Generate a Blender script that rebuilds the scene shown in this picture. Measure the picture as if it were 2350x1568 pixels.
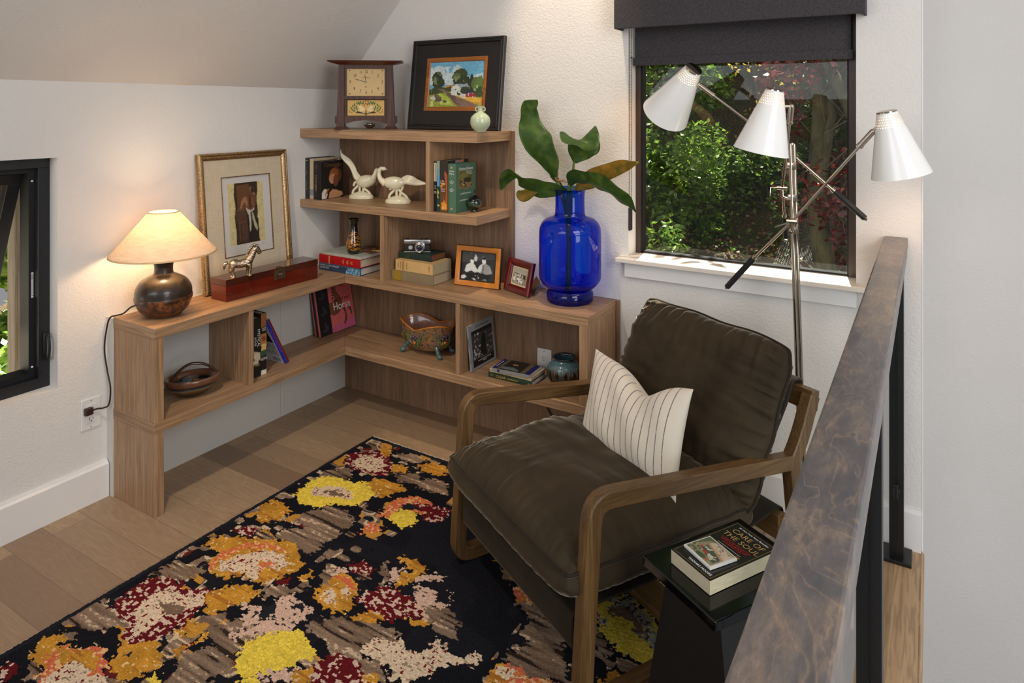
import bpy, bmesh, math, random
import numpy as np
from mathutils import Vector, Matrix
for _o in list(bpy.data.objects): bpy.data.objects.remove(_o)
S = bpy.context.scene; C = S.collection
PI = math.pi
# ------------------------------------------------------------------ camera, world, exposure, lights
cd = bpy.data.cameras.new('camera'); cam = bpy.data.objects.new('camera', cd); C.objects.link(cam)
cam.location = (2.599, -2.588, 1.45); cam.rotation_euler = (PI/2, 0, math.radians(31.42))
cd.sensor_width = 36; cd.lens = 36*1571/2350; cd.shift_y = -536.3/2350; cd.clip_start = .02
S.camera = cam
S.view_settings.view_transform = 'Standard'; S.view_settings.look = 'None'
S.view_settings.exposure = 0.17; S.view_settings.gamma = 1; S.view_settings.use_curve_mapping = False
w = bpy.data.worlds.new('world'); S.world = w; w.use_nodes = True
wn = w.node_tree.nodes; wl = w.node_tree.links; wn.clear()
wo = wn.new('ShaderNodeOutputWorld'); wb = wn.new('ShaderNodeBackground'); sky = wn.new('ShaderNodeTexSky')
sky.sky_type = 'NISHITA'; sky.sun_disc = False; sky.sun_elevation = math.radians(42); sky.sun_rotation = math.radians(10)
wmix = wn.new('ShaderNodeMix'); wmix.data_type = 'RGBA'; wmix.inputs[0].default_value = .72
wmul = wn.new('ShaderNodeVectorMath'); wmul.operation = 'SCALE'; wmul.inputs[3].default_value = .25
wl.new(sky.outputs[0], wmul.inputs[0]); wl.new(wmul.outputs[0], wmix.inputs[6]); wmix.inputs[7].default_value = (.92, .93, 1, 1)
wl.new(wmix.outputs[2], wb.inputs[0]); wb.inputs[1].default_value = .36; wl.new(wb.outputs[0], wo.inputs[0])

def lamp(name, kind, loc, power, color=(1, 1, 1), size=.5, sizey=None, target=None, spot=60, blend=.5):
    d = bpy.data.lights.new(name, kind); d.energy = power; d.color = color
    if kind == 'AREA':
        d.size = size
        if sizey: d.shape = 'RECTANGLE'; d.size_y = sizey
    elif kind == 'SUN': d.angle = size
    else: d.shadow_soft_size = size
    if kind == 'SPOT': d.spot_size = math.radians(spot); d.spot_blend = blend
    o = bpy.data.objects.new(name, d); C.objects.link(o); o.location = loc
    if target is not None: o.rotation_euler = (Vector(target)-Vector(loc)).to_track_quat('-Z', 'Y').to_euler()
    return o
lamp('sun', 'SUN', (0, 4.2, 9), 15.0, (1, .94, .82), .009, target=(.5, 1.2, 0))
lamp('daylight_from_stair_windows', 'AREA', (4.2, -2.4, 2.35), 34, (1, .975, .95), 1.6, 1.2, target=(.6, -.4, .5))
lamp('room_fill_light', 'AREA', (1.0, -4.6, 2.2), 30, (.93, .96, 1), 2.4, 1.4, target=(1.0, 0, .6))  # added soft fill from behind the camera, no known window there
lamp('ceiling_spot_window_wall', 'SPOT', (1.40, -.34, 3.0), 100, (1, .80, .58), .03, target=(1.27, -.03, 1.55), spot=38, blend=.8)
lamp('ceiling_spot_reading_corner', 'SPOT', (.95, -1.75, 2.55), 64, (1, .86, .70), .05, target=(.62, -.50, .25), spot=66, blend=.8)

lamp('stair_wall_fill_light', 'AREA', (4.9, -2.6, .9), 30, (.97, .98, 1), 1.4, 1.4, target=(3.0, .3, .3))  # added fill that brightens the stair wall, no known window there
# ------------------------------------------------------------------ helpers
def lin(c):
    return tuple((v/12.92 if v <= .04045 else ((v+.055)/1.055)**2.4) for v in (x/255 for x in c))
_M = {}
class NT:
    def __init__(s, name):
        s.m = bpy.data.materials.new(name); s.m.use_nodes = True; s.t = s.m.node_tree; s.t.nodes.clear()
        s.out = s.n('ShaderNodeOutputMaterial'); s.b = s.n('ShaderNodeBsdfPrincipled'); s.l(s.b.outputs[0], s.out.inputs[0])
    def n(s, k, **kw):
        x = s.t.nodes.new(k)
        for a, b in kw.items(): setattr(x, a, b)
        return x
    def l(s, a, b): s.t.links.new(a, b)
    def set(s, **kw):
        for k, v in kw.items():
            k = k.replace('_', ' ')
            s.b.inputs[k].default_value = v
    def coord(s, scale=(1, 1, 1), kind='Object', rot=(0, 0, 0)):
        tc = s.n('ShaderNodeTexCoord'); mp = s.n('ShaderNodeMapping'); mp.inputs['Scale'].default_value = scale
        mp.inputs['Rotation'].default_value = rot
        s.l(tc.outputs[kind], mp.inputs[0]); return mp.outputs[0]
    def noise(s, vec, scale=5, detail=3, rough=.5, dist=0):
        x = s.n('ShaderNodeTexNoise'); x.inputs['Scale'].default_value = scale; x.inputs['Detail'].default_value = detail
        x.inputs['Roughness'].default_value = rough; x.inputs['Distortion'].default_value = dist
        s.l(vec, x.inputs['Vector']); return x.outputs['Fac']
    def ramp(s, fac, stops):
        r = s.n('ShaderNodeValToRGB'); s.l(fac, r.inputs[0]); e = r.color_ramp.elements
        while len(e) < len(stops): e.new(.5)
        for i, (p, c) in enumerate(stops):
            e[i].position = p; e[i].color = (*c, 1)
        return r.outputs[0]
    def mix(s, fac, a, b, mode='MIX'):
        x = s.n('ShaderNodeMix'); x.data_type = 'RGBA'; x.blend_type = mode
        for i, v in ((0, fac), (6, a), (7, b)):
            if hasattr(v, 'links'): s.l(v, x.inputs[i])
            else: x.inputs[i].default_value = v if i == 0 else (*v, 1)
        return x.outputs[2]
    def math(s, op, a, b=0):
        x = s.n('ShaderNodeMath'); x.operation = op
        for i, v in ((0, a), (1, b)):
            if hasattr(v, 'links'): s.l(v, x.inputs[i])
            else: x.inputs[i].default_value = v
        return x.outputs[0]
    def bump(s, h, strength=.2, dist=.01):
        x = s.n('ShaderNodeBump'); x.inputs['Strength'].default_value = strength; x.inputs['Distance'].default_value = dist
        s.l(h, x.inputs['Height']); s.l(x.outputs[0], s.b.inputs['Normal'])
def plain(name, c, rough=.5, metal=0, var=.06, vscale=30, bump=0, bscale=200, coat=0, spec=.5, sheen=0, **kw):
    if name in _M: return _M[name]
    t = NT(name); v = t.coord(); c = lin(c)
    n = t.noise(v, vscale, 3)
    col = t.ramp(n, [(.3, tuple(x*(1-var) for x in c)), (.7, tuple(min(1, x*(1+var)) for x in c))])
    t.l(col, t.b.inputs['Base Color'])
    t.set(Roughness=rough, Metallic=metal, Coat_Weight=coat, Specular_IOR_Level=spec, Sheen_Weight=sheen, **kw)
    if bump: t.bump(t.noise(v, bscale, 2), bump, .004)
    _M[name] = t.m; return t.m
def emit(name, c, strength):
    t = NT(name); e = t.n('ShaderNodeEmission'); e.inputs[0].default_value = (*lin(c), 1); e.inputs[1].default_value = strength
    t.l(e.outputs[0], t.out.inputs[0]); return t.m
def wood(name, c1, c2, c3, axis=2, rough=.45, s=1.0, fine=1.0, coat=0, line=.38):
    t = NT(name); sc = [34*s, 34*s, 34*s]; sc[axis] = 1.6*s; sf = [230*fine]*3; sf[axis] = 7
    v = t.coord(tuple(sc)); n = t.noise(v, 1.0, 4, .6, 1.2)
    a = t.ramp(n, [(.28, lin(c1)), (.5, lin(c2)), (.72, lin(c3))])
    f = t.noise(t.coord(tuple(sf)), 1, 2, .5, .3)
    a = t.mix(t.math('MULTIPLY', t.ramp(f, [(.42, (1, 1, 1)), (.52, (0, 0, 0))]), line), a, lin([x*.74 for x in c1]))
    t.l(a, t.b.inputs['Base Color']); t.set(Roughness=rough, Coat_Weight=coat)
    t.bump(f, .08, .002); return t.m
def tag(o, label=None, cat=None, group=None, kind=None):
    if label: o['label'] = label
    if cat: o['category'] = cat
    if group: o['group'] = group
    if kind: o['kind'] = kind
    return o
def thing(name, label, cat, loc=(0, 0, 0), rotz=0, group=None, M=None, kind=None):
    o = bpy.data.objects.new(name, None); C.objects.link(o); o.empty_display_size = .05
    o.location = loc; o.rotation_euler = (0, 0, rotz)
    if M is not None: o.matrix_world = M
    return tag(o, label, cat, group, kind)
def obj(name, bm, mat, parent=None, smooth=False, M=None, auto=None):
    me = bpy.data.meshes.new(name)
    if isinstance(bm, bmesh.types.BMesh):
        bmesh.ops.recalc_face_normals(bm, faces=bm.faces[:])
        bm.to_mesh(me); bm.free()
    else: me = bm
    me.materials.append(mat)
    if smooth:
        me.polygons.foreach_set('use_smooth', [True]*len(me.polygons))
        if smooth != 'all':
            try: me.set_sharp_from_angle(angle=math.radians(42 if smooth is True else smooth))
            except Exception: pass
    o = bpy.data.objects.new(name, me); C.objects.link(o)
    if parent: o.parent = parent
    if M is not None: o.matrix_local = M
    return o
def B(): return bmesh.new()
def box(bm, x0, y0, z0, x1, y1, z1, bev=0, seg=2):
    r = bmesh.ops.create_cube(bm, size=1)
    for v in r['verts']: v.co = Vector(((x0+x1)/2+v.co.x*(x1-x0), (y0+y1)/2+v.co.y*(y1-y0), (z0+z1)/2+v.co.z*(z1-z0)))
    if bev:
        es = list({e for v in r['verts'] for e in v.link_edges})
        bmesh.ops.bevel(bm, geom=es, offset=bev, segments=seg, affect='EDGES', profile=.5)
    return bm
def bx(*a, **k): return box(B(), *a, **k)
def prism(bm, pts, a, b, axis='z', flip=False):
    def P(p, h):
        return {'z': (p[0], p[1], h), 'y': (p[0], h, p[1]), 'x': (h, p[0], p[1])}[axis]
    lo = [bm.verts.new(P(p, a)) for p in pts]; hi = [bm.verts.new(P(p, b)) for p in pts]
    n = len(pts); bm.faces.new(lo[::-1]); bm.faces.new(hi)
    for i in range(n): bm.faces.new((lo[i], lo[(i+1) % n], hi[(i+1) % n], hi[i]))
    return bm
def lathe(bm, prof, n=48, c=(0, 0, 0), sx=1, sy=1):
    rings = []
    for r, z in prof:
        if r < 1e-6: rings.append([bm.verts.new((c[0], c[1], c[2]+z))])
        else: rings.append([bm.verts.new((c[0]+r*sx*math.cos(2*PI*i/n), c[1]+r*sy*math.sin(2*PI*i/n), c[2]+z)) for i in range(n)])
    for a, b in zip(rings, rings[1:]):
        if len(a) == 1 and len(b) == 1: continue
        for i in range(n):
            j = (i+1) % n
            if len(a) == 1: bm.faces.new((a[0], b[j], b[i]))
            elif len(b) == 1: bm.faces.new((a[i], a[j], b[0]))
            else: bm.faces.new((a[i], a[j], b[j], b[i]))
    return bm
def smoothprof(pts, k=6):
    """Catmull-Rom through 2-D or 3-D points."""
    P = [Vector(p) for p in pts]; out = []
    for i in range(len(P)-1):
        a = P[max(i-1, 0)]; b = P[i]; c = P[i+1]; d = P[min(i+2, len(P)-1)]
        for j in range(k):
            t = j/k
            out.append(.5*((2*b)+(c-a)*t+(2*a-5*b+4*c-d)*t*t+(3*b-a-3*c+d)*t**3))
    out.append(P[-1]); return out
def tube(bm, pts, r, n=10, closed=False, flat=1.0, up=None, cap=True):
    P = [Vector(p) for p in pts]; m = len(P)
    R = r if isinstance(r, (list, tuple)) else [r]*m
    rings = []; prev = None
    for i in range(m):
        if closed: d = P[(i+1) % m]-P[i-1]
        else: d = P[min(i+1, m-1)]-P[max(i-1, 0)]
        d.normalize()
        if prev is None:
            u = Vector(up) if up else (Vector((0, 0, 1)) if abs(d.z) < .9 else Vector((1, 0, 0)))
        else: u = prev
        u = (u-d*u.dot(d)); u.normalize(); prev = u; v = d.cross(u)
        rings.append([bm.verts.new(P[i]+(u*math.cos(2*PI*j/n)*flat+v*math.sin(2*PI*j/n))*R[i]) for j in range(n)])
    rng = range(m if closed else m-1)
    for i in rng:
        a = rings[i]; b = rings[(i+1) % m]
        for j in range(n):
            k = (j+1) % n; bm.faces.new((a[j], a[k], b[k], b[j]))
    if cap and not closed: bm.faces.new(rings[0][::-1]); bm.faces.new(rings[-1])
    return bm
def ball(bm, c, r, sc=(1, 1, 1), sub=2, rot=None):
    res = bmesh.ops.create_icosphere(bm, subdivisions=sub, radius=r)
    for v in res['verts']:
        p = Vector((v.co.x*sc[0], v.co.y*sc[1], v.co.z*sc[2]))
        if rot is not None: p = rot @ p
        v.co = p+Vector(c)
    return bm
def cyl(bm, a, b, r, n=16, r2=None): return tube(bm, [a, b], [r, r if r2 is None else r2], n)
def sweep(bm, path, t, w0, w1, closed=False):
    """Rectangular bar of in-plane thickness t following a (v, z) polyline, spanning u from w0 to w1."""
    P = [Vector(p) for p in path]; m = len(P); rings = []
    for i in range(m):
        a = P[i-1] if (closed or i > 0) else None; c = P[(i+1) % m] if (closed or i < m-1) else None
        d1 = (P[i]-a).normalized() if a is not None else None; d2 = (c-P[i]).normalized() if c is not None else None
        d1 = d1 or d2; d2 = d2 or d1
        n1 = Vector((-d1.y, d1.x)); n2 = Vector((-d2.y, d2.x)); nn = (n1+n2).normalized(); k = t/2/max(.4, nn.dot(n1))
        o = P[i]+nn*k; q = P[i]-nn*k; e = .0035
        oo = P[i]+nn*(k-e); qq = P[i]-nn*(k-e)
        rings.append([bm.verts.new(x) for x in ((w0+e, *o), (w1-e, *o), (w1, *oo), (w1, *qq), (w1-e, *q), (w0+e, *q), (w0, *qq), (w0, *oo))])
    for i in range(m if closed else m-1):
        a = rings[i]; b = rings[(i+1) % m]
        for j in range(8):
            k = (j+1) % 8; bm.faces.new((a[j], a[k], b[k], b[j]))
    if not closed: bm.faces.new(rings[0][::-1]); bm.faces.new(rings[-1])
    return bm
def rounded(path, rad, closed=False, n=6):
    P = [Vector(p) for p in path]; out = []; m = len(P)
    for i in range(m):
        if not closed and i in (0, m-1): out.append(P[i]); continue
        a = P[i-1]; b = P[i]; c = P[(i+1) % m]; r = rad[i] if isinstance(rad, (list, tuple)) else rad
        if r <= 0: out.append(b); continue
        p = b+(a-b).normalized()*r; q = b+(c-b).normalized()*r
        for j in range(n+1):
            t = j/n; out.append(p*(1-t)**2+b*2*t*(1-t)+q*t*t)
    return out
def basis(o, ex, ey, ez):
    M = Matrix.Identity(4)
    for i, v in enumerate((ex, ey, ez)):
        v = Vector(v).normalized()
        for r in range(3): M[r][i] = v[r]
    for r in range(3): M[r][3] = o[r]
    return M
def text(parent, s, size, mat, o, xd, up, name='lettering', align='CENTER', depth=.0003, sx=1.0, shear=0, space=1.0):
    cu = bpy.data.curves.new(name, 'FONT'); cu.body = s; cu.size = size; cu.align_x = align; cu.align_y = 'CENTER'; cu.shear = shear
    cu.extrude = depth/2; cu.resolution_u = 3; cu.space_character = space; cu.space_line = 1.05
    ob = bpy.data.objects.new(name, cu); C.objects.link(ob)
    dg = bpy.context.evaluated_depsgraph_get(); me = bpy.data.meshes.new_from_object(ob.evaluated_get(dg))
    bpy.data.objects.remove(ob); bpy.data.curves.remove(cu)
    me.name = name; me.materials.clear()
    xd = Vector(xd).normalized(); up = Vector(up).normalized(); n = xd.cross(up)
    M = basis(Vector(o)+n*.0004, xd, up, n)
    if sx != 1: M = M @ Matrix.Diagonal((sx, 1, 1, 1))
    return obj(name, me, mat, parent, M=M)
# value noise and painted grids ------------------------------------------------------
def vnoise(x, y, seed=0):
    rs = np.random.RandomState(seed); T = rs.rand(64, 64)
    xi = np.floor(x).astype(int); yi = np.floor(y).astype(int); fx = x-xi; fy = y-yi
    fx = fx*fx*(3-2*fx); fy = fy*fy*(3-2*fy)
    g = lambda i, j: T[i % 64, j % 64]
    return (g(xi, yi)*(1-fx)+g(xi+1, yi)*fx)*(1-fy)+(g(xi, yi+1)*(1-fx)+g(xi+1, yi+1)*fx)*fy
def inpoly(x, y, pts):
    r = np.zeros(x.shape, bool); n = len(pts)
    for i in range(n):
        x1, y1 = pts[i]; x2, y2 = pts[(i+1) % n]
        if y1 == y2: continue
        c = ((y1 > y) != (y2 > y)) & (x < (x2-x1)*(y-y1)/(y2-y1)+x1); r ^= c
    return r
def gridmesh(name, X, Y, Z, col):
    """vertex grid (ny+1, nx+1) with linear face colours (ny, nx, 3)."""
    ny, nx = X.shape[0]-1, X.shape[1]-1
    me = bpy.data.meshes.new(name); co = np.stack([X, Y, Z], -1).reshape(-1, 3)
    i = np.arange(ny*nx); r = i//nx; c = i % nx; a = r*(nx+1)+c
    F = np.stack([a, a+1, a+nx+2, a+nx+1], -1)
    me.vertices.add(len(co)); me.vertices.foreach_set('co', co.ravel())
    me.loops.add(F.size); me.loops.foreach_set('vertex_index', F.ravel())
    me.polygons.add(len(F)); me.polygons.foreach_set('loop_start', np.arange(0, F.size, 4)); me.polygons.foreach_set('loop_total', np.full(len(F), 4))
    me.update(calc_edges=True)
    at = me.color_attributes.new('paint', 'FLOAT_COLOR', 'CORNER')
    cc = np.concatenate([col.reshape(-1, 3), np.ones((ny*nx, 1))], 1); cc = np.repeat(cc, 4, 0)
    at.data.foreach_set('color', cc.astype(np.float32).ravel()); return me
def paintmat(name, rough=.6, coat=0, bump=0, sheen=0):
    if name in _M: return _M[name]
    t = NT(name); a = t.n('ShaderNodeVertexColor'); a.layer_name = 'paint'; t.l(a.outputs[0], t.b.inputs['Base Color'])
    t.set(Roughness=rough, Coat_Weight=coat, Sheen_Weight=sheen)
    if bump: t.bump(t.noise(t.coord(), bump, 2), .35, .003)
    _M[name] = t.m; return t.m
L3 = lambda c: np.array(lin(c))
def paint(name, w, h, shapes, nx=110, jit=.01, var=.12, seed=1, vs=14, mat=None, parent=None, M=None, base=(200, 200, 200), z=0.0, blur=1):
    """Picture in unit space (x 0..1, y 0..1 up) drawn as coloured brush cells."""
    ny = max(8, int(nx*h/w)); gx, gy = np.meshgrid(np.linspace(0, 1, nx+1), np.linspace(0, 1, ny+1))
    cx, cy = np.meshgrid((np.arange(nx)+.5)/nx, (np.arange(ny)+.5)/ny)
    ux = cx+(vnoise(cx*vs*2, cy*vs*2, seed)-.5)*jit*2; uy = cy+(vnoise(cx*vs*2, cy*vs*2, seed+1)-.5)*jit*2
    ux = np.clip(ux, .002, .998); uy = np.clip(uy, .002, .998)
    col = np.zeros((ny, nx, 3))+L3(base)
    for sh in shapes:
        k, c = sh[0], L3(sh[1])
        if k == 'p': m = inpoly(ux, uy, sh[2])
        elif k == 'e':
            _, _, ex, ey, rx, ry = sh[:6]; a = math.radians(sh[6]) if len(sh) > 6 else 0
            dx = (ux-ex)*w/h; dy = uy-ey; rx = rx*w/h
            m = ((dx*math.cos(a)+dy*math.sin(a))/rx)**2+((-dx*math.sin(a)+dy*math.cos(a))/ry)**2 < 1
        elif k == 's':      # scattered dabs inside a polygon
            m = inpoly(ux, uy, sh[2]) & (vnoise(cx*sh[4], cy*sh[4]*h/w, seed+7) < sh[3])
        col[m] = c
    for _ in range(blur):
        q = np.pad(col, ((1, 1), (1, 1), (0, 0)), 'edge'); col = (q[1:-1, 1:-1]*2+q[:-2, 1:-1]+q[2:, 1:-1]+q[1:-1, :-2]+q[1:-1, 2:])/6
    rr = np.random.RandomState(seed).rand(ny, nx)-.5; st = vnoise(cx*vs*5, cy*vs*2.2, seed+9)-.5
    col *= (1+var*((vnoise(cx*vs, cy*vs*1.4, seed+3)-.5)*2+rr*.7+st*1.6))[..., None]
    me = gridmesh(name, gx*w, gy*h, gx*0+z, np.clip(col, 0, 1))
    return obj(name, me, mat or paintmat('printed_picture', .5), parent, M=M)
# ------------------------------------------------------------------ the room
def wallmat(name, c, s=130, k=.35):
    t = NT(name); v = t.coord(); n = t.noise(v, s, 3, .55); n2 = t.noise(v, 3, 2)
    t.l(t.ramp(n2, [(.3, lin([x*.985 for x in c])), (.7, lin(c))]), t.b.inputs['Base Color'])
    t.set(Roughness=.85, Specular_IOR_Level=.25); t.bump(n, k, .006); return t.m
m_wall = wallmat('textured_white_plaster', (226, 222, 217)); m_ceil = wallmat('textured_ceiling_plaster', (214, 209, 203), 90, .4)
m_trim = plain('white_trim_paint', (232, 229, 226), .4, var=.01)
def floormat():
    t = NT('oak_plank_floor'); tc = t.n('ShaderNodeTexCoord')
    mp = t.n('ShaderNodeMapping'); mp.inputs['Location'].default_value = (.68, .0075, 0); t.l(tc.outputs['Object'], mp.inputs[0])
    br = t.n('ShaderNodeTexBrick'); t.l(mp.outputs[0], br.inputs['Vector'])
    for k, v in (('Scale', 1), ('Mortar Size', .0007), ('Mortar Smooth', .3), ('Bias', 0), ('Brick Width', 1.17), ('Row Height', .1175)): br.inputs[k].default_value = v
    br.inputs['Color1'].default_value = (0, 0, 0, 1); br.inputs['Color2'].default_value = (1, 1, 1, 1); br.inputs['Mortar'].default_value = (.5, .5, .5, 1)
    br.offset = .37; br.offset_frequency = 2
    ad = t.n('ShaderNodeVectorMath'); ad.operation = 'ADD'; t.l(tc.outputs['Object'], ad.inputs[0])
    sc = t.n('ShaderNodeVectorMath'); sc.operation = 'SCALE'; sc.inputs[3].default_value = 7.3; t.l(br.outputs['Color'], sc.inputs[0]); t.l(sc.outputs[0], ad.inputs[1])
    m2 = t.n('ShaderNodeMapping'); m2.inputs['Scale'].default_value = (3.2, 13, 13); t.l(ad.outputs[0], m2.inputs[0])
    n1 = t.noise(m2.outputs[0], 1, 2, .5, .6)
    rings = t.math('SINE', t.math('MULTIPLY', n1, 60))
    m3 = t.n('ShaderNodeMapping'); m3.inputs['Scale'].default_value = (14, 300, 300); t.l(ad.outputs[0], m3.inputs[0]); n3 = t.noise(m3.outputs[0], 1, 2)
    base = t.ramp(br.outputs['Color'], [(0, lin((136, 112, 90))), (.45, lin((160, 134, 107))), (1, lin((176, 149, 118)))])
    a = t.mix(t.math('MULTIPLY', t.ramp(rings, [(.2, (1, 1, 1)), (.9, (0, 0, 0))]), .16), base, lin((120, 92, 66)))
    a = t.mix(t.math('MULTIPLY', t.ramp(n3, [(.4, (1, 1, 1)), (.55, (0, 0, 0))]), .22), a, lin((118, 88, 64)))
    kn = t.noise(t.coord((2.1, 4.3, 1)), 1.7, 1); a = t.mix(t.math('MULTIPLY', t.ramp(kn, [(.74, (0, 0, 0)), (.8, (1, 1, 1))]), .5), a, lin((96, 74, 58)))
    a = t.mix(br.outputs['Fac'], a, lin((96, 74, 56)))
    t.l(a, t.b.inputs['Base Color']); t.set(Roughness=.42); t.bump(n3, .06, .002); return t.m
m_floor = floormat()
XW, YW, XE = -.04, .02, 2.583
def struct(name, bm, m, parent=None, smooth=False):
    o = obj(name, bm, m, parent, smooth)
    if not parent: o['kind'] = 'structure'
    return o
fb = bx(XW-.2, -4.2, -.10, 2.575, .18, 0)
struct('floor', fb, m_floor)
nose = tube(B(), [(2.571, -4.2, -.012), (2.571, .02, -.012)], .012, 12)
box(nose, 2.5, -4.2, -.0240, 2.571, YW, .0004)
struct('trim_1', nose, wood('oak_nosing', (150, 118, 86), (184, 150, 112), (196, 164, 126), 1, .45, .5, .6))
# left wall with window opening (y -2.15..-1.357, z .455..1.274)
wy0, wy1, wz0, wz1 = -2.15, -1.357, .455, 1.274
b = B(); box(b, XW-.2, wy1, 0, XW, .18, 1.75); box(b, XW-.2, -4.2, 0, XW, wy0, 1.75); box(b, XW-.2, wy0, 0, XW, wy1, wz0); box(b, XW-.2, wy0, wz1, XW, wy1, 1.75)
struct('wall_left', b, m_wall)
# back wall with window opening (x 1.558..2.383, z .85..1.95)
ox0, ox1, oz0, oz1 = 1.558, 2.383, .832, 1.95
b = B(); box(b, XW-.2, YW, 0, ox0, .18, 3.5); box(b, ox1, YW, 0, 2.575, .18, 3.5); box(b, ox0, YW, 0, ox1, .18, oz0); box(b, ox0, YW, oz1, ox1, .18, 3.5)
struct('wall_back', b, m_wall)
struct('wall_right', bx(2.575, .33, -2.8, 6.2, .5, 3.5), wallmat('stair_wall_plaster', (208, 205, 201), 150, .3))
struct('trim_2', bx(2.5755, YW, -2.8, 2.5785, .33, 3.5), m_trim)
struct('wall_stair', bx(2.50, -4.2, -2.8, 2.56, .33, -.1), m_wall)
# sloped ceiling and the flat above it
b = B(); k = 1.105
prism(b, [(XW-.2, 1.545-k*.2), (1.62, 1.545+k*1.66), (1.62, 1.545+k*1.66+.2), (XW-.2, 1.745-k*.2)], -4.2, YW, 'y')
box(b, 1.62, -4.2, 3.379, 6.2, .33, 3.5)
struct('ceiling', b, m_ceil)
# baseboards
def baseprof(h=.132, t=.016): return [(0, 0), (t, 0), (t, h-.012), (t*.55, h-.006), (t*.45, h), (0, h)]
b = B(); prism(b, [(XW+p[0], p[1]) for p in baseprof(.134, .02)], -4.2, -1.190, 'y'); struct('baseboard_left', b, m_trim)
b = B(); prism(b, [(YW-p[0], p[1]) for p in baseprof(.134)], 1.54, 2.574, 'x'); struct('baseboard_back', b, m_trim)
# ------------------------------------------------------------------ left awning window
m_blk = plain('black_window_aluminium', (30, 30, 33), .38, var=.05); m_bronze = plain('bronze_window_aluminium', (66, 50, 40), .4, var=.05)
m_blk2 = plain('matt_black_gasket', (14, 14, 15), .6)
def clearglass(name, tint=(.96, .98, .97), refl=1.0, ior=1.45):
    t = NT(name); tr = t.n('ShaderNodeBsdfTransparent'); tr.inputs[0].default_value = (*tint, 1)
    gl = t.n('ShaderNodeBsdfGlossy'); gl.inputs['Roughness'].default_value = .01
    lw = t.n('ShaderNodeLayerWeight'); lw.inputs[0].default_value = .5; mx = t.n('ShaderNodeMixShader')
    t.l(t.math('MULTIPLY', t.math('ADD', t.math('MULTIPLY', t.math('POWER', lw.outputs['Facing'], 5), .94), .03), refl), mx.inputs[0]); t.l(tr.outputs[0], mx.inputs[1]); t.l(gl.outputs[0], mx.inputs[2]); t.l(mx.outputs[0], t.out.inputs[0]); return t.m
m_glass = clearglass('window_glass', refl=.45)
def ring_yz(b, x0, x1, y0, y1, z0, z1, w, bev=0):
    box(b, x0, y0, z0, x1, y1, z0+w, bev); box(b, x0, y0, z1-w, x1, y1, z1, bev); box(b, x0, y0, z0+w, x1, y0+w, z1-w, bev); box(b, x0, y1-w, z0+w, x1, y1, z1-w, bev); return b
win = thing('window_1', None, None, (XW, wy1, wz0), kind='structure')
def wpart(name, bm, m, par=None, **k):
    o = obj(name, bm, m, par or win, **k)
    if par is None: o.data.transform(Matrix.Translation((-XW, -wy1, -wz0)))
    return o
wpart('window_frame', ring_yz(B(), -.17, -.095, wy0, wy1, wz0, wz1, .037, .0015), m_blk)
wpart('window_stop', ring_yz(B(), -.19, -.125, wy0+.037, wy1-.037, wz0+.037, wz1-.037, .018), m_blk2)
hs = thing('sash', None, None); hs.parent = win
hs.location = (-.165+.04, 0, wz1-.06-wz0); hs.rotation_euler = (0, math.radians(24), 0)
sb = B(); y0, y1 = wy0+.055-wy1, -.055; ring_yz(sb, -.03, .0, y0, y1, -.69, 0, .042, .002); so = obj('sash_frame', sb, m_blk, hs)
obj('sash_glass', bx(-.018, y0+.04, -.65, -.013, y1-.04, -.04), m_glass, hs)
lb = B(); box(lb, -.0945, wy1-.024, .55, -.088, wy1-.008, .65, .003); tube(lb, [(-.088, wy1-.014, .645), (-.070, wy1-.016, .635), (-.063, wy1-.017, .60), (-.068, wy1-.017, .565), (-.086, wy1-.016, .556)], .006, 8)
wpart('window_latch', lb, m_blk, smooth=True)
wpart('sticker', bx(-.1262, wy1-.047, .775, -.1248, wy1-.040, .865), plain('white_sticker', (225, 225, 222), .5), None)
st = B()
for i in range(9): box(st, -.1247, wy1-.046, .84+.0022*i, -.1245, wy1-.042, .8411+.0022*i)
for i in range(16): box(st, -.1247, wy1-.0455, .782+.0034*i, -.1245, wy1-.041-.002*(i % 3), .7833+.0034*i)
wpart('sticker_print', st, m_blk2)
wpart('screen_pin', ball(ball(B(), (-.122, wy1-.045, 1.19), .004), (-.122, wy1-.045, .53), .004), plain('white_plastic', (225, 224, 220), .4))
# ------------------------------------------------------------------ right window
w2 = thing('window_2', None, None, (ox0, .1, oz0), kind='structure')
def w2p(name, bm, m, **k):
    o = obj(name, bm, m, w2, **k); o.data.transform(Matrix.Translation((-ox0, -.1, -oz0))); return o
def ring_xz(b, y0, y1, x0, x1, z0, z1, w, bev=0):
    box(b, x0, y0, z0, x1, y1, z0+w, bev); box(b, x0, y0, z1-w, x1, y1, z1, bev); box(b, x0, y0, z0+w, x0+w, y1, z1-w, bev); box(b, x1-w, y0, z0+w, x1, y1, z1-w, bev); return b
b = B(); z0 = .838
box(b, ox0, .1, z0, ox1, .16, z0+.014); box(b, ox0, .1, oz1-.03, ox1, .16, oz1); box(b, ox0, .098, z0+.012, ox0+.02, .16, oz1-.03, .001); box(b, ox1-.03, .098, z0+.012, ox1, .16, oz1-.03, .001)
w2p('window_frame', b, m_bronze)
b = B(); ring_xz(b, .112, .15, ox0+.018, ox1-.028, z0+.012, oz1-.03, .008); w2p('window_gasket', b, m_blk2)
w2p('window_glass', bx(ox0+.02, .128, z0+.014, ox1-.03, .134, oz1-.03), m_glass)
m_sill = plain('cream_sill_paint', (226, 218, 208), .35, var=.01)
w2p('window_sill', box(bx(1.521, -.034, .832, 2.417, YW+.004, .851, bev=.003), ox0+.001, YW, .832, ox1-.001, .10, .851), m_sill)
w2p('window_apron', bx(1.549, -.002, .772, 2.386, YW+.003, .832, bev=.001), m_trim)
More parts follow.
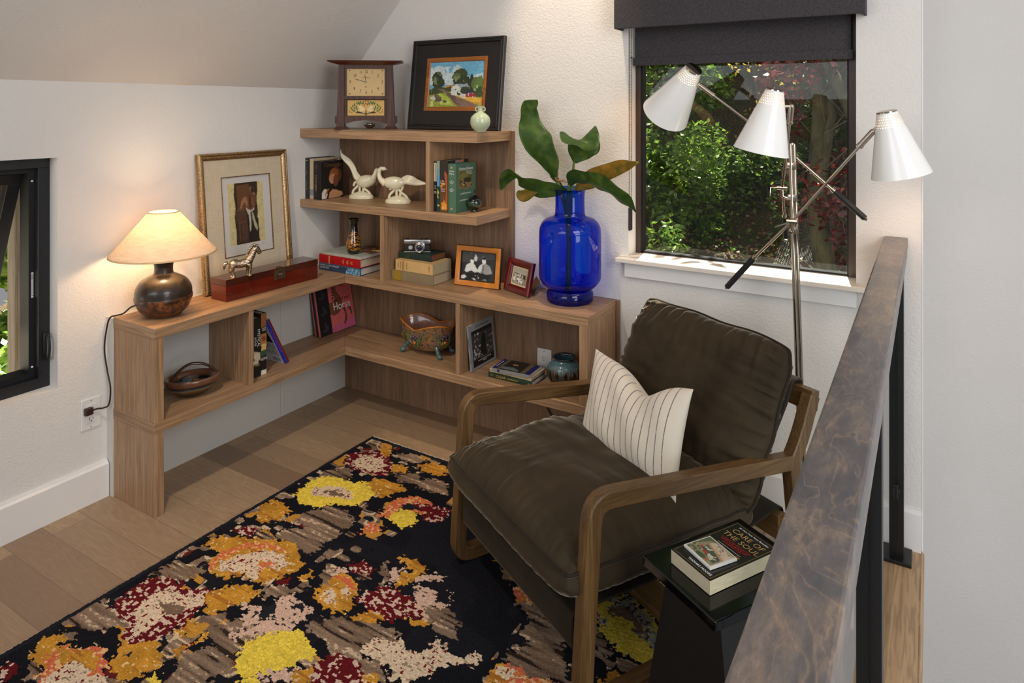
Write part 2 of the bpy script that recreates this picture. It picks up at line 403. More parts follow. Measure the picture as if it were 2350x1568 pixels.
# ------------------------------------------------------------------ corner bookcase
WC = ((140, 108, 79), (165, 130, 97), (182, 147, 112))
WD = ((118, 91, 69), (141, 110, 84), (157, 124, 97))
m_wx = wood('walnut_grain_along_x', *WC, 0); m_wy = wood('walnut_grain_along_y', *WC, 1); m_wz = wood('walnut_grain_upright', *WC, 2)
m_wzp = wood('walnut_back_panel', *WD, 2, .5, .8)
m_panel = plain('grey_white_laminate', (203, 200, 194), .35, var=.01)
D = .264; ZC, ZL, ZM, ZT = .669, .332, 1.002, 1.348
sh = thing('bookcase', 'walnut corner bookcase wrapping the room corner with low wings and a stepped tower', 'bookcase', (0, 0, 0))
def sp(name, bm, m, lab=None):
    o = obj(name, bm, m, sh)
    if m in (m_wx, m_wy):      # banded ends: the grain runs along every edge
        o.data.materials.append(m_wy if m is m_wx else m_wx)
        for p in o.data.polygons:
            if abs(p.normal.x if m is m_wx else p.normal.y) > .9: p.material_index = 1
    if lab: o['label'] = lab
    return o
e = .0012
# countertops (mitred L made of two boards) and lower shelves
for nm, zt, th in (('countertop', ZC, .038), ('shelf', ZL, .037)):
    b = prism(B(), [(0, 0), (D, -D), (1.511, -D), (1.511, 0)], zt-th, zt); bmesh.ops.bevel(b, geom=[x for x in b.edges], offset=e, segments=1, affect='EDGES'); sp(nm, b, m_wx)
    b = prism(B(), [(0, -.0004), (0, -1.185), (D, -1.185), (D, -D-.0004)], zt-th, zt); bmesh.ops.bevel(b, geom=[x for x in b.edges], offset=e, segments=1, affect='EDGES'); sp(nm, b, m_wy)
sp('end_panel', bx(0, -1.183, ZL, D-.001, -1.149, ZC-.038, bev=e), m_wz); sp('end_panel', bx(0, -1.183, 0, D-.001, -1.149, ZL-.037, bev=e), m_wz)
sp('end_panel', bx(1.474, -D+.001, ZL, 1.510, 0, ZC-.038, bev=e), m_wz); sp('end_panel', bx(1.474, -D+.001, 0, 1.510, 0, ZL-.037, bev=e), m_wz)
sp('divider', bx(0, -.789, ZL, D-.002, -.768, ZC-.038, bev=e), m_wz); sp('divider', bx(.900, -D+.002, ZL, .921, 0, ZC-.038, bev=e), m_wz)
# white panels of the left wing, walnut back panels of the right wing and the tower
sp('back_panel', bx(XW, -1.187, 0, -.0005, -.4155, ZC-.004), m_panel, 'white back panel of the left wing'); sp('back_panel', bx(XW, -.4145, 0, -.0005, .001, ZC-.004), m_panel, 'white back panel of the left wing')
sp('back_panel', bx(0, 0, 0, .9095, YW, ZC-.002), m_wzp); sp('back_panel', bx(.9105, 0, 0, 1.523, YW, ZC-.001), m_wzp)
sp('back_panel', bx(XW, -.0005, ZC, 1.022, YW-.0005, ZT-.001, bev=.0008), m_wzp)
sp('tower_shelf', bx(XW, -D, ZM-.037, 1.008, -.0005, ZM, bev=e), m_wx); sp('tower_shelf', bx(XW, -D, ZT-.043, 1.008, YW-.001, ZT, bev=e), m_wx)
sp('divider', bx(.741, -D+.002, ZM, .762, -.0005, ZT-.043, bev=e), m_wz); sp('divider', bx(.479, -D+.002, ZC, .501, -.0005, ZM-.037, bev=e), m_wz)
# ------------------------------------------------------------------ rug woven knot by knot
RUG = '''
m 552,-563 547,-482 616,-431 715,-450 771,-497 768,-563 721,-579 638,-592
c 586,-551 591,-475 680,-466 725,-498 721,-554 647,-568
g 597,-383 651,-368 709,-448 654,-445
g 756,-479 805,-455 832,-499 788,-533
B 696,-420 775,-371 847,-383 800,-439
B 545,-661 619,-590 679,-618 661,-679 584,-713
y 564,-833 553,-744 578,-692 614,-665 673,-659 702,-673 731,-631 788,-618 830,-647 833,-714 829,-771 754,-800 708,-856 624,-864
k 675,-645 709,-661 693,-671
c 601,-787 624,-742 691,-709 749,-713 770,-741 714,-776 646,-799
b 653,-762 695,-728 740,-742 708,-770
g 739,-631 773,-585 886,-577 917,-606 891,-667 847,-683
g 828,-422 867,-390 952,-373 984,-406 947,-454 887,-452
B 801,-531 890,-476 915,-524 853,-573
B 890,-539 936,-478 1027,-480 1075,-544 963,-566
g 573,-1002 550,-974 534,-896 593,-898 651,-912 669,-969 617,-1015
B 698,-915 737,-827 839,-797 887,-860 879,-894 907,-961 818,-931 729,-956
B 708,-1008 806,-919 887,-955 894,-1039 822,-1049 751,-1038
o 930,-773 917,-663 961,-598 1034,-602 1092,-632 1091,-674 1035,-688 1002,-729 969,-770
k 966,-720 979,-662 1024,-641 1056,-664 1005,-685
m 1002,-648 1058,-614 1132,-607 1136,-647 1082,-680
m 1064,-691 1136,-647 1144,-692 1095,-713
o 946,-885 957,-817 1005,-817 976,-867
y 971,-772 974,-704 1025,-684 1070,-712 1077,-747 1036,-784
o 1155,-593 1179,-590 1226,-633 1208,-648
g 555,-1190 560,-1136 622,-1113 681,-1077 669,-1032 702,-1031 739,-1046 804,-1033 907,-1085 900,-1151 885,-1184 870,-1215 804,-1217 758,-1257 713,-1268 647,-1241 626,-1186
o 664,-1247 637,-1197 641,-1150 699,-1091 768,-1064 817,-1069 750,-1096 681,-1135 666,-1179 673,-1217 706,-1261
c 716,-1248 686,-1221 693,-1166 753,-1099 831,-1087 867,-1123 840,-1175 844,-1216 802,-1211 755,-1224
o 795,-1167 796,-1134 828,-1131 840,-1180
m 559,-1090 605,-1042 652,-1042 652,-1089 604,-1100
B 636,-1042 722,-1037 716,-1069 669,-1079
B 548,-1366 554,-1281 626,-1278 660,-1250 689,-1280 674,-1320 619,-1361
m 575,-1504 571,-1443 556,-1407 561,-1373 606,-1354 643,-1339 689,-1349 770,-1306 809,-1326 806,-1397 835,-1425 814,-1447 829,-1492 808,-1529 784,-1563 717,-1548 692,-1519 630,-1518
c 641,-1457 640,-1429 661,-1388 697,-1373 738,-1362 759,-1328 803,-1344 782,-1382 750,-1407 759,-1439 759,-1465 762,-1502 752,-1545 717,-1517 680,-1487
b 693,-1425 737,-1398 795,-1417 752,-1444
g 829,-1376 776,-1325 794,-1262 845,-1238 894,-1234 896,-1287 884,-1329 866,-1374
B 534,-1590 509,-1537 538,-1503 596,-1512 654,-1523 642,-1565 583,-1598
B 575,-1647 581,-1612 606,-1609 619,-1638
g 825,-1463 814,-1412 835,-1406 852,-1428 856,-1475
g 892,-1518 893,-1464 888,-1425 895,-1408 914,-1434 919,-1490 904,-1522
B 885,-1414 926,-1350 971,-1336 1050,-1338 1035,-1366 1033,-1420 962,-1440
P 924,-1338 906,-1295 933,-1276 962,-1288 978,-1331 958,-1354
P 1027,-1340 969,-1324 988,-1283 1024,-1277 1080,-1262 1104,-1293 1070,-1326
P 995,-1295 962,-1225 1000,-1192 1079,-1210 1099,-1258 1040,-1280
k 1010,-1217 1029,-1206 1047,-1223 1024,-1240
P 961,-1380 993,-1323 1027,-1340 1008,-1382 980,-1399
k 964,-1300 957,-1264 979,-1250 1006,-1288 990,-1311
g 1045,-1153 1016,-1072 1073,-1053 1138,-1074 1176,-1130 1184,-1159 1146,-1192 1089,-1183
c 1064,-1142 1061,-1121 1094,-1123 1135,-1169 1095,-1166
c 1085,-1084 1112,-1075 1150,-1132 1123,-1120
o 1025,-1075 1086,-1061 1143,-1093 1131,-1100 1068,-1080
B 994,-1094 999,-1050 1028,-1041 1042,-1080 1042,-1133
P 1012,-1050 1026,-1026 1068,-1049 1040,-1065
m 1038,-1019 1063,-979 1113,-986 1107,-1025 1079,-1034
B 1074,-1029 1114,-1012 1125,-1037 1101,-1044
B 1122,-968 1122,-934 1191,-1004 1178,-1042
P 1155,-963 1201,-932 1232,-956 1216,-1019
g 1145,-903 1190,-884 1250,-905 1276,-952 1254,-996 1241,-1034 1212,-960 1227,-935
P 1260,-954 1294,-902 1330,-896 1326,-929 1284,-963
B 971,-1138 1023,-1145 1000,-1181
g 940,-1134 949,-1089 982,-1109 974,-1152
m 899,-1190 913,-1151 943,-1171 939,-1201
B 887,-1213 923,-1198 1013,-1158 997,-1190 922,-1257
P 1277,-982 1334,-954 1365,-994 1416,-983 1383,-946 1361,-938 1368,-934 1414,-985 1390,-1040 1393,-1071 1354,-1076 1313,-1032
m 1168,-1107 1166,-1042 1228,-1019 1317,-1030 1363,-1070 1320,-1125 1227,-1133
g 1211,-1163 1222,-1127 1264,-1117 1287,-1136 1243,-1185
g 1343,-1095 1388,-1058 1404,-1078 1366,-1110
P 1426,-1032 1482,-1024 1481,-1050 1439,-1050
m 1440,-1065 1466,-1044 1490,-1063 1469,-1089
B 1339,-1030 1405,-1004 1482,-1024 1505,-1084 1438,-1089 1390,-1067
B 1110,-1257 1144,-1201 1237,-1167 1340,-1142 1366,-1172 1306,-1194 1300,-1255 1222,-1275 1154,-1275
y 1038,-1434 1026,-1377 1036,-1347 1076,-1310 1105,-1284 1143,-1281 1185,-1304 1218,-1321 1194,-1356 1194,-1381 1161,-1428 1122,-1460 1078,-1462
c 1302,-1246 1304,-1189 1348,-1181 1372,-1160 1409,-1179 1449,-1166 1461,-1105 1487,-1126 1541,-1133 1572,-1089 1584,-1107 1575,-1140 1521,-1184 1529,-1206 1485,-1258 1453,-1277 1417,-1247 1345,-1258
B 1204,-1269 1287,-1242 1342,-1266 1388,-1249 1447,-1281 1396,-1312 1329,-1285 1255,-1296
P 1126,-1463 1161,-1428 1204,-1370 1250,-1401 1136,-1471
y 1110,-1478 1141,-1448 1186,-1457 1129,-1492
m 1235,-1353 1241,-1293 1305,-1271 1359,-1289 1396,-1312 1431,-1328 1306,-1404
g 1213,-1378 1231,-1345 1280,-1390 1249,-1419
g 1365,-1295 1416,-1285 1449,-1316 1409,-1331
g 569,-1709 528,-1669 564,-1635 563,-1623 593,-1630 613,-1665 640,-1706 614,-1722
B 615,-1743 603,-1717 675,-1728 686,-1746 646,-1756
o 652,-1731 615,-1687 617,-1645 685,-1595 767,-1617 819,-1650 851,-1682 727,-1758
g 613,-1665 670,-1618 738,-1623 781,-1652 673,-1686
c 681,-1724 686,-1677 702,-1656 768,-1660 844,-1649 876,-1666 739,-1750
g 781,-1619 745,-1573 740,-1554 784,-1531 845,-1510 896,-1549 889,-1592 860,-1636
k 767,-1577 770,-1563 797,-1570 793,-1584
B 942,-1538 931,-1506 953,-1452 985,-1402 1060,-1449 1054,-1521 1004,-1537
B 965,-1576 1004,-1537 1054,-1521 1094,-1533 995,-1594
m 542,-1766 567,-1739 613,-1755 614,-1775 610,-1793
m 885,-1476 904,-1458 917,-1480
y 926,-1606 908,-1564 943,-1574 961,-1604
B 1629,-978 1645,-924 1670,-883 1734,-908 1775,-978 1735,-986 1689,-984
B 1642,-1060 1674,-991 1728,-973 1774,-968 1825,-1051 1765,-1073 1678,-1088
o 1643,-1147 1660,-1088 1704,-1072 1735,-1080 1765,-1073 1821,-1069 1663,-1176
g 1638,-1139 1660,-1088 1691,-1096 1701,-1126 1650,-1157
c 1665,-1112 1684,-1084 1720,-1100 1682,-1123
o 1536,-831 1584,-817 1614,-862 1590,-898 1565,-864
B 1561,-881 1655,-838 1713,-856 1716,-881 1632,-919
g 1421,-752 1441,-731 1462,-752 1447,-766
g 1455,-780 1502,-767 1526,-792 1500,-800
b 1440,-773 1471,-787 1523,-802 1488,-815
y 1778,-789 1782,-725 1821,-682 1871,-692 1928,-725 1987,-766 1999,-830 1993,-873 1980,-892 1936,-903 1882,-884 1836,-858 1801,-829
w 1792,-726 1847,-678 1875,-703 1936,-746 1985,-815 1955,-845 1916,-809 1863,-764 1818,-765
b 1809,-743 1850,-732 1896,-758 1930,-801 1905,-803 1860,-779 1829,-779
w 1799,-804 1828,-799 1835,-834 1804,-827
B 1805,-877 1814,-859 1845,-877 1878,-904 1855,-930
B 1899,-914 1939,-912 1995,-911 1953,-947 1915,-943
g 1885,-1014 1894,-981 1911,-962 1950,-959 1982,-961 1954,-1008 1898,-1042
m 1847,-604 1907,-536 1997,-586 1989,-647 1918,-648
B 1886,-683 1956,-654 1992,-686 1992,-737 1928,-725
'''
def make_rug():
    x0, x1, y0, y1 = .507, 2.33, -3.08, -.342; nx, ny = 560, 840
    gx, gy = np.meshgrid(np.linspace(x0, x1, nx+1), np.linspace(y0, y1, ny+1))
    cx, cy = np.meshgrid(x0+(np.arange(nx)+.5)*(x1-x0)/nx, y0+(np.arange(ny)+.5)*(y1-y0)/ny)
    rs = np.random.RandomState(5); r = rs.rand(ny, nx)
    jx = (vnoise(cx*80, cy*150, 2)-.5)*.032+(vnoise(cx*18, cy*18, 4)-.5)*.03; jy = (vnoise(cx*90, cy*80, 3)-.5)*.022
    X = cx+jx; Y = cy+jy; col = np.zeros((ny, nx, 3))+L3((20, 20, 26)); col *= (.8+.4*r)[..., None]
    kind = np.zeros((ny, nx), int)
    dk = vnoise(cx*12, cy*12, 9) > .62; col[dk] *= 1.4
    stripe = vnoise(cx*9, cy*120, 11); sp1 = vnoise(cx*105, cy*150, 12); sp2 = vnoise(cx*22, cy*30, 14)
    brown = L3((86, 66, 54))*(1-stripe[..., None])+L3((156, 132, 110))*stripe[..., None]; brown[stripe < .22] = L3((50, 37, 32)); brown[(stripe > .72) & (sp1 > .6)] = L3((196, 172, 146))
    pal = {'k': (32, 33, 41), 'g': (190, 136, 48), 'y': (226, 198, 74), 'o': (204, 104, 74), 'm': (96, 20, 26), 'c': (216, 192, 164), 'P': (206, 172, 152), 'b': (122, 98, 80), 'w': (164, 156, 158)}
    edge = {'g': ((218, 186, 134), .0), 'y': ((220, 196, 130), 0), 'o': ((214, 150, 96), 0)}
    for ln in RUG.strip().splitlines():
        k, *p = ln.split(); pts = [tuple(int(a)/1000 for a in q.split(',')) for q in p]
        m = inpoly(X, Y, pts)
        if k == 'B': col[m] = (brown*(.85+.3*r)[..., None])[m]; continue
        c = np.zeros((ny, nx, 3))+L3(pal[k]); c *= (.84+.32*r)[..., None]
        if k == 'm':
            q = (sp1 > .64); c[q] = (L3((206, 178, 160))*(.9+.2*r[q])[..., None])
        if k == 'c':
            q = (sp1 < .2); c[q] = L3((150, 128, 108)); q = (sp1 > .82); c[q] = L3((112, 34, 36))
        if k == 'g':
            c = c*(.8+.4*sp2)[..., None]; q = (stripe > .75); c[q] = L3((166, 108, 40)); q = sp1 > .86; c[q] = L3((222, 190, 136))
        if k == 'o':
            q = sp1 > .66; c[q] = L3((222, 176, 120)); q = sp1 < .22; c[q] = L3((200, 138, 44))
        if k == 'y': c = c*(.86+.3*sp1)[..., None]
        if k == 'P': q = sp1 < .24; c[q] = L3((52, 46, 50))
        if k == 'w': q = sp1 < .35; c[q] = L3((92, 72, 66)); q = sp1 > .75; c[q] = L3((206, 200, 60+40))
        col[m] = c[m]
    # rows the photo never reaches continue the same flowers, mirrored
    ylim = -1.86; a = int((ylim-y0)/(y1-y0)*ny); col[:a] = col[a:2*a][::-1][:, ::-1]
    frag = (vnoise(cx*26, cy*40, 31) > .60) & (vnoise(cx*7, cy*7, 33) > .42) & (col.sum(-1) < .075) & ~((cx > 1.06) & (cx < 1.62) & (cy > -1.32) & (cy < -.62))
    fc = (brown*(.8+.4*r)[..., None]); pick = vnoise(cx*16, cy*16, 35); fc[pick > .70] = L3((188, 136, 56)); fc[pick < .22] = L3((96, 30, 32)); fc[(pick > .48) & (pick < .54)] = L3((206, 182, 150)); col[frag] = fc[frag]
    col *= (.86+.28*rs.rand(ny, nx))[..., None]
    bd = (cx < x0+.018) | (cx > x1-.018) | (cy > y1-.02) | (cy < y0+.02); col[bd] = (L3((30, 31, 40))*(.8+.4*r)[..., None])[bd]
    Z = .0085+(rs.rand(ny+1, nx+1)-.5)*.0026+vnoise(gx*30, gy*30, 8)*.0016
    Z[0, :] = Z[-1, :] = 0.0006; Z[:, 0] = Z[:, -1] = .0006
    m = paintmat('rug_pile', .95, 0, 900, .0); m.node_tree.nodes['Principled BSDF'].inputs['Specular IOR Level'].default_value = .12
    root = thing('rug', 'dark hand knotted rug with yellow, gold and maroon flowers on the oak floor', 'rug', (x0, y1, 0))
    me = gridmesh('pile', gx-x0, gy-y1, Z, np.clip(col, 0, 1)); obj('pile', me, m, root)
    fb = B(); rr = random.Random(3)
    for yy, s in ((0, 1), (y0-y1, -1)):
        for i in range(300):
            x = (i+.5)*(x1-x0)/300+rr.uniform(-.001, .001); l = rr.uniform(.007, .015)
            tube(fb, [(x, yy-.001*s, .004), (x+rr.uniform(-.003, .003), yy+s*l*.6, .005), (x+rr.uniform(-.005, .005), yy+s*l, .002)], [.0019, .0022, .0016], 5)
    tag(obj('fringe', fb, plain('cream_cotton_fringe', (206, 192, 168), .9), root, True), 'cream cotton fringe', kind='stuff')
make_rug()
# ------------------------------------------------------------------ soft goods
def velvet(name, c, sheen=(.86, .77, .60), w=.8):
    t = NT(name); v = t.coord(); n = t.noise(v, 9, 3, .55); n2 = t.noise(v, 260, 2)
    t.l(t.ramp(n, [(.3, lin([x*.86 for x in c])), (.7, lin([min(255, x*1.14) for x in c]))]), t.b.inputs['Base Color'])
    t.set(Roughness=.7, Sheen_Weight=w, Sheen_Roughness=.28, Sheen_Tint=(*sheen, 1), Specular_IOR_Level=.2)
    t.bump(n2, .05, .001); return t.m
m_vel = velvet('olive_brown_velvet', (58, 47, 32)); m_vel2 = velvet('dark_velvet_piping', (44, 36, 27), w=.5)
def cushion(LX, LY, T0, T1, n=84, pw=6, rc=.06, wr=.006, seed=1, ex=.5, fr=26, dent=None, waves=.0, box_=0):
    rs = random.Random(seed); bm = B()
    a = [math.sin(PI/2*(-1+2*i/n)) for i in range(n+1)]
    def outline(s, t):
        x = s*LX/2*(1-rc*abs(t)**10); y = t*LY/2*(1-rc*abs(s)**10)
        x *= 1+waves*math.sin(t*9+seed); y *= 1+waves*math.sin(s*8+seed*2)
        return x, y
    S_, T_ = np.meshgrid(a, a); h = np.clip((1-np.abs(S_)**pw)*(1-np.abs(T_)**pw), 0, 1)**ex
    g = (np.exp(-(1-np.abs(T_))/.22)*(vnoise(S_*fr+40, T_*2+40, seed)-.5)+np.exp(-(1-np.abs(S_))/.2)*(vnoise(T_*fr+40, S_*2+40, seed+1)-.5))
    g2 = vnoise(S_*2.2+9, T_*2.2+9, seed+2)-.5; g3 = vnoise(S_*5+T_*4+9, T_*6-S_*2+9, seed+5)-.5
    for sign, T in ((1, T0), (-1, T1)):
        V = []
        for j in range(n+1):
            row = []
            for i in range(n+1):
                x, y = outline(S_[j, i], T_[j, i])
                if box_ and sign < 0: hb = h[j, i]**box_; bl = 1+.045*math.sin(PI*min(1, hb)); x *= bl; y *= bl; z = T*hb+(g[j, i]*wr*.6)*min(1, hb*2.4)
                else: z = T*h[j, i]+(g[j, i]*wr*2.6+g2[j, i]*.02+g3[j, i]*.008)*min(1, h[j, i]*2.4)
                if dent and sign > 0: z += dent(S_[j, i], T_[j, i])*h[j, i]
                row.append(bm.verts.new((x, y, sign*max(z, 0))))
            V.append(row)
        for j in range(n):
            for i in range(n): bm.faces.new((V[j][i], V[j][i+1], V[j+1][i+1], V[j+1][i]) if sign > 0 else (V[j][i], V[j+1][i], V[j+1][i+1], V[j][i+1]))
    bmesh.ops.remove_doubles(bm, verts=bm.verts, dist=1e-5)
    e = [outline(s, -1) for s in a]+[outline(1, t) for t in a[1:]]+[outline(s, 1) for s in a[::-1][1:]]+[outline(-1, t) for t in a[::-1][1:-1]]
    pts = [(x*1.004, y*1.004, math.sin(i*.37+seed)*.0012) for i, (x, y) in enumerate(e)]
    return bm, tube(B(), pts, .0052, 8, closed=True, up=(0, 0, 1))
# ------------------------------------------------------------------ lounge chair
CO = ((84, 58, 32), (106, 77, 44), (128, 96, 57)); m_cw = wood('chair_oak_upright', *CO, 2, .4, .8); m_cwa = wood('chair_oak_arm', *CO, 1, .4, .8); m_cwy = wood('chair_oak_beam', *CO, 0, .4, .8)
m_strap = plain('dark_sling_fabric', (38, 31, 26), .8, var=.1, sheen=.3)
ch = thing('lounge_chair', 'dark oak framed lounge chair with olive brown velvet cushions, beside the stair railing', 'armchair', (1.318, -.824, .0085), math.radians(-28.1))
CW = .659
loop = rounded([(.0, .022), (.034, .512), (.752, .418), (.80, .022)], [.05, .055, .02, .05], closed=True)
post = rounded([(.742, .405), (.79, .47), (.842, .590)], .05)
for u in (0, CW):
    b = sweep(B(), loop, .042, u-.019, u+.019, closed=True); b2 = sweep(b, post, .044, u-.0185, u+.0185)
    o = obj('side_frame', b, m_cw, ch, 25); o.data.materials.append(m_cwa)
    for p in o.data.polygons:
        if (p.center.z > .385 and .045 < p.center.y < .735 and p.center.z < .53) or (p.center.z < .05 and .05 < p.center.y < .75): p.material_index = 1
obj('crossbar', sweep(B(), [(.835, .548), (.845, .605)], .034, -.018, CW+.018), m_cwy, ch)
obj('crossbar', bx(.02, .010, .150, CW-.02, .034, .221, bev=.004), m_cwy, ch)
obj('crossbar', bx(.02, .725, .18, CW-.02, .757, .255, bev=.004), m_cwy, ch)
obj('stretcher', bx(.0, .335, .044, CW, .425, .066, bev=.003), m_cwy, ch)
def sheet(path, t, u0, u1, bow=0): return sweep(B(), path, t, u0, u1)
obj('seat_sling', sheet(rounded([(.036, .140), (.004, .142), (.004, .226), (.08, .226), (.45, .215), (.735, .262), (.765, .260), (.765, .20)], .012), .006, .035, CW-.035), m_vel2, ch)
obj('back_sling', sheet(rounded([(.868, .55), (.866, .618), (.826, .617), (.80, .56), (.60, .262)], .012), .006, .06, CW-.045), m_strap, ch)
bm, pp = cushion(.655, .640, .088, .092, n=130, rc=.03, seed=3, pw=5, ex=.5, wr=.008, fr=30, box_=.45)
Ms = basis((.322, .288, .332), (1, 0, 0), (0, 1, -.03), (0, .03, 1))
sc = obj('seat_cushion', bm, m_vel, ch, smooth='all', M=Ms); obj('piping', pp, m_vel2, sc, smooth='all')
bm, pp = cushion(.635, .485, .085, .065, n=110, rc=.05, seed=8, pw=4, ex=.5, wr=.013, fr=22, waves=.010)
Mb = basis((.345, .672, .520), (1, 0, 0), (0, .395, .918), (0, -.918, .395))
bc = obj('back_cushion', bm, m_vel, ch, smooth='all', M=Mb); obj('piping', pp, m_vel2, bc, smooth='all')
# striped pillow, leaning on the back cushion
def pillow():
    n = 56; TL, TR, BR, BL = [Vector(p) for p in ((.075, .492, .612), (.525, .500, .630), (.607, .352, .384), (.148, .372, .362))]
    nn = (TR-BL).cross(TL-BR).normalized()
    if nn.y > 0: nn = -nn
    bm = B(); uv = bm.loops.layers.uv.new('UVMap')
    def P(s, t, sg):
        a = (s+1)/2; b = (t+1)/2; p = (BL*(1-a)+BR*a)*(1-b)+(TL*(1-a)+TR*a)*b
        c = (TL+TR+BL+BR)/4; ix = (TR-TL).normalized(); iy = ((TL+TR)-(BL+BR)).normalized()
        p -= ix*s*.020*(1-t*t)*abs(s)**3; p -= iy*t*.018*(1-s*s)*abs(t)**3
        chop = math.exp(-((s-.22)/.34)**2); p -= iy*.058*chop*max(0, (t+.35)/1.35)**2
        h = max(0, (1-abs(s)**2.6)*(1-abs(t)**2.6))**.55*.062
        if sg > 0: h *= 1-.45*chop*max(0, t); h += .0035*math.sin(s*9+t*4)*h/.06
        return p+nn*h*sg
    for sg in (1, -1):
        V = [[bm.verts.new(P(math.sin(PI/2*(-1+2*i/n)), math.sin(PI/2*(-1+2*j/n)), sg)) for i in range(n+1)] for j in range(n+1)]
        for j in range(n):
            for i in range(n):
                f = bm.faces.new((V[j][i], V[j][i+1], V[j+1][i+1], V[j+1][i]))
                for l, (q, r) in zip(f.loops, ((i, j), (i+1, j), (i+1, j+1), (i, j+1))): l[uv].uv = ((math.sin(PI/2*(-1+2*q/n))+1)/2+(2 if sg < 0 else 0), r/n)
    bmesh.ops.remove_doubles(bm, verts=bm.verts, dist=1e-5)
    t = NT('striped_pillow_cotton'); tc = t.n('ShaderNodeTexCoord'); sp = t.n('ShaderNodeSeparateXYZ'); t.l(tc.outputs['UV'], sp.inputs[0])
    fr = t.math('FRACT', t.math('ADD', t.math('MULTIPLY', sp.outputs[0], 16.3), .55)); d = t.math('ABSOLUTE', t.math('SUBTRACT', fr, .5))
    wv = t.noise(t.coord((1, 1, 1)), 900, 1); ln = t.math('MULTIPLY', t.math('LESS_THAN', d, .055), t.math('GREATER_THAN', wv, .40)); ln = t.math('MULTIPLY', ln, t.math('LESS_THAN', sp.outputs[0], .965))
    t.l(t.mix(ln, lin((228, 216, 198)), lin((92, 92, 98))), t.b.inputs['Base Color']); t.set(Roughness=.9, Sheen_Weight=.25); t.bump(wv, .15, .001)
    o = obj('throw_pillow', bm, t.m, None, 'all', M=ch.matrix_basis)
    tag(o, 'cream throw pillow with thin grey stripes leaning on the velvet chair back', 'pillow')
pillow()
# ------------------------------------------------------------------ black side table and what lies on it
m_gloss = plain('black_gloss_lacquer', (5, 5, 6), .08, var=0); m_satin = plain('black_satin_wood', (22, 20, 20), .45, var=.25, vscale=60)
tM = math.radians(-31); sx_, sy_ = .226, .300
st = thing('side_table', 'small black lacquer side table with a flared pedestal beside the lounge chair', 'side table', (2.222, -1.056, .009), tM)
obj('table_top', bx(-sx_/2, -sy_/2, .416, sx_/2, sy_/2, .438, bev=.0025), m_gloss, st)
def frustum(bm, a, b, z0, z1, off=(0, 0)):
    lo = [bm.verts.new((sx*a[0]+off[0], sy*a[1]+off[1], z0)) for sx, sy in ((-1, -1), (1, -1), (1, 1), (-1, 1))]; hi = [bm.verts.new((sx*b[0], sy*b[1], z1)) for sx, sy in ((-1, -1), (1, -1), (1, 1), (-1, 1))]
    bm.faces.new(lo[::-1]); bm.faces.new(hi)
    for i in range(4): bm.faces.new((lo[i], lo[(i+1) % 4], hi[(i+1) % 4], hi[i]))
    return bm
obj('pedestal', frustum(B(), (.150, .125), (.078, .105), .012, .416), m_satin, st)
obj('plinth', bx(-.155, -.130, 0, .155, .130, .014), m_gloss, st)
# ------------------------------------------------------------------ stair railing
m_rail = NT('grey_stained_birch_rail')
def _rail(t):
    v = t.coord((13, 4.5, 13)); n = t.noise(v, 1.0, 3, .6, .9); f = t.noise(t.coord((150, 46, 150)), 1, 5, .75); m = t.noise(t.coord((30, 11, 30)), 1, 3, .6); sw = t.math('SINE', t.math('MULTIPLY', n, 46))
    a = t.ramp(t.math('ADD', t.math('MULTIPLY', n, .5), t.math('MULTIPLY', m, .5)), [(.36, lin((80, 78, 82))), (.50, lin((104, 97, 96))), (.64, lin((146, 126, 108)))])
    a = t.mix(t.math('MULTIPLY', t.ramp(sw, [(.84, (0, 0, 0)), (1, (1, 1, 1))]), .34), a, lin((176, 144, 112)))
    a = t.mix(t.math('MULTIPLY', t.ramp(f, [(.36, (1, 1, 1)), (.60, (0, 0, 0))]), .55), a, lin((70, 67, 70)))
    t.l(a, t.b.inputs['Base Color']); t.set(Roughness=.36, Coat_Weight=.25, Coat_Roughness=.3)
_rail(m_rail); m_rail = m_rail.m
m_post = plain('black_steel', (20, 20, 21), .38, var=.1); m_pglass = clearglass('railing_glass', (.95, .975, .965)); m_gedge = plain('green_glass_edge', (26, 36, 34), .2)
rl = thing('stair_railing', 'stair railing of stained wood handrail on black steel posts with clear glass panels', 'railing', (2.5, 0, 0))
def rp(name, bm, m, **k):
    o = obj(name, bm, m, rl, **k); o.data.transform(Matrix.Translation((-2.5, 0, 0))); return o
rp('handrail', bx(2.467, -3.6, .990, 2.5365, YW-.001, 1.022, bev=.004), m_rail)
rp('handrail_base', bx(2.474, -3.6, .958, 2.5345, YW-.012, .986, bev=.002), m_rail)
rp('glazing_channel', box(bx(2.478, -3.6, .948, 2.528, YW-.02, .9595), 2.483, -3.6, .985, 2.527, YW-.03, .9905), m_post)
for i, y in enumerate((-.052, -1.205, -2.36)):
    b = box(box(B(), 2.483, y-.022, .010, 2.501, y+.022, .948, .0015), 2.5045, y-.022, .010, 2.527, y+.022, .948, .0015); box(b, 2.499, y-.020, .010, 2.506, y-.010, .948); box(b, 2.499, y+.010, .010, 2.506, y+.020, .948)
    rp('post', b, m_post); rp('base_plate', bx(2.455, y-.048, .0005, 2.549, y+.045, .012, bev=.002), m_post)
    for z in (.23, .83):
        if i < 3: rp('glass_clip', box(box(B(), 2.4925, y-.048, z-.022, 2.5125, y-.020, z+.022, .002), 2.489, y-.040, z-.007, 2.516, y-.026, z+.007, .001), m_post)
for a, c in ((-.090, -1.165), (-1.245, -2.32)):
    g = rp('glass_panel', bx(2.4985, c, .055, 2.5065, a, .93), m_pglass)
    rp('glass_edge', bx(2.4982, a, .055, 2.5068, a+.0008, .93), m_gedge); rp('glass_edge', bx(2.4982, c-.0008, .055, 2.5068, c, .93), m_gedge)
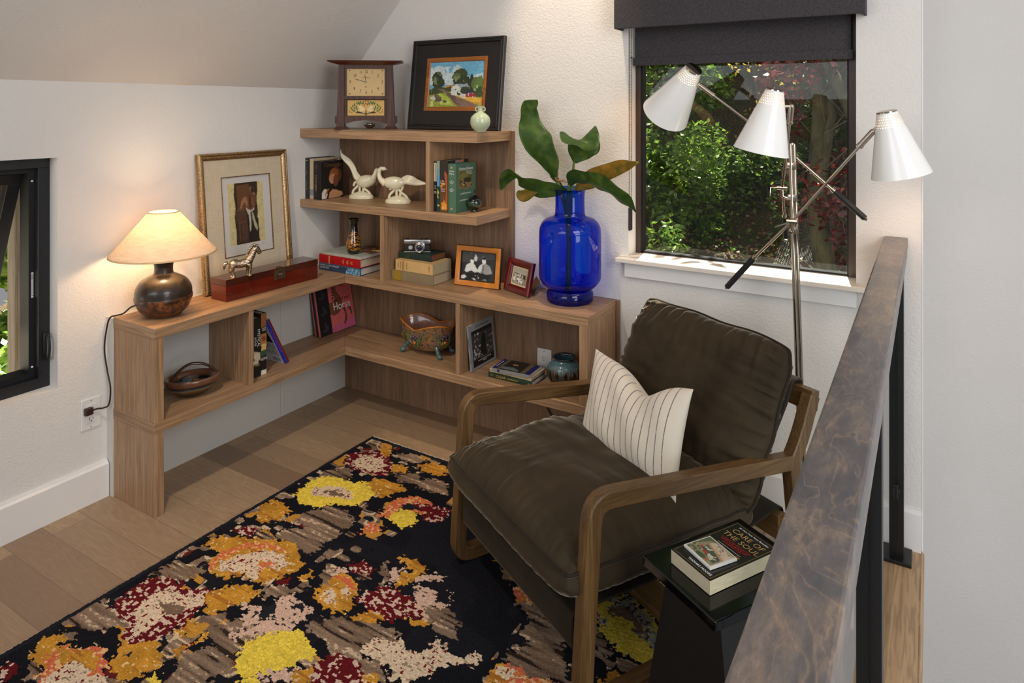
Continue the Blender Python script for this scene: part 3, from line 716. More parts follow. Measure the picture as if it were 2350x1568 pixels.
# ------------------------------------------------------------------ roller blind
def blindmat():
    t = NT('charcoal_blind_weave'); a = t.noise(t.coord((120, 120, 900)), 1, 2); b2 = t.noise(t.coord((900, 900, 120)), 1, 2)
    m = t.math('MULTIPLY', t.math('ADD', a, b2), .5); t.l(t.ramp(m, [(.36, lin((36, 33, 35))), (.64, lin((76, 71, 74)))]), t.b.inputs['Base Color']); t.set(Roughness=.9); t.bump(m, .2, .001); return t.m
m_bl = blindmat()
bl = thing('roller_blind', 'charcoal roller blind with fabric valance, half lowered over the big window', 'blind', (1.97, YW, 1.76))
def bp(name, bm, m, **k):
    o = obj(name, bm, m, bl, **k); o.data.transform(Matrix.Translation((-1.97, -YW, -1.76))); return o
bp('valance', box(box(bx(1.529, -.062, 1.763, 2.416, -.046, 2.10, bev=.002), 1.529, -.046, 1.763, 1.537, YW, 2.10), 2.408, -.046, 1.763, 2.416, YW, 2.10), m_bl)
bp('fabric', bx(1.574, .052, 1.648, 2.364, .0535, 2.02), m_bl); bp('hem_bar', bx(1.566, .046, 1.621, 2.371, .060, 1.654, bev=.002), m_bl)
bp('roller', cyl(B(), (1.565, .035, 2.03), (2.375, .035, 2.03), .022, 24), m_post, smooth=True)
def beads(x, y, z0, z1):
    b = B(); n = int((z1-z0)/.0062)
    for i in range(n+1): ball(b, (x, y, z0+i*.0062), .0021, sub=1)
    tube(b, [(x, y, z0), (x, y, z1)], .0006, 5); return b
m_bead = plain('brown_bead_chain', (74, 60, 48), .4)
bp('bead_chain', beads(1.5605, .022, 1.03, 1.99), m_bead, smooth=True); bp('bead_chain', beads(1.5635, .040, 1.03, 1.99), m_bead, smooth=True)
bp('chain_weight', box(bx(1.5575, .016, .953, 1.566, .046, 1.047, bev=.004), 1.5572, .024, 1.03, 1.5663, .038, 1.043), plain('dark_bronze_plastic', (48, 40, 36), .45))
bp('chain_stop', ball(B(), (1.5635, .040, 1.655), .0042), m_bead, smooth=True)
# ------------------------------------------------------------------ articulating floor lamp
m_nick = plain('polished_nickel', (196, 184, 168), .14, 1, var=.02); m_lea = plain('black_leather_grip', (18, 17, 17), .55, bump=.3, bscale=500)
fl = thing('floor_lamp', 'tall nickel floor lamp with three swivelling white cone shades in front of the window', 'floor lamp', (2.246, -.172, 0))
FO = Vector((2.246, -.172, 0)); q = lambda p: Vector(p)-FO
top = q((2.206, -.172, 1.33)); bot = Vector((0, 0, .03)); axis = (top-bot).normalized()
b = B()
for k in range(3):
    a = 2*PI*k/3+.3; o_ = Vector((math.cos(a), math.sin(a), 0))*.0085; tube(b, [bot+o_, top+o_], .0058, 12)
cyl(b, top-axis*.002, top+axis*.004, .011)
obj('pole', b, m_nick, fl, True)
obj('base', lathe(B(), [(0, 0), (.118, 0), (.121, .003), (.121, .016), (.115, .021), (.02, .024), (.016, .05), (0, .05)], 48), m_nick, fl, True)
def shademat():
    t = NT('white_enamel_shade'); tc = t.n('ShaderNodeTexCoord'); sp = t.n('ShaderNodeSeparateXYZ'); t.l(tc.outputs['Object'], sp.inputs[0])
    th = t.math('ARCTAN2', sp.outputs[1], sp.outputs[0]); z = sp.outputs[2]
    row = t.math('MULTIPLY', z, 1/.0078); ri = t.math('FLOOR', row)
    u = t.math('ADD', t.math('MULTIPLY', th, 30/(2*PI)), t.math('MULTIPLY', t.math('MODULO', ri, 2), .5))
    fu = t.math('SUBTRACT', t.math('FRACT', t.math('ADD', u, 60)), .5); fv = t.math('SUBTRACT', t.math('FRACT', row), .5)
    r = t.math('SQRT', t.math('ADD', t.math('POWER', fu, 2), t.math('POWER', fv, 2)))
    hole = t.math('MULTIPLY', t.math('LESS_THAN', r, .26), t.math('MULTIPLY', t.math('LESS_THAN', z, -.0078), t.math('GREATER_THAN', z, -.0468)))
    tr = t.n('ShaderNodeBsdfTransparent'); mx = t.n('ShaderNodeMixShader'); t.l(hole, mx.inputs[0])
    t.b.inputs['Base Color'].default_value = (*lin((250, 249, 246)), 1); t.set(Roughness=.22, Coat_Weight=.3)
    t.l(t.b.outputs[0], mx.inputs[1]); t.l(tr.outputs[0], mx.inputs[2]); t.l(mx.outputs[0], t.out.inputs[0]); return t.m
m_shade = shademat(); m_bulb = emit('warm_bulb', (255, 190, 110), 9)
def lampshade(tp, op, joint, ro=.089, rt=.030):
    tp, op, joint = q(tp), q(op), q(joint); ax = (tp-op).normalized(); L = (tp-op).length
    M = basis(tp, ax.orthogonal(), ax.cross(ax.orthogonal()), ax)
    o = obj('shade', lathe(B(), [(rt-.0012, -.001), (rt, 0), (ro, -L), (ro-.0014, -L), (rt-.0016, -.001)], 72), m_shade, fl, 35, M=M)
    obj('shade_cap', lathe(B(), [(0, .0035), (rt-.003, .0035), (rt+.0008, .002), (rt+.0008, -.002), (rt-.002, -.002), (0, -.001)], 48), m_nick, o, True)
    obj('bulb', ball(B(), (0, 0, -L*.42), .020, sub=3), m_bulb, o, True)
    d = bpy.data.lights.new('bulb_light', 'POINT'); d.energy = .85; d.color = (1, .62, .30); d.shadow_soft_size = .02
    l = bpy.data.objects.new('bulb_light', d); C.objects.link(l); l.parent = fl; l.location = tp-ax*(L*.42+.028)
    b = B(); s_ = tp-ax*L*.22; dd = joint-s_; dd -= ax*dd.dot(ax); dd.normalize(); e0 = s_+dd*(rt+(ro-rt)*.22); cyl(b, e0-dd*.002, joint, .0045, 12); ball(b, joint, .0085)
    obj('swivel', b, m_nick, fl, True)
    return o
def arm(joint, piv, hs, end):
    j, p, h, e = q(joint), q(piv), q(hs), q(end); b = B(); d = (p-j).normalized()
    cyl(b, j, j+d*.052, .0092, 16); cyl(b, j+d*.052, j+d*.062, .0105); tube(b, [j+d*.05, p, h], .0049, 12); cyl(b, h-(e-h).normalized()*.012, h, .0078)
    obj('arm', b, m_nick, fl, True)
    g = cyl(B(), h, e, .0098, 20); o = obj('grip', g, m_lea, fl, True); d2 = (e-h).normalized()
    obj('grip_tip', tube(B(), [e, e+d2*.003, e+d2*.009], [.0098, .0075, .003], 16), m_nick, o, True)
lampshade((1.889, -.20, 1.587), (1.756, -.11, 1.427), (1.906, -.18, 1.53)); arm((1.906, -.18, 1.53), (2.209, -.176+.03, 1.291), (2.332, -.130, 1.177), (2.419, -.115, 1.095))
lampshade((2.487, -.24, 1.438), (2.525, -.22, 1.248), (2.450, -.235, 1.378), .083, .028); arm((2.450, -.235, 1.378), (2.214, -.205, 1.079), (2.089, -.19, .941), (1.999, -.178, .83))
lampshade((2.193, -.38, 1.504), (2.152, -.38, 1.315), (2.236, -.352, 1.455), .083, .027); arm((2.236, -.352, 1.455), (2.181, -.185, 1.185), (2.178, -.125, 1.078), (2.177, -.095, 1.005))
for (pp, z, s_) in (((2.214, -.205, 1.079), 1.079, -1), ((2.181, -.185, 1.185), 1.185, 1), ((2.209, -.146, 1.291), 1.291, 1)):
    a = bot+axis*((z-.03)/axis.z); p = q(pp); b = B(); box(b, a.x-.014, a.y-.013, a.z-.045, a.x+.014, a.y+.013, a.z-.020, .002)
    tube(b, [a+Vector((0, 0, -.03)), (a+p)/2+Vector((0, 0, -.034)), p+Vector((0, 0, -.028)), p], .006, 10); cyl(b, p-Vector((.016, 0, 0)), p+Vector((.016, 0, 0)), .0075)
    if s_ > 0 and z < 1.2: tube(b, [p, p+Vector((-.035, -.01, .0)), p+Vector((-.036, -.01, -.028))], .0032, 8)
    if z < 1.1: tube(b, [p, p+Vector((-.05, -.02, -.02))], [.004, .0022], 8)
    obj('clamp', b, m_nick, fl, True)
# ------------------------------------------------------------------ blue glass vase with banana leaves
VX, VY = 1.354, -.100
def blueglass():
    t = NT('cobalt_glass'); tr = t.n('ShaderNodeBsdfTransparent'); lw = t.n('ShaderNodeLayerWeight'); lw.inputs[0].default_value = .35
    c = t.ramp(lw.outputs['Facing'], [(0, (.06, .32, .97)), (.45, (.025, .16, .88)), (.75, (.006, .03, .50)), (1, (.002, .004, .10))]); t.l(c, tr.inputs[0])
    gl = t.n('ShaderNodeBsdfGlossy'); gl.inputs['Roughness'].default_value = .03; mx = t.n('ShaderNodeMixShader'); l2 = t.n('ShaderNodeLayerWeight'); l2.inputs[0].default_value = .5; fr = t.math('ADD', t.math('MULTIPLY', t.math('POWER', l2.outputs['Facing'], 5), .8), .04)
    df = t.n('ShaderNodeBsdfDiffuse'); df.inputs[0].default_value = (.003, .02, .45, 1); m0 = t.n('ShaderNodeMixShader'); m0.inputs[0].default_value = .07
    t.l(tr.outputs[0], m0.inputs[1]); t.l(df.outputs[0], m0.inputs[2])
    t.l(fr, mx.inputs[0]); t.l(m0.outputs[0], mx.inputs[1]); t.l(gl.outputs[0], mx.inputs[2]); t.l(mx.outputs[0], t.out.inputs[0]); return t.m
prof = [(0, .004), (.07, .002), (.086, 0), (.093, .006), (.095, .020), (.0935, .038), (.088, .046), (.086, .050)]+[tuple(p) for p in smoothprof([(.088, .052), (.106, .066), (.120, .084), (.1255, .108), (.1255, .2), (.1255, .275), (.119, .308), (.100, .330), (.072, .340), (.062, .350), (.0595, .375), (.0595, .43), (.064, .447), (.082, .456)], 5)]
vb = lathe(B(), prof, 96, (VX, VY, ZC)); [lathe(vb, [(0, z), (r_, z)], 64, (VX, VY, ZC)) for r_, z in ((.090, .008), (.092, .014), (.093, .022), (.091, .032), (.085, .042))]
tag(obj('vase', vb, blueglass(), None, 'all'), 'tall cobalt blue glass vase with ringed foot at the end of the walnut counter', 'vase')
def leafmat(name, c1, c2, c3):
    t = NT(name); n = t.noise(t.coord((1, 1, 1)), 22, 4, .6, .8); a = t.ramp(n, [(.25, lin(c1)), (.52, lin(c2)), (.76, lin(c3))])
    f = t.noise(t.coord((500, 60, 60)), 1, 1); a = t.mix(t.math('MULTIPLY', f, .15), a, lin((150, 160, 90)))
    t.l(a, t.b.inputs['Base Color']); t.set(Roughness=.38, Specular_IOR_Level=.5)
    tl = t.n('ShaderNodeBsdfTranslucent'); t.l(a, tl.inputs[0]); mx = t.n('ShaderNodeMixShader'); mx.inputs[0].default_value = .25
    t.l(t.b.outputs[0], mx.inputs[1]); t.l(tl.outputs[0], mx.inputs[2]); t.l(mx.outputs[0], t.out.inputs[0]); return t.m
m_lf = leafmat('banana_leaf', (40, 76, 34), (72, 112, 48), (124, 142, 62)); m_lf2 = leafmat('yellowing_leaf', (96, 110, 40), (168, 132, 48), (198, 150, 62)); m_stem = leafmat('leaf_stem', (70, 92, 46), (108, 122, 60), (140, 140, 80))
pl = thing('banana_leaf_stems', 'cut green banana leaves with curling yellowed tips standing in the blue vase', 'plant', (VX, VY, ZC+.02))
PO = Vector((VX, VY, ZC+.02))
def leaf(path, widths, side, fold=.25, mat=m_lf, wav=.10, seed=0, name='leaf'):
    P = smoothprof(path, 7); n = len(P); Wd = [x[0] for x in smoothprof([(w_, 0) for w_ in widths], 7)]; Sd = smoothprof(side, 7) if isinstance(side[0], (tuple, list)) else [Vector(side)]*n
    bm = B(); rows = []; m = 12; rs = random.Random(seed); ph = rs.uniform(0, 6)
    for i in range(n):
        d = (P[min(i+1, n-1)]-P[max(i-1, 0)]).normalized(); s_ = Sd[min(i, len(Sd)-1)]; s_ = (s_-d*s_.dot(d)).normalized(); nn = d.cross(s_)
        row = []
        for j in range(m+1):
            a = -1+2*j/m; ww = max(.0012, Wd[min(i, len(Wd)-1)]); off = abs(a)*fold*ww+math.sin(i*.55+ph+(2 if a > 0 else 0))*wav*ww*a*a
            row.append(bm.verts.new(P[i]+s_*a*ww+nn*off-PO))
        rows.append(row)
    for i in range(n-1):
        for j in range(m): bm.faces.new((rows[i][j], rows[i][j+1], rows[i+1][j+1], rows[i+1][j]))
    bmesh.ops.solidify(bm, geom=bm.faces[:], thickness=.0008)
    return obj(name, bm, mat, pl, 'all')
y = -.1
leaf([(1.300, y, 1.125), (1.286, -.102, 1.165), (1.262, -.115, 1.225), (1.222, -.125, 1.295), (1.187, -.118, 1.352), (1.163, -.105, 1.40), (1.148, -.09, 1.44), (1.147, -.085, 1.484)], [.004, .014, .050, .064, .056, .046, .050, .056], [(1, -.5, .4), (1, -.4, .4), (1, -.2, .5), (1, 0, .45), (.9, .5, .3), (1, .3, .2), (1, -.3, .1), (1, -.5, 0)], .22, seed=2)
leaf([(1.350, -.12, 1.118), (1.300, -.15, 1.125), (1.250, -.17, 1.135), (1.190, -.18, 1.158), (1.135, -.17, 1.182), (1.085, -.155, 1.168), (1.056, -.15, 1.105)], [.008, .036, .046, .050, .048, .036, .004], [(0, -.6, 1), (0, -.5, 1), (.2, -.6, .9), (.2, -.8, .7), (.1, -.9, .6), (-.4, -.9, .2), (-.9, -.6, .1)], -.35, seed=5)
leaf([(1.372, y, 1.228), (1.382, -.105, 1.262), (1.398, -.115, 1.302), (1.418, -.13, 1.325), (1.446, -.155, 1.318), (1.474, -.17, 1.285)], [.010, .052, .082, .080, .062, .036], [(1, -.3, -.1), (1, -.2, -.1), (1, -.2, .05), (.9, .5, .5), (.5, .8, .5), (.3, .9, .4)], .3, seed=7)
leaf([(1.375, -.09, 1.115), (1.410, -.075, 1.150), (1.460, -.06, 1.185), (1.520, -.05, 1.207), (1.575, -.045, 1.228), (1.626, -.045, 1.240)], [.010, .034, .040, .032, .026, .004], [(-.3, -.5, 1), (-.3, -.5, 1), (-.2, -.6, 1), (-.2, -.4, 1), (-.2, -.5, 1), (0, -1, .5)], .3, m_lf2, seed=9)
leaf([(1.362, -.125, 1.140), (1.395, -.16, 1.168), (1.450, -.19, 1.172), (1.515, -.20, 1.160), (1.580, -.195, 1.128), (1.635, -.185, 1.090), (1.668, -.18, 1.060)], [.010, .032, .042, .052, .050, .036, .003], [(0, -.7, .9), (0, -.8, .8), (.1, -.8, .7), (.3, -.8, .7), (.4, -.7, .6), (.5, -.7, .5), (.5, -.7, .5)], -.3, seed=11)
leaf([(1.318, -.08, 1.118), (1.275, -.075, 1.142), (1.245, -.07, 1.170), (1.262, -.055, 1.205)], [.008, .042, .044, .008], [(.4, -.8, .5)]*4, .25, seed=12)
leaf([(1.245, -.15, 1.150), (1.212, -.16, 1.120), (1.170, -.165, 1.098), (1.140, -.16, 1.104)], [.014, .034, .032, .008], [(.3, -.6, -.8)]*4, -.3, m_lf2, seed=13)
for nm, pts, r in (('leaf_stem', [(1.372, -.1, 1.232), (1.366, -.1, 1.17), (1.358, -.1, 1.11), (1.350, -.1, .95), (1.352, -.1, .70)], [.0045, .006, .0085, .0095, .009]),
                   ('leaf_stem', [(1.290, -.102, 1.165), (1.306, -.1, 1.125), (1.330, -.095, 1.05), (1.345, -.09, .9), (1.335, -.09, .71)], [.006, .009, .010, .010, .009]),
                   ('leaf_stem', [(1.362, -.122, 1.142), (1.352, -.115, 1.08), (1.345, -.11, .98)], [.006, .007, .007])):
    P = smoothprof(pts, 5); R = [x[0] for x in smoothprof([(a, 0) for a in r], 5)]; obj(nm, tube(B(), [p-PO for p in P], R, 10), m_stem, pl, 'all')
hb = B(); 
for a in ((.03, .02, .0), (.055, -.01, -.005), (.02, -.02, .035)): tube(hb, [Vector((1.298, -.11, 1.155))-PO, Vector((1.298, -.11, 1.155))+Vector(a)-PO], [.004, .001], 6)
obj('dry_husk', hb, plain('dry_husk', (150, 98, 66), .8), pl, True)
# ------------------------------------------------------------------ table lamp
TX, TY = .126, -1.066
tl = thing('table_lamp', 'lit table lamp with a round bronzed pottery base and a cream cone shade', 'table lamp', (TX, TY, ZC))
def potmat():
    t = NT('bronzed_pottery'); tc = t.n('ShaderNodeTexCoord'); sp = t.n('ShaderNodeSeparateXYZ'); t.l(tc.outputs['Object'], sp.inputs[0]); n = t.noise(t.coord(), 45, 5, .7)
    lo = t.ramp(n, [(.35, lin((38, 26, 20))), (.5, lin((78, 44, 26))), (.66, lin((136, 82, 44)))]); up = t.ramp(n, [(.3, lin((34, 28, 24))), (.7, lin((60, 48, 36)))])
    a = t.mix(t.ramp(sp.outputs[2], [(.0, (0, 0, 0)), (1, (1, 1, 1))]), lo, up); gt = t.math('GREATER_THAN', sp.outputs[2], .074); a = t.mix(gt, lo, up)
    t.l(a, t.b.inputs['Base Color']); t.set(Roughness=.3, Coat_Weight=.25); t.bump(n, .15, .002); return t.m
pr = [(0, .0), (.056, 0), (.062, .004)]+[tuple(p) for p in smoothprof([(.064, .006), (.086, .028), (.099, .058), (.1005, .072), (.0990, .0745), (.0987, .078), (.096, .103), (.080, .130), (.054, .147), (.038, .155), (.033, .163), (.0335, .190), (.044, .203)], 5)]+[(.044, .206), (.034, .205), (.031, .16), (0, .16)]
obj('lamp_base', lathe(B(), pr, 64), potmat(), tl, 'all')
def shadem():
    t = NT('cream_paper_shade'); n = t.noise(t.coord((30, 30, 200)), 1, 3); c = t.ramp(n, [(.3, lin((232, 212, 186))), (.7, lin((244, 228, 206)))])
    d = t.n('ShaderNodeBsdfDiffuse'); tr = t.n('ShaderNodeBsdfTranslucent'); t.l(c, d.inputs[0]); t.l(c, tr.inputs[0]); mx = t.n('ShaderNodeMixShader'); mx.inputs[0].default_value = .42
    t.l(d.outputs[0], mx.inputs[1]); t.l(tr.outputs[0], mx.inputs[2]); t.l(mx.outputs[0], t.out.inputs[0]); return t.m
ls = obj('lamp_shade', lathe(B(), [(.1835, .2305), (.1840, .2325), (.053, .388), (.0515, .388), (.1825, .2305)], 96), shadem(), tl, 35)
obj('shade_trim', lathe(lathe(B(), [(.1845, .2300), (.1855, .2310), (.1842, .2355), (.181, .2355), (.182, .2300), (.1845, .2300)], 96), [(.0535, .385), (.0545, .3875), (.0525, .3905), (.050, .389), (.051, .385), (.0535, .385)], 64), plain('shade_trim', (206, 170, 124), .8), ls, True)
b = B(); cyl(b, (0, 0, .18), (0, 0, .265), .012); obj('socket', b, m_nick, tl, True)
b = B(); cyl(b, (-.053, 0, .380), (.053, 0, .380), .0016, 6); cyl(b, (0, -.053, .380), (0, .053, .380), .0016, 6); cyl(b, (0, .03, .26), (0, .04, .380), .0016, 6); cyl(b, (0, -.03, .26), (0, -.04, .380), .0016, 6); obj('harp', b, m_nick, tl, True)
obj('bulb', ball(B(), (0, 0, .262), .026, sub=3), emit('table_bulb', (255, 214, 150), 9), tl, True)
d = bpy.data.lights.new('table_bulb_light', 'POINT'); d.energy = 3.4; d.color = (1, .70, .42); d.shadow_soft_size = .03
l_ = bpy.data.objects.new('table_bulb_light', d); C.objects.link(l_); l_.parent = tl; l_.location = (0, 0, .322)
cp = smoothprof([(-.030, -.070, .050), (-0.046, -0.097, 0.045), (-0.081, -0.107, 0.018), (-0.106, -0.120, 0.010), (-0.123, -0.133, 0.002), (-0.139, -0.136, -0.039), (-0.147, -0.140, -0.114), (-0.135, -0.136, -0.195), (-0.117, -0.134, -0.256), (-0.127, -0.134, -0.318), (-0.146, -0.143, -0.333), (-0.150, -0.163, -0.330), (-0.151, -0.178, -0.329)], 5)
obj('cord', tube(B(), cp, .0030, 8), plain('brown_cord', (46, 30, 24), .4), tl, 'all')
obj('plug', box(bx(-.161, -.208, -.342, -.141, -.180, -.316, bev=.004), -.1665, -.202, -.338, -.159, -.188, -.320), plain('brown_plug', (50, 30, 22), .4), tl)
def outlet(name, lab, M):
    t = thing(name, lab, 'outlet', M=M); W = plain('white_outlet_plastic', (228, 226, 222), .35, var=.01)
    obj('cover_plate', bx(-.035, -.057, 0, .035, .057, .0055, bev=.003), W, t)
    obj('receptacle', bx(-.017, -.034, .005, .017, .034, .0072, bev=.0008), W, t)
    for s_ in (1, -1):
        b = B(); z = s_*.0185; box(b, -.0075, z-.003, .0068, -.0055, z+.006, .0077); box(b, .0050, z-.002, .0068, .0070, z+.005, .0077); cyl(b, (0, z-.008, .0068), (0, z-.008, .0077), .0023, 10); obj('socket_slots', b, m_blk2, t)
    [obj('screw', cyl(B(), (0, z, .005), (0, z, .0062), .0022, 10), m_nick, t) for z in (.048, -.048)]
outlet('wall_outlet', 'white duplex wall outlet left of the bookcase with a brown plug in it', basis((XW, -1.2465, .326), (0, 1, 0), (0, 0, 1), (1, 0, 0)))
outlet('wall_outlet', 'white duplex outlet on the walnut back panel behind the black and blue pot', basis((1.183, -.0002, .356), (1, 0, 0), (0, 0, 1), (0, -1, 0)))
tag(obj('power_cable', tube(B(), smoothprof([(1.175, -.006, .293), (1.20, -.008, .17), (1.24, -.010, .12), (1.30, -.012, .06), (1.36, -.02, .006), (1.44, -.05, .006)], 5), .0028, 8), m_blk2, None, 'all'), 'black power cable running down the walnut panel behind the lounge chair', 'cable')
# ------------------------------------------------------------------ books
m_ink = {}
def ink(c, metal=0): 
    k = 'ink_%d_%d_%d' % c
    return plain(k, c, .5, metal, var=.01)
GOLD = (206, 160, 78); WHT = (232, 230, 224); CRM = (226, 208, 170); BLK = (16, 15, 16)
def pagesmat(c):
    k = 'pages_%d_%d_%d' % c
    if k in _M: return _M[k]
    t = NT(k); n = t.noise(t.coord((40, 40, 2200)), 1, 1); t.l(t.ramp(n, [(.35, lin([x*.84 for x in c])), (.65, lin(c))]), t.b.inputs['Base Color']); t.set(Roughness=.85); _M[k] = t.m; return t.m
def book(label, M, W, L, T, cover, pages=(226, 214, 188), soft=False, rough=.4, group=None, cloth=0, backc=None, name='book'):
    r = thing(name, label, 'book', M=M, group=group); t = .0009 if soft else .0026; ov = .0003 if soft else .003
    cm = plain('cover_%d_%d_%d' % cover, cover, rough, var=.05, bump=cloth, bscale=900)
    b = box(B(), 0, 0, 0, W, L, t, bev=.0004, seg=1); box(b, 0, 0, T-t, W, L, T, bev=.0004, seg=1)
    sp_ = [(t*1.2, T), (t*.4, T-.0006), (0, T*.84), (-.0012 if not soft else 0, T*.5), (0, T*.16), (t*.4, .0006), (t*1.2, 0)]
    prism(b, sp_ if not soft else [(t*1.5, T), (0, T), (0, 0), (t*1.5, 0)], 0, L, 'y')
    obj('cover', b, cm, r, 30); obj('pages', bx(t, ov, t, W-ov*1.2, L-ov, T-t), pagesmat(pages), r)
    return r
def spine_art(r, L, T, shapes, y0=0, **k):
    return paint('spine_print', L, T, shapes, parent=r, M=basis((-.0016, L+y0, 0), (0, -1, 0), (0, 0, 1), (-1, 0, 0)), **k)
def spine_txt(r, s, size, c, y, T, up=False, **k):
    if up: return text(r, s, size, ink(c), (-.0016, y, T/2), (0, 0, 1), (0, 1, 0), **k)
    return text(r, s, size, ink(c), (-.0016, y, T/2), (0, -1, 0), (0, 0, 1), **k)
def front_txt(r, s, size, c, x, y, T, xd=(1, 0, 0), up=(0, 1, 0), **k): return text(r, s, size, ink(c), (x, y, T+.0004), xd, up, **k)
def flat(x, y, z, ang=0):      # lying flat, spine to the viewer, right end of the spine at (x, y)
    a = math.radians(ang); ex = Vector((-math.sin(a), math.cos(a), 0)); ey = Vector((-math.cos(a), -math.sin(a), 0)); return basis((x, y, z), ex, ey, (0, 0, 1))
def upR(x, y, z): return basis((x, y, z), (0, 1, 0), (0, 0, 1), (1, 0, 0))
# stack by the corner
Z0 = ZC+.0005
r = book('blue book with a watery spine at the bottom of the corner stack', flat(.345, -.246, Z0), .215, .270, .034, (40, 58, 84), (212, 206, 196), group='books in the corner stack')
spine_art(r, .27, .034, [('p', (44, 60, 84), [(0, 0), (1, 0), (1, 1), (0, 1)]), ('p', (70, 116, 146), [(.66, 0), (1, 0), (1, 1), (.7, 1)]), ('s', (150, 186, 200), [(.64, 0), (1, 0), (1, 1), (.64, 1)], .35, 40), ('p', (70, 84, 104), [(0, .86), (1, .86), (1, 1), (0, 1)])], nx=120)
text(r, 'FRANK LLOYD WRIGHT\nDRAWINGS', .0105, ink((196, 202, 208)), (-.0022, .262, .019), (0, -1, 0), (0, 0, 1), align='LEFT', space=1.15)
r = book('thick red book titled in gold in the middle of the corner stack', flat(.342, -.246, Z0+.0345), .213, .268, .040, (168, 14, 22), (214, 200, 172), group='books in the corner stack')
text(r, 'CHINA', .0165, ink((222, 196, 120)), (-.0024, .196, .020), (0, 0, 1), (0, 1, 0), sx=.75)
for y_, s in ((.105, 'Arts\nObjects'), (.078, 'Daily\nCulture'), (.052, 'Vol I\nBook')): text(r, s, .0068, ink((222, 196, 120)), (-.0024, y_, .02), (0, 0, 1), (0, 1, 0))
r = book('thin pale grey art book with a painted cover on top of the corner stack', flat(.344, -.245, Z0+.075), .210, .250, .0135, (176, 172, 158), (206, 204, 200), soft=True, group='books in the corner stack')
paint('cover_print', .210, .250, [('p', (164, 168, 156), [(0, 0), (1, 0), (1, 1), (0, 1)]), ('p', (112, 78, 54), [(.35, .0), (1, 0), (1, .62), (.6, .68), (.45, .5)]), ('e', (196, 150, 112), .5, .42, .14, .12), ('e', (150, 84, 50), .62, .60, .2, .1, 20), ('p', (206, 176, 110), [(.6, 0), (.95, .02), (.9, .22), (.66, .25)]), ('e', (96, 56, 36), .8, .35, .12, .2), ('s', (214, 208, 190), [(.55, .3), (.9, .3), (.9, .6), (.55, .6)], .3, 30)], parent=r, M=Matrix.Translation((0, 0, .0138)), nx=90)
text(r, 'CARAVAGGIO', .020, ink((190, 186, 172)), (.12, .215, .0145), (0, -1, 0), (1, 0, 0), sx=.6)
# three old books with the camera
r = book('olive cloth book with a mustard label at the bottom of the old book stack', flat(.743, -.211, Z0), .140, .238, .0435, (134, 116, 86), (204, 178, 146), rough=.8, cloth=.3, group='old books under the camera')
obj('spine_label', bx(-.0019, .182, .001, -.0013, .226, .0425), ink((150, 124, 36)), r)
bmk = tube(B(), smoothprof([(.004, .234, .004), (-.004, .250, .001), (-.016, .258, .0008), (-.026, .262, .0008)], 4), [.0016]*13, 6, flat=.2); obj('bookmark_ribbon', bmk, ink((196, 110, 104)), r)
r = book('tan book with faded brown lettering in the middle of the old book stack', flat(.735, -.205, Z0+.044), .137, .213, .0485, (204, 166, 108), (196, 176, 140), rough=.7, soft=True, group='old books under the camera')
for y_, s in ((.195, 'STUDS'), (.182, 'LONIGAN'), (.166, 'DEARBORN\nJUDGMENT'), (.146, 'FARRELL'), (.018, 'TIARDS')): text(r, s, .0072, ink((124, 92, 56)), (-.0018, y_, .0243), (0, 0, 1), (0, 1, 0), sx=1.1)
r = book('dark green cloth book with brown page edges directly under the camera', flat(.701, -.174, Z0+.093), .112, .183, .030, (24, 46, 38), (128, 78, 46), rough=.55, cloth=.2, group='old books under the camera')
obj('spine_label', bx(-.0019, .118, .0008, -.0013, .152, .0292), ink((40, 58, 38)), r)
# film camera
CMM = basis((.602, -.146, Z0+.1235), (.853, .522, 0), (-.522, .853, 0), (0, 0, 1))
cm_ = thing('film_camera', 'vintage silver and black film camera sitting on the green cloth book', 'camera', M=CMM)
m_sil = plain('satin_chrome', (190, 188, 184), .28, 1, var=.02); m_lth = plain('black_leatherette', (22, 21, 22), .6, bump=.5, bscale=700)
obj('body', bx(-.0610, -.0145, .004, .0610, .0145, .0375, bev=.008, seg=4), m_lth, cm_, True); obj('bottom_plate', bx(-.0605, -.0145, 0, .0605, .0145, .0045, bev=.0012), m_sil, cm_)
b = bx(-.0600, -.0142, .0370, .0600, .0142, .0580, bev=.003); box(b, -.006, -.0150, .0180, .034, -.010, .040, bev=.002); obj('top_plate', b, m_sil, cm_, True)
b = B(); cyl(b, (-.048, .0, .0575), (-.048, 0, .0615), .009, 24); cyl(b, (.040, 0, .0575), (.040, 0, .0608), .0075, 24); cyl(b, (.018, -.002, .0575), (.018, -.002, .0622), .004, 20); obj('dials', b, plain('black_dial', (36, 35, 36), .3, .6), cm_, True)
ln = lathe(B(), [(.021, 0), (.0235, .001), (.0235, .008), (.0215, .009), (.0215, .014), (.0200, .0155), (.0200, .020), (.0180, .021), (.0150, .0195), (.0125, .0165), (.0125, .012)], 40)
lo = obj('lens', ln, m_sil, cm_, True, M=basis((.013, -.0145, .0225), (1, 0, 0), (0, 0, 1), (0, -1, 0)))
obj('lens_barrel', lathe(B(), [(.0120, .0120), (.0150, .0190), (.0182, .0206), (.0196, .0204)], 40), m_post, lo, True)
obj('lens_glass', lathe(B(), [(0, .0150), (.006, .0144), (.0126, .0125)], 32), plain('coated_lens', (34, 22, 52), .04, .0, coat=1), lo, True)
obj('front_dial', cyl(B(), (-.030, -.0142, .0225), (-.030, -.0168, .0225), .0092, 28), plain('light_dial', (206, 206, 204), .35, .6), cm_, True)
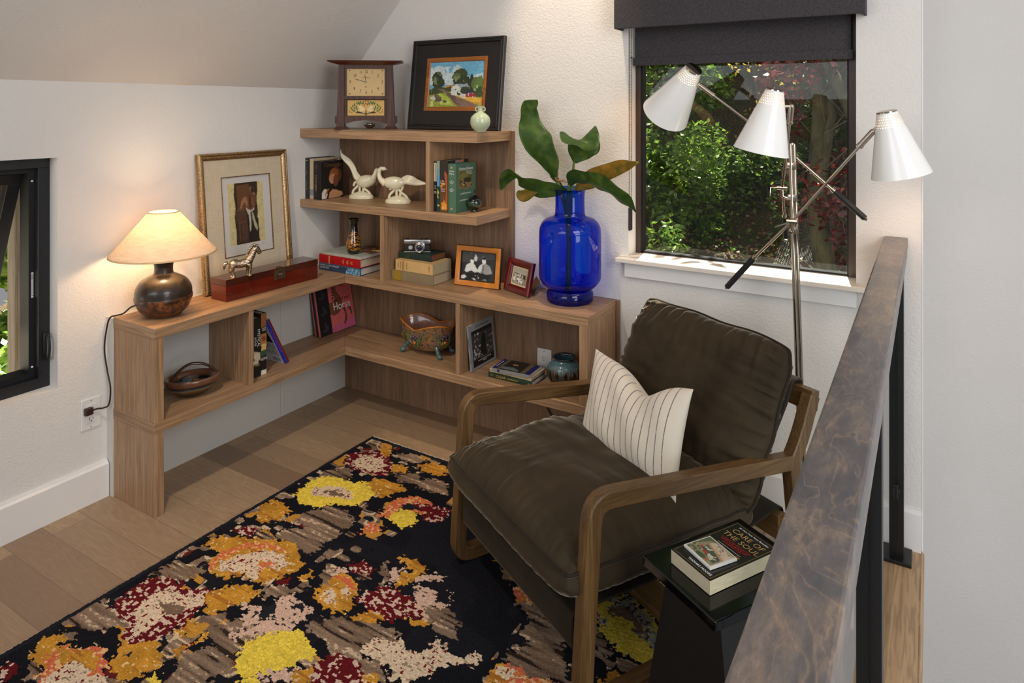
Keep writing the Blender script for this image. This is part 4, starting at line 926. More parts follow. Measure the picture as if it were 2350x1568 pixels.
b = B(); [tube(b, [(s*.0605, -.006, .050), (s*.0645, -.004, .050), (s*.0655, .002, .046)], .0016, 6) for s in (-1, 1)]; [tube(b, [(s*.0650, .001, .0475), (s*.0668, -.004, .043), (s*.066, .003, .038), (s*.0650, .002, .0465)], .0009, 6) for s in (-1, 1)]; obj('strap_lugs', b, m_sil, cm_, True)
text(cm_, 'OLYMPUS-PEN', .0062, ink((60, 60, 62)), (-.004, -.0147, .0505), (1, 0, 0), (0, 0, 1), space=1.25); text(cm_, 'Optima', .0070, ink((40, 40, 42)), (.041, -.0147, .0505), (1, 0, 0), (0, 0, 1), shear=.5, sx=.9)
# ------------------------------------------------------------------ frames
def frame(label, M, w, h, fw, fd, mat, art, lip=None, edge=None, artkw={}, stand=False, mw=0, group=None, bev=.004, name='picture_frame'):
    """Local x right, y up, z towards the viewer; back at z = 0."""
    r = thing(name, label, 'picture frame', M=M, group=group)
    b = B()
    def mitre(b, o, i, z0, z1, prof):
        # o: outer rect inset, i: inner inset; prof list of (inset, z)
        rings = []
        for ins, z in prof: rings.append([b.verts.new(p) for p in ((ins, ins, z), (w-ins, ins, z), (w-ins, h-ins, z), (ins, h-ins, z))])
        for a, c in zip(rings, rings[1:]):
            for j in range(4): k = (j+1) % 4; b.faces.new((a[j], a[k], c[k], c[j]))
        a, c = rings[-1], rings[0]
        for j in range(4): k = (j+1) % 4; b.faces.new((a[j], a[k], c[k], c[j]))
    mitre(b, 0, fw, 0, fd, [(0, 0), (0, fd-bev), (bev*.6, fd), (fw*.45, fd-.0006), (fw*.8, fd-bev*.8), (fw, fd*.5), (fw, .001)])
    obj('moulding', b, mat, r, 25)
    obj('backing', bx(fw*.7, fw*.7, .0005, w-fw*.7, h-fw*.7, .0035), plain('frame_backing', (70, 52, 38), .8), r)
    return r
# orange frame
A = math.radians(8)
ox, oy = Vector((.806, -.145, Z0)), Vector((1.024, -.122, Z0)); ex = (oy-ox).normalized(); nn = Vector((ex.y, -ex.x, 0))
def leanM(o, ex, a, dz=0):
    ex = Vector(ex).normalized(); n = Vector((ex.y, -ex.x, 0)); up = Vector((0, 0, 1))*math.cos(a)-n*math.sin(a); ez = ex.cross(up)
    return basis(o, ex, up, ez)
m_or = wood('orange_lacquered_wood', (176, 100, 24), (206, 126, 38), (214, 138, 50), 0, .25, .3, coat=.5, line=.12)
r = frame('honey orange wooden photo frame with a black and white couple at a table', leanM(ox-nn*.018, ex, A), .219, .172, .026, .018, m_or, None)
obj('edge_trim', box(box(box(bx(-.0015, -.0005, -.001, .2205, .002, .0125), -.0015, .170, -.001, .2205, .1735, .0125), -.0015, 0, -.001, .0008, .172, .0125), .2182, 0, -.001, .2205, .172, .0125), m_blk2, r)
b = B(); fw = .026
for a in ((fw-.003, fw-.003, .219-fw+.003, fw), (fw-.003, .172-fw, .219-fw+.003, .172-fw+.003), (fw-.003, fw, fw, .172-fw), (.219-fw, fw, .219-fw+.003, .172-fw)): box(b, a[0], a[1], .004, a[2], a[3], .0125)
obj('inner_lip', b, m_blk2, r)
G = lambda v: (v, v, int(v*.98))
couple = [('p', G(44), [(0, 0), (1, 0), (1, 1), (0, 1)]), ('p', G(70), [(0, .6), (.3, .65), (.6, .75), (1, .8), (1, 1), (0, 1)]), ('p', G(210), [(.36, .78), (.40, .95), (.46, .80), (.44, .68), (.38, .70)]), ('p', G(120), [(.58, .78), (.63, .92), (.68, .80)]), ('e', G(230), .28, .96, .012, .014),
 ('p', G(222), [(.10, .30), (.14, .52), (.24, .60), (.36, .60), (.44, .46), (.50, .34), (.42, .26), (.3, .34), (.16, .26)]), ('e', G(228), .31, .67, .055, .085), ('e', G(60), .31, .76, .06, .035), ('p', G(212), [(.46, .34), (.54, .55), (.62, .62), (.66, .60), (.64, .38), (.56, .28)]),
 ('p', G(150), [(.60, .36), (.62, .60), (.72, .63), (.84, .54), (.92, .30), (.70, .22)]), ('e', G(218), .66, .70, .058, .10), ('e', G(30), .655, .80, .062, .04), ('p', G(30), [(.635, .56), (.66, .56), (.655, .36), (.63, .34)]), ('e', G(196), .44, .30, .05, .035), ('e', G(190), .58, .27, .05, .03),
 ('p', G(30), [(.12, .2), (.5, .3), (.9, .2), (.8, .02), (.1, .05)]), ('p', G(215), [(0, .02), (.02, .14), (.12, .16), (.17, .1), (.1, .02)]), ('p', G(205), [(.33, .06), (.4, .08), (.46, .0), (.4, 0)]), ('s', G(220), [(.4, .08), (.56, .08), (.56, .17), (.4, .17)], .4, 40), ('p', G(130), [(.62, .03), (.72, .09), (.78, .02)])]
paint('photograph', .219-2*fw, .172-2*fw, couple, parent=r, M=Matrix.Translation((fw, fw, .006)), nx=170, jit=.008, var=.10, vs=26, blur=4, mat=paintmat('glossy_photo', .2))
obj('easel_back', prism(B(), [(.08, .002), (.14, .002), (.125, .11), (.095, .11)], -.004, -.001, 'z'), m_blk2, r)
# red frame
ox, oy = Vector((1.034, -.100, Z0)), Vector((1.196, -.163, Z0)); ex = (oy-ox).normalized(); nn = Vector((ex.y, -ex.x, 0))
m_rd = plain('dark_red_lacquer', (92, 16, 18), .22, coat=.4, var=.15, vscale=20)
r = frame('small dark red photo frame with an old group photo beside the blue vase', leanM(ox-nn*.016, ex, math.radians(13)), .166, .138, .030, .018, m_rd, None, bev=.005)
fw = .030
grp = [('p', (150, 144, 128), [(0, 0), (1, 0), (1, 1), (0, 1)]), ('p', (172, 166, 148), [(0, .7), (1, .66), (1, 1), (0, 1)]), ('p', (60, 56, 50), [(.1, .45), (.14, .68), (.86, .62), (.84, .4)]), ('e', (206, 198, 178), .2, .5, .07, .13), ('e', (204, 196, 178), .38, .52, .06, .12), ('e', (216, 208, 190), .52, .55, .06, .12), ('e', (188, 180, 160), .68, .5, .06, .12), ('e', (60, 56, 50), .86, .52, .05, .16), ('p', (226, 220, 204), [(.3, .12), (.34, .42), (.74, .38), (.74, .1)]), ('s', (56, 52, 48), [(.05, .12), (.95, .1), (.95, .5), (.05, .5)], .33, 26), ('e', (206, 200, 184), .14, .3, .09, .14)]
paint('photo_mount', .166-2*fw+.004, .138-2*fw+.004, [('p', (214, 202, 160), [(0, 0), (1, 0), (1, 1), (0, 1)])], parent=r, M=Matrix.Translation((fw-.002, fw-.002, .0045)), nx=30, var=.03)
paint('photograph', .166-2*fw-.012, .138-2*fw-.012, grp, parent=r, M=Matrix.Translation((fw+.006, fw+.006, .0055)), nx=110, jit=.008, vs=26, blur=3, mat=paintmat('glossy_photo', .2))
st_ = prism(B(), [(.105, .0), (.150, .0), (.145, .07), (.11, .085)], -.0012, .0012, 'z'); o = obj('easel_back', st_, plain('brown_card', (104, 76, 50), .8), r, M=Matrix.Translation((0, -.001, -.012)) @ Matrix.Rotation(math.radians(-22), 4, 'X') @ Matrix.Translation((0, .010, -.016)))
# lower right: grey book facing the room, stack, pot
a = math.radians(6); ZB = ZL+.0005
r = book('grey paperback with a dark street photograph leaning on the shelf divider', basis((.941, -.212, ZB+.0005), (0, 1, 0), (-math.sin(a), 0, math.cos(a)), (math.cos(a), 0, math.sin(a))), .190, .190, .009, (140, 140, 142), soft=True)
gb = [('p', (26, 24, 24), [(0, 0), (1, 0), (1, 1), (0, 1)]), ('p', (60, 56, 54), [(0, .3), (1, .26), (1, .9), (0, .9)]), ('s', (176, 172, 166), [(0, .3), (1, .25), (1, .72), (.1, .76)], .30, 20), ('p', (22, 20, 20), [(.35, .2), (.42, .62), (.52, .85), (.64, .8), (.66, .3), (.7, .16)]), ('p', (66, 64, 62), [(.15, .25), (.6, .2), (1, .36), (1, .2), (.5, .12)]), ('s', (150, 146, 142), [(.02, .2), (.5, .2), (.4, .3), (.05, .35)], .4, 34), ('s', (200, 196, 190), [(.05, .78), (1, .82), (1, .92), (.05, .9)], .16, 18), ('p', (20, 19, 19), [(0, 0), (1, 0), (1, .15), (0, .17)])]
paint('cover_print', .158, .150, gb, parent=r, M=Matrix.Translation((.016, .012, .0093)), blur=2, nx=130, jit=.01, vs=22)
text(r, 'MONTPARNASSE', .0125, ink((96, 96, 98)), (.1, .175, .0095), (1, 0, 0), (0, 1, 0)); text(r, 'BOHEMIAN ARTIST LIFE IN PARIS\n1900-1930', .0068, ink((190, 188, 184)), (.1, .028, .010), (1, 0, 0), (0, 1, 0))
text(r, 'MONTPARNASSE', .0055, ink((34, 34, 36)), (-.0002, .12, .0045), (0, -1, 0), (0, 0, 1)); text(r, 'BUISSON', .0052, ink((34, 34, 36)), (-.0002, .045, .0045), (0, -1, 0), (0, 0, 1))
r = book('green spined book with gold title at the bottom of the small stack', flat(1.240, -.211, ZB), .112, .208, .0215, (28, 56, 36), (214, 210, 206), group='small books beside the ribbed pot')
text(r, 'CIGAR', .0150, ink(GOLD), (-.0024, .146, .0108), (0, -1, 0), (0, 0, 1), space=1.1); text(r, 'THE', .0066, ink(GOLD), (-.0024, .190, .0112), (0, -1, 0), (0, 0, 1)); text(r, 'COMPANION', .0085, ink(GOLD), (-.0024, .088, .0108), (0, -1, 0), (0, 0, 1)); text(r, 'RP', .006, ink(GOLD), (-.0024, .014, .0108), (0, -1, 0), (0, 0, 1))
r = book('cream paperback in the middle of the small stack', flat(1.236, -.208, ZB+.022), .113, .200, .0135, (220, 198, 160), (210, 186, 156), soft=True, group='small books beside the ribbed pot')
text(r, 'ETHICS GUIDE', .0080, ink(BLK), (-.0004, .175, .0068), (0, -1, 0), (0, 0, 1)); text(r, 'PLAYBOOK', .0062, ink((120, 104, 84)), (-.0004, .105, .0068), (0, -1, 0), (0, 0, 1)); text(r, 'C', .008, ink(BLK), (-.0004, .024, .0068), (0, -1, 0), (0, 0, 1))
r = book('blue and grey paperback with a dark portrait on top of the small stack', flat(1.233, -.218, ZB+.036, 4), .110, .172, .0135, (136, 136, 134), (224, 220, 212), soft=True, group='small books beside the ribbed pot')
cv = [('p', (92, 82, 52), [(0, 0), (1, 0), (1, 1), (0, 1)]), ('p', (36, 28, 24), [(0, .26), (1, .26), (1, .80), (0, .80)]), ('p', (18, 28, 92), [(0, 0), (1, 0), (1, .14), (0, .14)]), ('p', (18, 28, 92), [(0, .88), (1, .88), (1, 1), (0, 1)]), ('e', (160, 112, 74), .62, .56, .07, .07), ('p', (96, 110, 110), [(.1, .8), (.3, .8), (.36, .55), (.22, .35), (.12, .35)]), ('p', (70, 62, 60), [(0, .6), (.1, .7), (.12, .3), (0, .3)])]
paint('cover_print', .110, .172, cv, parent=r, M=Matrix.Translation((0, 0, .0137)), nx=80, jit=.004, var=.08)
obj('spine_badge', cyl(B(), (-.0006, .142, .0068), (.0002, .142, .0068), .006, 20), ink((26, 40, 104)), r)
text(r, 'THE PENGUIN CLASSICS LIBRARY', .0044, ink(WHT), (.055, .162, .0143), (-1, 0, 0), (0, -1, 0))
def glazepot():
    t = NT('teal_brown_glaze'); v = t.coord(); n = t.noise(v, 34, 4, .6, 1.5); tc = t.n('ShaderNodeTexCoord'); sp = t.n('ShaderNodeSeparateXYZ'); t.l(tc.outputs['Object'], sp.inputs[0])
    h = t.math('ADD', t.math('MULTIPLY', sp.outputs[2], 7), t.math('MULTIPLY', n, .45)); a = t.ramp(h, [(.30, lin((34, 28, 27))), (.56, lin((58, 50, 44))), (.66, lin((96, 80, 60))), (.74, lin((90, 118, 120))), (.92, lin((74, 102, 108))), (1, lin((40, 34, 32)))])
    t.l(a, t.b.inputs['Base Color']); t.set(Roughness=.16, Coat_Weight=.5); t.bump(n, .25, .003); return t.m
gp = glazepot(); pt = thing('ceramic_pot', 'round teal and brown glazed pot with carved leaf ribs at the shelf end', 'pot', (1.338, -.117, ZB))
pf = [(0, 0), (.040, 0), (.044, .003)]+[tuple(p) for p in smoothprof([(.046, .006), (.064, .032), (.068, .058), (.060, .084), (.046, .098), (.043, .104), (.048, .112)], 5)]+[(.045, .1135), (.0405, .104), (.044, .095), (.055, .08), (.060, .058), (.05, .02), (0, .008)]
obj('body', lathe(B(), pf, 64), gp, pt, 'all')
m_dg = plain('dark_carved_glaze', (24, 22, 24), .12, coat=.5)
for i in range(12):
    a = 2*PI*i/12; b = B()
    P = smoothprof([(.070*math.cos(a+s*.16*k), .070*math.sin(a+s*.16*k), 0) for s, k in ((1, 1),)], 1)
    R_ = Matrix.Rotation(a, 4, 'Z')
    P = [R_ @ Vector((r_, 0, z)) for r_, z in [(.0500, .008), (.0620, .024), (.0690, .042), (.0706, .058), (.0680, .072)]]
    tube(b, smoothprof(P, 4), [.0012+.0075*math.sin(PI*k/16)*(.4+.6*k/16) for k in range(17)], 8, flat=.25, up=R_ @ Vector((1, 0, .1))); obj('carved_leaf', b, m_dg if i % 1 == 0 else gp, pt, 'all')
for i in range(12):
    a = 2*PI*(i+.5)/12; R_ = Matrix.Rotation(a, 4, 'Z'); P = [R_ @ Vector((r_, 0, z)) for r_, z in [(.046, .006), (.0612, .025), (.0675, .045), (.0690, .062), (.062, .083)]]
    obj('rib', tube(B(), smoothprof(P, 4), .0018, 6), gp, pt, 'all')
# majolica jardiniere
mj = thing('footed_bowl', 'glazed flower relief bowl with scalloped amber rim on four teal feet', 'bowl', (.638, -.120, ZB), math.radians(2))
def majmat():
    t = NT('majolica_glaze'); v = t.coord(); n = t.noise(v, 60, 3, .6, 2); n2 = t.noise(v, 28, 2, .5, 1)
    a = t.ramp(n, [(.30, lin((34, 44, 26))), (.42, lin((82, 88, 46))), (.50, lin((146, 98, 68))), (.60, lin((150, 104, 74))), (.68, lin((70, 92, 76)))])
    a = t.mix(t.ramp(n2, [(.64, (0, 0, 0)), (.68, (1, 1, 1))]), a, lin((82, 42, 58))); t.l(a, t.b.inputs['Base Color']); t.set(Roughness=.14, Coat_Weight=.6); t.bump(n, .7, .006); return t.m
def majshell(ro, inner=False):
    b = B(); n = 72; rows = []; m = 14
    for j in range(m+1):
        v = j/m; row = []
        for i in range(n):
            t = 2*PI*i/n; lob = .5+.5*math.cos(4*(t)-.0) ; rz = .118+.024*abs(math.sin(2*t+.2))+.012*math.cos(t)**2
            rr = (.60+.40*math.sin(min(1, v*1.05)*PI/2)**.8)*(1+.05*math.sin(v*PI)); fl = 1+.14*max(0, v-.7)/.3; k = (rr*fl*(1-.035*lob*v)-(.035 if inner else 0))
            z = .022+(rz-.022)*v**1.35+(.006 if inner and v < .9 else 0)
            row.append(b.verts.new((.128*k*math.cos(t), .072*k*math.sin(t), z)))
        rows.append(row)
    for j in range(m):
        for i in range(n): k = (i+1) % n; b.faces.new((rows[j][i], rows[j][k], rows[j+1][k], rows[j+1][i]))
    b.faces.new(rows[0][::-1]); return b, [v.co.copy() for v in rows[-1]]
b, rim = majshell(1); obj('outer_shell', b, majmat(), mj, 'all')
b, rim2 = majshell(1, True); obj('inner_shell', b, plain('mauve_brown_glaze', (150, 104, 86), .12, coat=.6, bump=.4, bscale=30), mj, 'all')
m_amb = plain('amber_glaze', (186, 110, 28), .15, coat=.6); m_teal = plain('teal_glaze', (74, 104, 104), .18, coat=.6, var=.4, vscale=70)
obj('rim', tube(B(), [(p+q_)/2 for p, q_ in zip(rim, rim2)], .0034, 8, closed=True), m_amb, mj, 'all')
for sx in (-1, 1):
    for sy in (-1, 1):
        b = tube(B(), smoothprof([(sx*.078, sy*.038, .046), (sx*.092, sy*.047, .030), (sx*.095, sy*.047, .018), (sx*.106, sy*.051, .010)], 5), [.010, .010, .009, .009, .008, .008, .008, .008, .008, .008, .009, .010, .011, .011, .011, .010], 10); ball(b, (sx*.104, sy*.050, .0105), .0108, (1.2, .95, .95)); obj('foot', b, m_teal, mj, 'all')
m_pur = plain('plum_glaze', (74, 40, 54), .12, coat=.6); m_grn = plain('leaf_green_glaze', (84, 98, 44), .15, coat=.6, var=.4, vscale=90)
def onshell(t, v): 
    rz = .118+.024*abs(math.sin(2*t+.2))+.012*math.cos(t)**2; rr = (.60+.40*math.sin(min(1, v*1.05)*PI/2)**.8)*(1+.05*math.sin(v*PI)); return Vector((.128*rr*math.cos(t), .072*rr*math.sin(t), .022+(rz-.022)*v**1.35))
rr_ = random.Random(4)
for t0 in (-1.72, -.42, -2.75):
    b = B()
    for k in range(6): a = k*1.05; ball(b, onshell(t0+.10*math.cos(a), .62+.12*math.sin(a)), .0095, (1, .8, 1))
    obj('blossom', b, m_pur, mj, 'all'); obj('blossom_heart', ball(ball(B(), onshell(t0+.02, .50)*1.03, .009), onshell(t0-.10, .46)*1.03, .007), m_amb, mj, 'all')
    for k in range(7):
        t1 = t0+rr_.uniform(.12, .5)*(1 if k % 2 else -1); P = [onshell(t0+(t1-t0)*q_+.05, .22+.5*q_)*1.025 for q_ in (0, .3, .6, 1)]
        obj('relief_leaf', tube(B(), smoothprof(P, 4), [.0012+.0045*math.sin(PI*i/12) for i in range(13)], 6), m_grn, mj, 'all')
for t0, t1 in ((-2.6, -1.6), (-1.6, -.72), (-.72, -.05)):
    P = [onshell(t0+(t1-t0)*q_, .25+.68*math.sin(PI*q_)**.6)*1.02 for q_ in (0, .15, .3, .5, .7, .85, 1)]; obj('scroll', tube(B(), smoothprof(P, 4), .0030, 8), m_teal, mj, 'all')
# ------------------------------------------------------------------ left wing lower shelf
def glaze2():
    t = NT('banded_brown_glaze'); tc = t.n('ShaderNodeTexCoord'); sp = t.n('ShaderNodeSeparateXYZ'); t.l(tc.outputs['Object'], sp.inputs[0]); n = t.noise(t.coord(), 30, 3)
    z = t.math('ADD', t.math('MULTIPLY', sp.outputs[2], 14), t.math('MULTIPLY', n, .08))
    a = t.ramp(z, [(0, lin((92, 52, 38))), (.12, lin((58, 40, 20))), (.40, lin((70, 50, 22))), (.50, lin((128, 92, 34))), (.56, lin((70, 104, 116))), (.62, lin((26, 20, 26))), (.72, lin((34, 24, 22))), (.80, lin((104, 66, 48))), (1, lin((112, 78, 60)))])
    t.l(a, t.b.inputs['Base Color']); t.set(Roughness=.14, Coat_Weight=.5); return t.m
bw = thing('handled_bowl', 'oval brown glazed basket bowl with an arched handle on the lower shelf', 'bowl', (.140, -.957, ZB), math.radians(62))
obj('bowl_body', lathe(B(), [(0, .002), (.045, 0), (.050, .003)]+[tuple(p) for p in smoothprof([(.052, .005), (.082, .028), (.098, .050), (.100, .060)], 5)]+[(.102, .064), (.101, .071), (.094, .073), (.086, .069), (.072, .045), (.045, .018), (0, .014)], 64, sx=1.0, sy=.72), glaze2(), bw, 'all')
m_br = plain('brown_glaze', (70, 42, 28), .16, coat=.5, var=.35, vscale=60); m_spot = plain('amber_spot', (176, 92, 30), .15, coat=.5)
obj('handle', tube(B(), smoothprof([(-.078, 0, .046), (-.072, 0, .070), (-.050, 0, .096), (-.010, 0, .118), (.035, 0, .112), (.068, 0, .092), (.090, 0, .070)], 5), .0075, 10, flat=.7), m_br, bw, 'all')
obj('spots', ball(ball(ball(B(), (.045, .030, .036), .014, (1.3, .8, .3)), (.015, .040, .040), .011, (1.2, .7, .3)), (.060, .005, .042), .010, (.8, 1.2, .3)), m_spot, bw, 'all')
def upL(x, y, z): return basis((x, y, z), (-1, 0, 0), (0, 0, 1), (0, 1, 0))
r = book('tall navy edged book pressed against the left wing divider', upL(.196, -.7665, ZB), .175, .268, .0345, (22, 34, 74), (206, 204, 200), group='upright books on the left wing')
r = book('black book with MYSTICAL lettered down its spine', upL(.212, -.7315, ZB), .160, .243, .0355, (26, 22, 22), (170, 168, 166), group='upright books on the left wing')
spine_art(r, .243, .0355, [('p', (24, 20, 20), [(0, 0), (1, 0), (1, 1), (0, 1)]), ('s', (206, 190, 160), [(.55, .05), (.78, .0), (.78, .9), (.6, .95)], .52, 16), ('e', (214, 200, 172), .66, .4, .05, .3)], nx=110)
text(r, 'MYSTICAL', .0180, ink(WHT), (-.0024, .160, .0245), (0, -1, 0), (0, 0, 1), sx=.9); text(r, 'JUDGE', .0125, ink(WHT), (-.0024, .148, .0085), (0, -1, 0), (0, 0, 1)); text(r, 'THE ULTIMATE SYMBOLS', .0045, ink((190, 180, 160)), (-.0024, .150, .0330), (0, -1, 0), (0, 0, 1)); text(r, 'TREASURY\nTHE LIBRARY', .0060, ink(CRM), (-.0024, .050, .0178), (0, 0, 1), (0, 1, 0), sx=.7)
r = book('thick book with a painted amber spine and GOYA lettered low', upL(.214, -.6955, ZB), .150, .256, .0270, (44, 28, 22), (206, 204, 200), group='upright books on the left wing')
spine_art(r, .256, .027, [('p', (62, 36, 24), [(0, 0), (1, 0), (1, 1), (0, 1)]), ('p', (150, 96, 46), [(0, 0), (.22, 0), (.25, .9), (0, 1)]), ('p', (24, 18, 18), [(.22, 0), (.33, 0), (.33, 1), (.22, 1)]), ('p', (176, 112, 62), [(.33, 0), (.52, 0), (.55, 1), (.33, 1)]), ('p', (120, 64, 36), [(.38, .1), (.46, .3), (.44, .9), (.37, .7)]), ('p', (212, 180, 112), [(.5, .1), (.62, 0), (.6, .9), (.5, 1)]), ('p', (46, 84, 58), [(.6, 0), (.7, 0), (.68, 1), (.6, 1)]), ('p', (26, 22, 22), [(.7, 0), (.92, 0), (.92, 1), (.7, 1)]), ('p', (224, 216, 194), [(.925, 0), (1, 0), (1, 1), (.925, 1)])], nx=130, jit=.004)
text(r, 'GOYA', .0155, ink(WHT), (-.0024, .066, .0135), (0, 0, 1), (0, -1, 0) if 0 else (0, 1, 0), sx=.75); text(r, 'ROBERT\nHUGHES', .0074, ink(WHT), (-.0024, .190, .0135), (0, 0, 1), (0, 1, 0), sx=.7)
a = math.radians(26.5); cy, sy_ = math.cos(a), math.sin(a)
r = book('white paperback with a blue spine leaning on the GOYA book', basis((.197, -.5585, ZB+.0005), (-1, 0, 0), (0, -sy_, cy), (0, cy, sy_)), .140, .236, .0170, (206, 204, 206), soft=True, group='leaning paperbacks on the left wing')
obj('spine_band', bx(-.0004, 0, .0005, .0006, .236, .0165), ink((22, 40, 150)), r); text(r, 'THE BREAST FEEDING SLEEPING HEALTH SYSTEM', .0058, ink((150, 60, 100)), (-.0005, .125, .0085), (0, -1, 0), (0, 0, 1))
paint('back_print', .140, .236, [('p', (204, 204, 208), [(0, 0), (1, 0), (1, 1), (0, 1)]), ('p', (30, 30, 36), [(.25, .5), (.95, .5), (.8, .95), (.35, .95)]), ('e', (190, 192, 200), .45, .68, .16, .13), ('s', (120, 120, 126), [(.2, .18), (.95, .18), (.95, .46), (.2, .46)], .45, 44), ('s', (40, 40, 44), [(.55, .05), (.9, .05), (.9, .13), (.55, .13)], .5, 60)], parent=r, M=basis((.140, 0, -.0003), (-1, 0, 0), (0, 1, 0), (0, 0, -1)), nx=80, jit=.003)
r = book('dark red paperback resting against the white one', basis((.197, -.5585+.0172/cy, ZB+.0005), (-1, 0, 0), (0, -sy_, cy), (0, cy, sy_)), .140, .240, .0085, (116, 22, 26), (210, 206, 200), soft=True, group='leaning paperbacks on the left wing')
# horse book group leaning on the white panel in the corner
a = math.radians(11)
def lean(xb, y): return basis((xb, y, ZB+.0035), (0, 1, 0), (-math.sin(a), 0, math.cos(a)), (math.cos(a), 0, math.sin(a)))
r = book('pink covered book with a brown horse leaning in the bookcase corner', lean(.0705, -.243), .236, .262, .0130, (204, 96, 96), (60, 50, 50), group='books leaning in the corner')
hp = [('p', (206, 98, 98), [(0, 0), (1, 0), (1, 1), (0, 1)]), ('p', (196, 92, 124), [(.3, 0), (1, 0), (1, .16), (.3, .1)]), ('p', (20, 18, 20), [(0, 0), (.33, 0), (.33, 1), (0, 1)])]
HB = (112, 66, 44)
hp += [('p', HB, [(.33, .34), (.42, .30), (.56, .32), (.66, .40), (.70, .50), (.66, .62), (.58, .72), (.55, .80), (.60, .83), (.74, .80), (.80, .83), (.78, .90), (.66, .97), (.56, .985), (.47, .94), (.44, .85), (.46, .72), (.50, .60), (.46, .54), (.33, .56)]), ('p', (86, 50, 36), [(.66, .40), (.72, .34), (.74, .24), (.70, .14), (.66, .10), (.70, .09), (.78, .16), (.78, .28), (.75, .40)]), ('p', (86, 50, 36), [(.82, .42), (.86, .36), (.90, .26), (.90, .22), (.94, .24), (.92, .34), (.88, .42), (.80, .46)]), ('p', (70, 40, 32), [(.60, .83), (.66, .82), (.62, .90), (.56, .92)]), ('e', (30, 20, 18), .68, .90, .012, .01)]
for i in range(7): y_ = .60+.055*i; hp.append(('p', (70, 40, 30), [(.50-.02*abs(3-i)*.5, y_), (.40, y_+.035), (.47, y_+.045)]))
for k in (0, .3, .6): hp.append(('p', (46, 44, 56), [(.08, .06+k), (.20, .06+k), (.26, .10+k), (.24, .16+k), (.18, .18+k), (.20, .22+k), (.16, .24+k), (.13, .18+k), (.16, .12+k), (.08, .10+k)]))
paint('cover_print', .236, .262, hp, parent=r, M=Matrix.Translation((0, 0, .0133)), nx=170, jit=.004, var=.08, blur=2)
text(r, 'Horse', .054, ink((236, 226, 222)), (.158, .118, .0140), (1, 0, 0), (0, 1, 0), sx=.86); text(r, 'Year of the', .027, ink((70, 34, 34)), (.150, .150, .0139), (1, 0, 0), (0, 1, 0), shear=.35)
text(r, 'hbtf', .022, ink((128, 92, 44)), (.045, .232, .0139), (1, 0, 0), (0, 1, 0), shear=.4)
r = book('black book between two pink ones leaning in the corner', lean(.0545, -.243), .230, .256, .0145, (20, 19, 21), (30, 28, 30), group='books leaning in the corner')
r = book('brown and pink spined book at the back of the leaning corner books', lean(.0400, -.243), .230, .258, .0140, (92, 58, 52), group='books leaning in the corner')
obj('spine_band', bx(-.0020, 0, .009, -.0010, .258, .0135), ink((200, 104, 100)), r)
# ------------------------------------------------------------------ tower middle shelf
ZS = ZM+.0005
r = book('narrow black book against the left wall on the tower shelf', upR(-.038, -.232, ZS), .165, .200, .031, (34, 34, 36), (190, 180, 160), group='art books on the tower shelf')
text(r, 'MONA LISA', .0085, ink((150, 130, 90)), (-.0024, .065, .012), (0, -1, 0), (0, 0, 1)); text(r, 'KLIMT', .006, ink(CRM), (-.0024, .188, .012), (0, 0, 1), (0, 1, 0)); text(r, 'MEYER', .0075, ink((150, 120, 60)), (-.0024, .128, .012), (0, -1, 0), (0, 0, 1))
r = book('cream spined book between two dark art books', upR(-.006, -.232, ZS), .165, .198, .026, (190, 172, 142), (206, 190, 160), soft=True, group='art books on the tower shelf')
obj('spine_label', bx(-.0005, .018, .0005, .0003, .048, .0255), ink((130, 130, 136)), r)
r = book('dark art book with a dark amber and cream painted cover facing the room', upR(.022, -.234, ZS), .150, .187, .050, (34, 28, 28), (180, 170, 160), group='art books on the tower shelf')
cvr = [('p', (18, 15, 14), [(0, 0), (1, 0), (1, 1), (0, 1)]), ('e', (92, 48, 24), .62, .60, .30, .22, 10), ('e', (136, 78, 36), .56, .66, .20, .14), ('e', (184, 130, 92), .50, .52, .17, .14, 20), ('e', (112, 66, 42), .64, .46, .12, .16), ('p', (190, 138, 100), [(.30, .0), (.36, .16), (.50, .24), (.70, .20), (.94, .14), (.98, .06), (.8, .0)]), ('p', (216, 206, 194), [(0, 0), (.0, .16), (.10, .26), (.22, .25), (.26, .1), (.2, 0)]), ('p', (158, 98, 36), [(.16, .02), (.22, .14), (.36, .25), (.26, .26), (.16, .14)])]
paint('cover_print', .142, .183, cvr, parent=r, M=Matrix.Translation((.007, .002, .0503)), blur=5, nx=130, jit=.006, var=.10)
text(r, 'Caravaggio', .026, ink((110, 74, 40)), (.078, .166, .0509), (1, 0, 0), (0, 1, 0), sx=.98)
text(r, 'Caravaggio', .018, ink((150, 122, 76)), (-.0024, .080, .022), (0, -1, 0), (0, 0, 1)); text(r, 'AJ', .018, ink((130, 96, 50)), (-.0024, .160, .025), (0, -1, 0), (0, 0, 1))
XB = .7655
r = book('black paperback with cream title panel beside the tower divider', upR(XB, -.235, ZS), .150, .216, .0165, (18, 17, 18), soft=True, group='paperbacks on the right of the tower')
obj('spine_label', bx(-.0006, .130, .001, .0003, .210, .0150), ink((214, 200, 172)), r); text(r, 'THE POWER OF MYTH', .0085, ink(BLK), (-.0008, .170, .008), (0, -1, 0), (0, 0, 1), sx=.85); text(r, 'from\nthe\nroom', .0052, ink(WHT), (-.0004, .105, .008), (0, 0, 1), (0, 1, 0)); text(r, 'JEAN\nGARP', .0052, ink(WHT), (-.0004, .082, .008), (0, 0, 1), (0, 1, 0))
r = book('slim book with a sky blue and dark green spine', upR(XB+.018, -.235, ZS), .150, .218, .0145, (30, 58, 48), soft=True, group='paperbacks on the right of the tower')
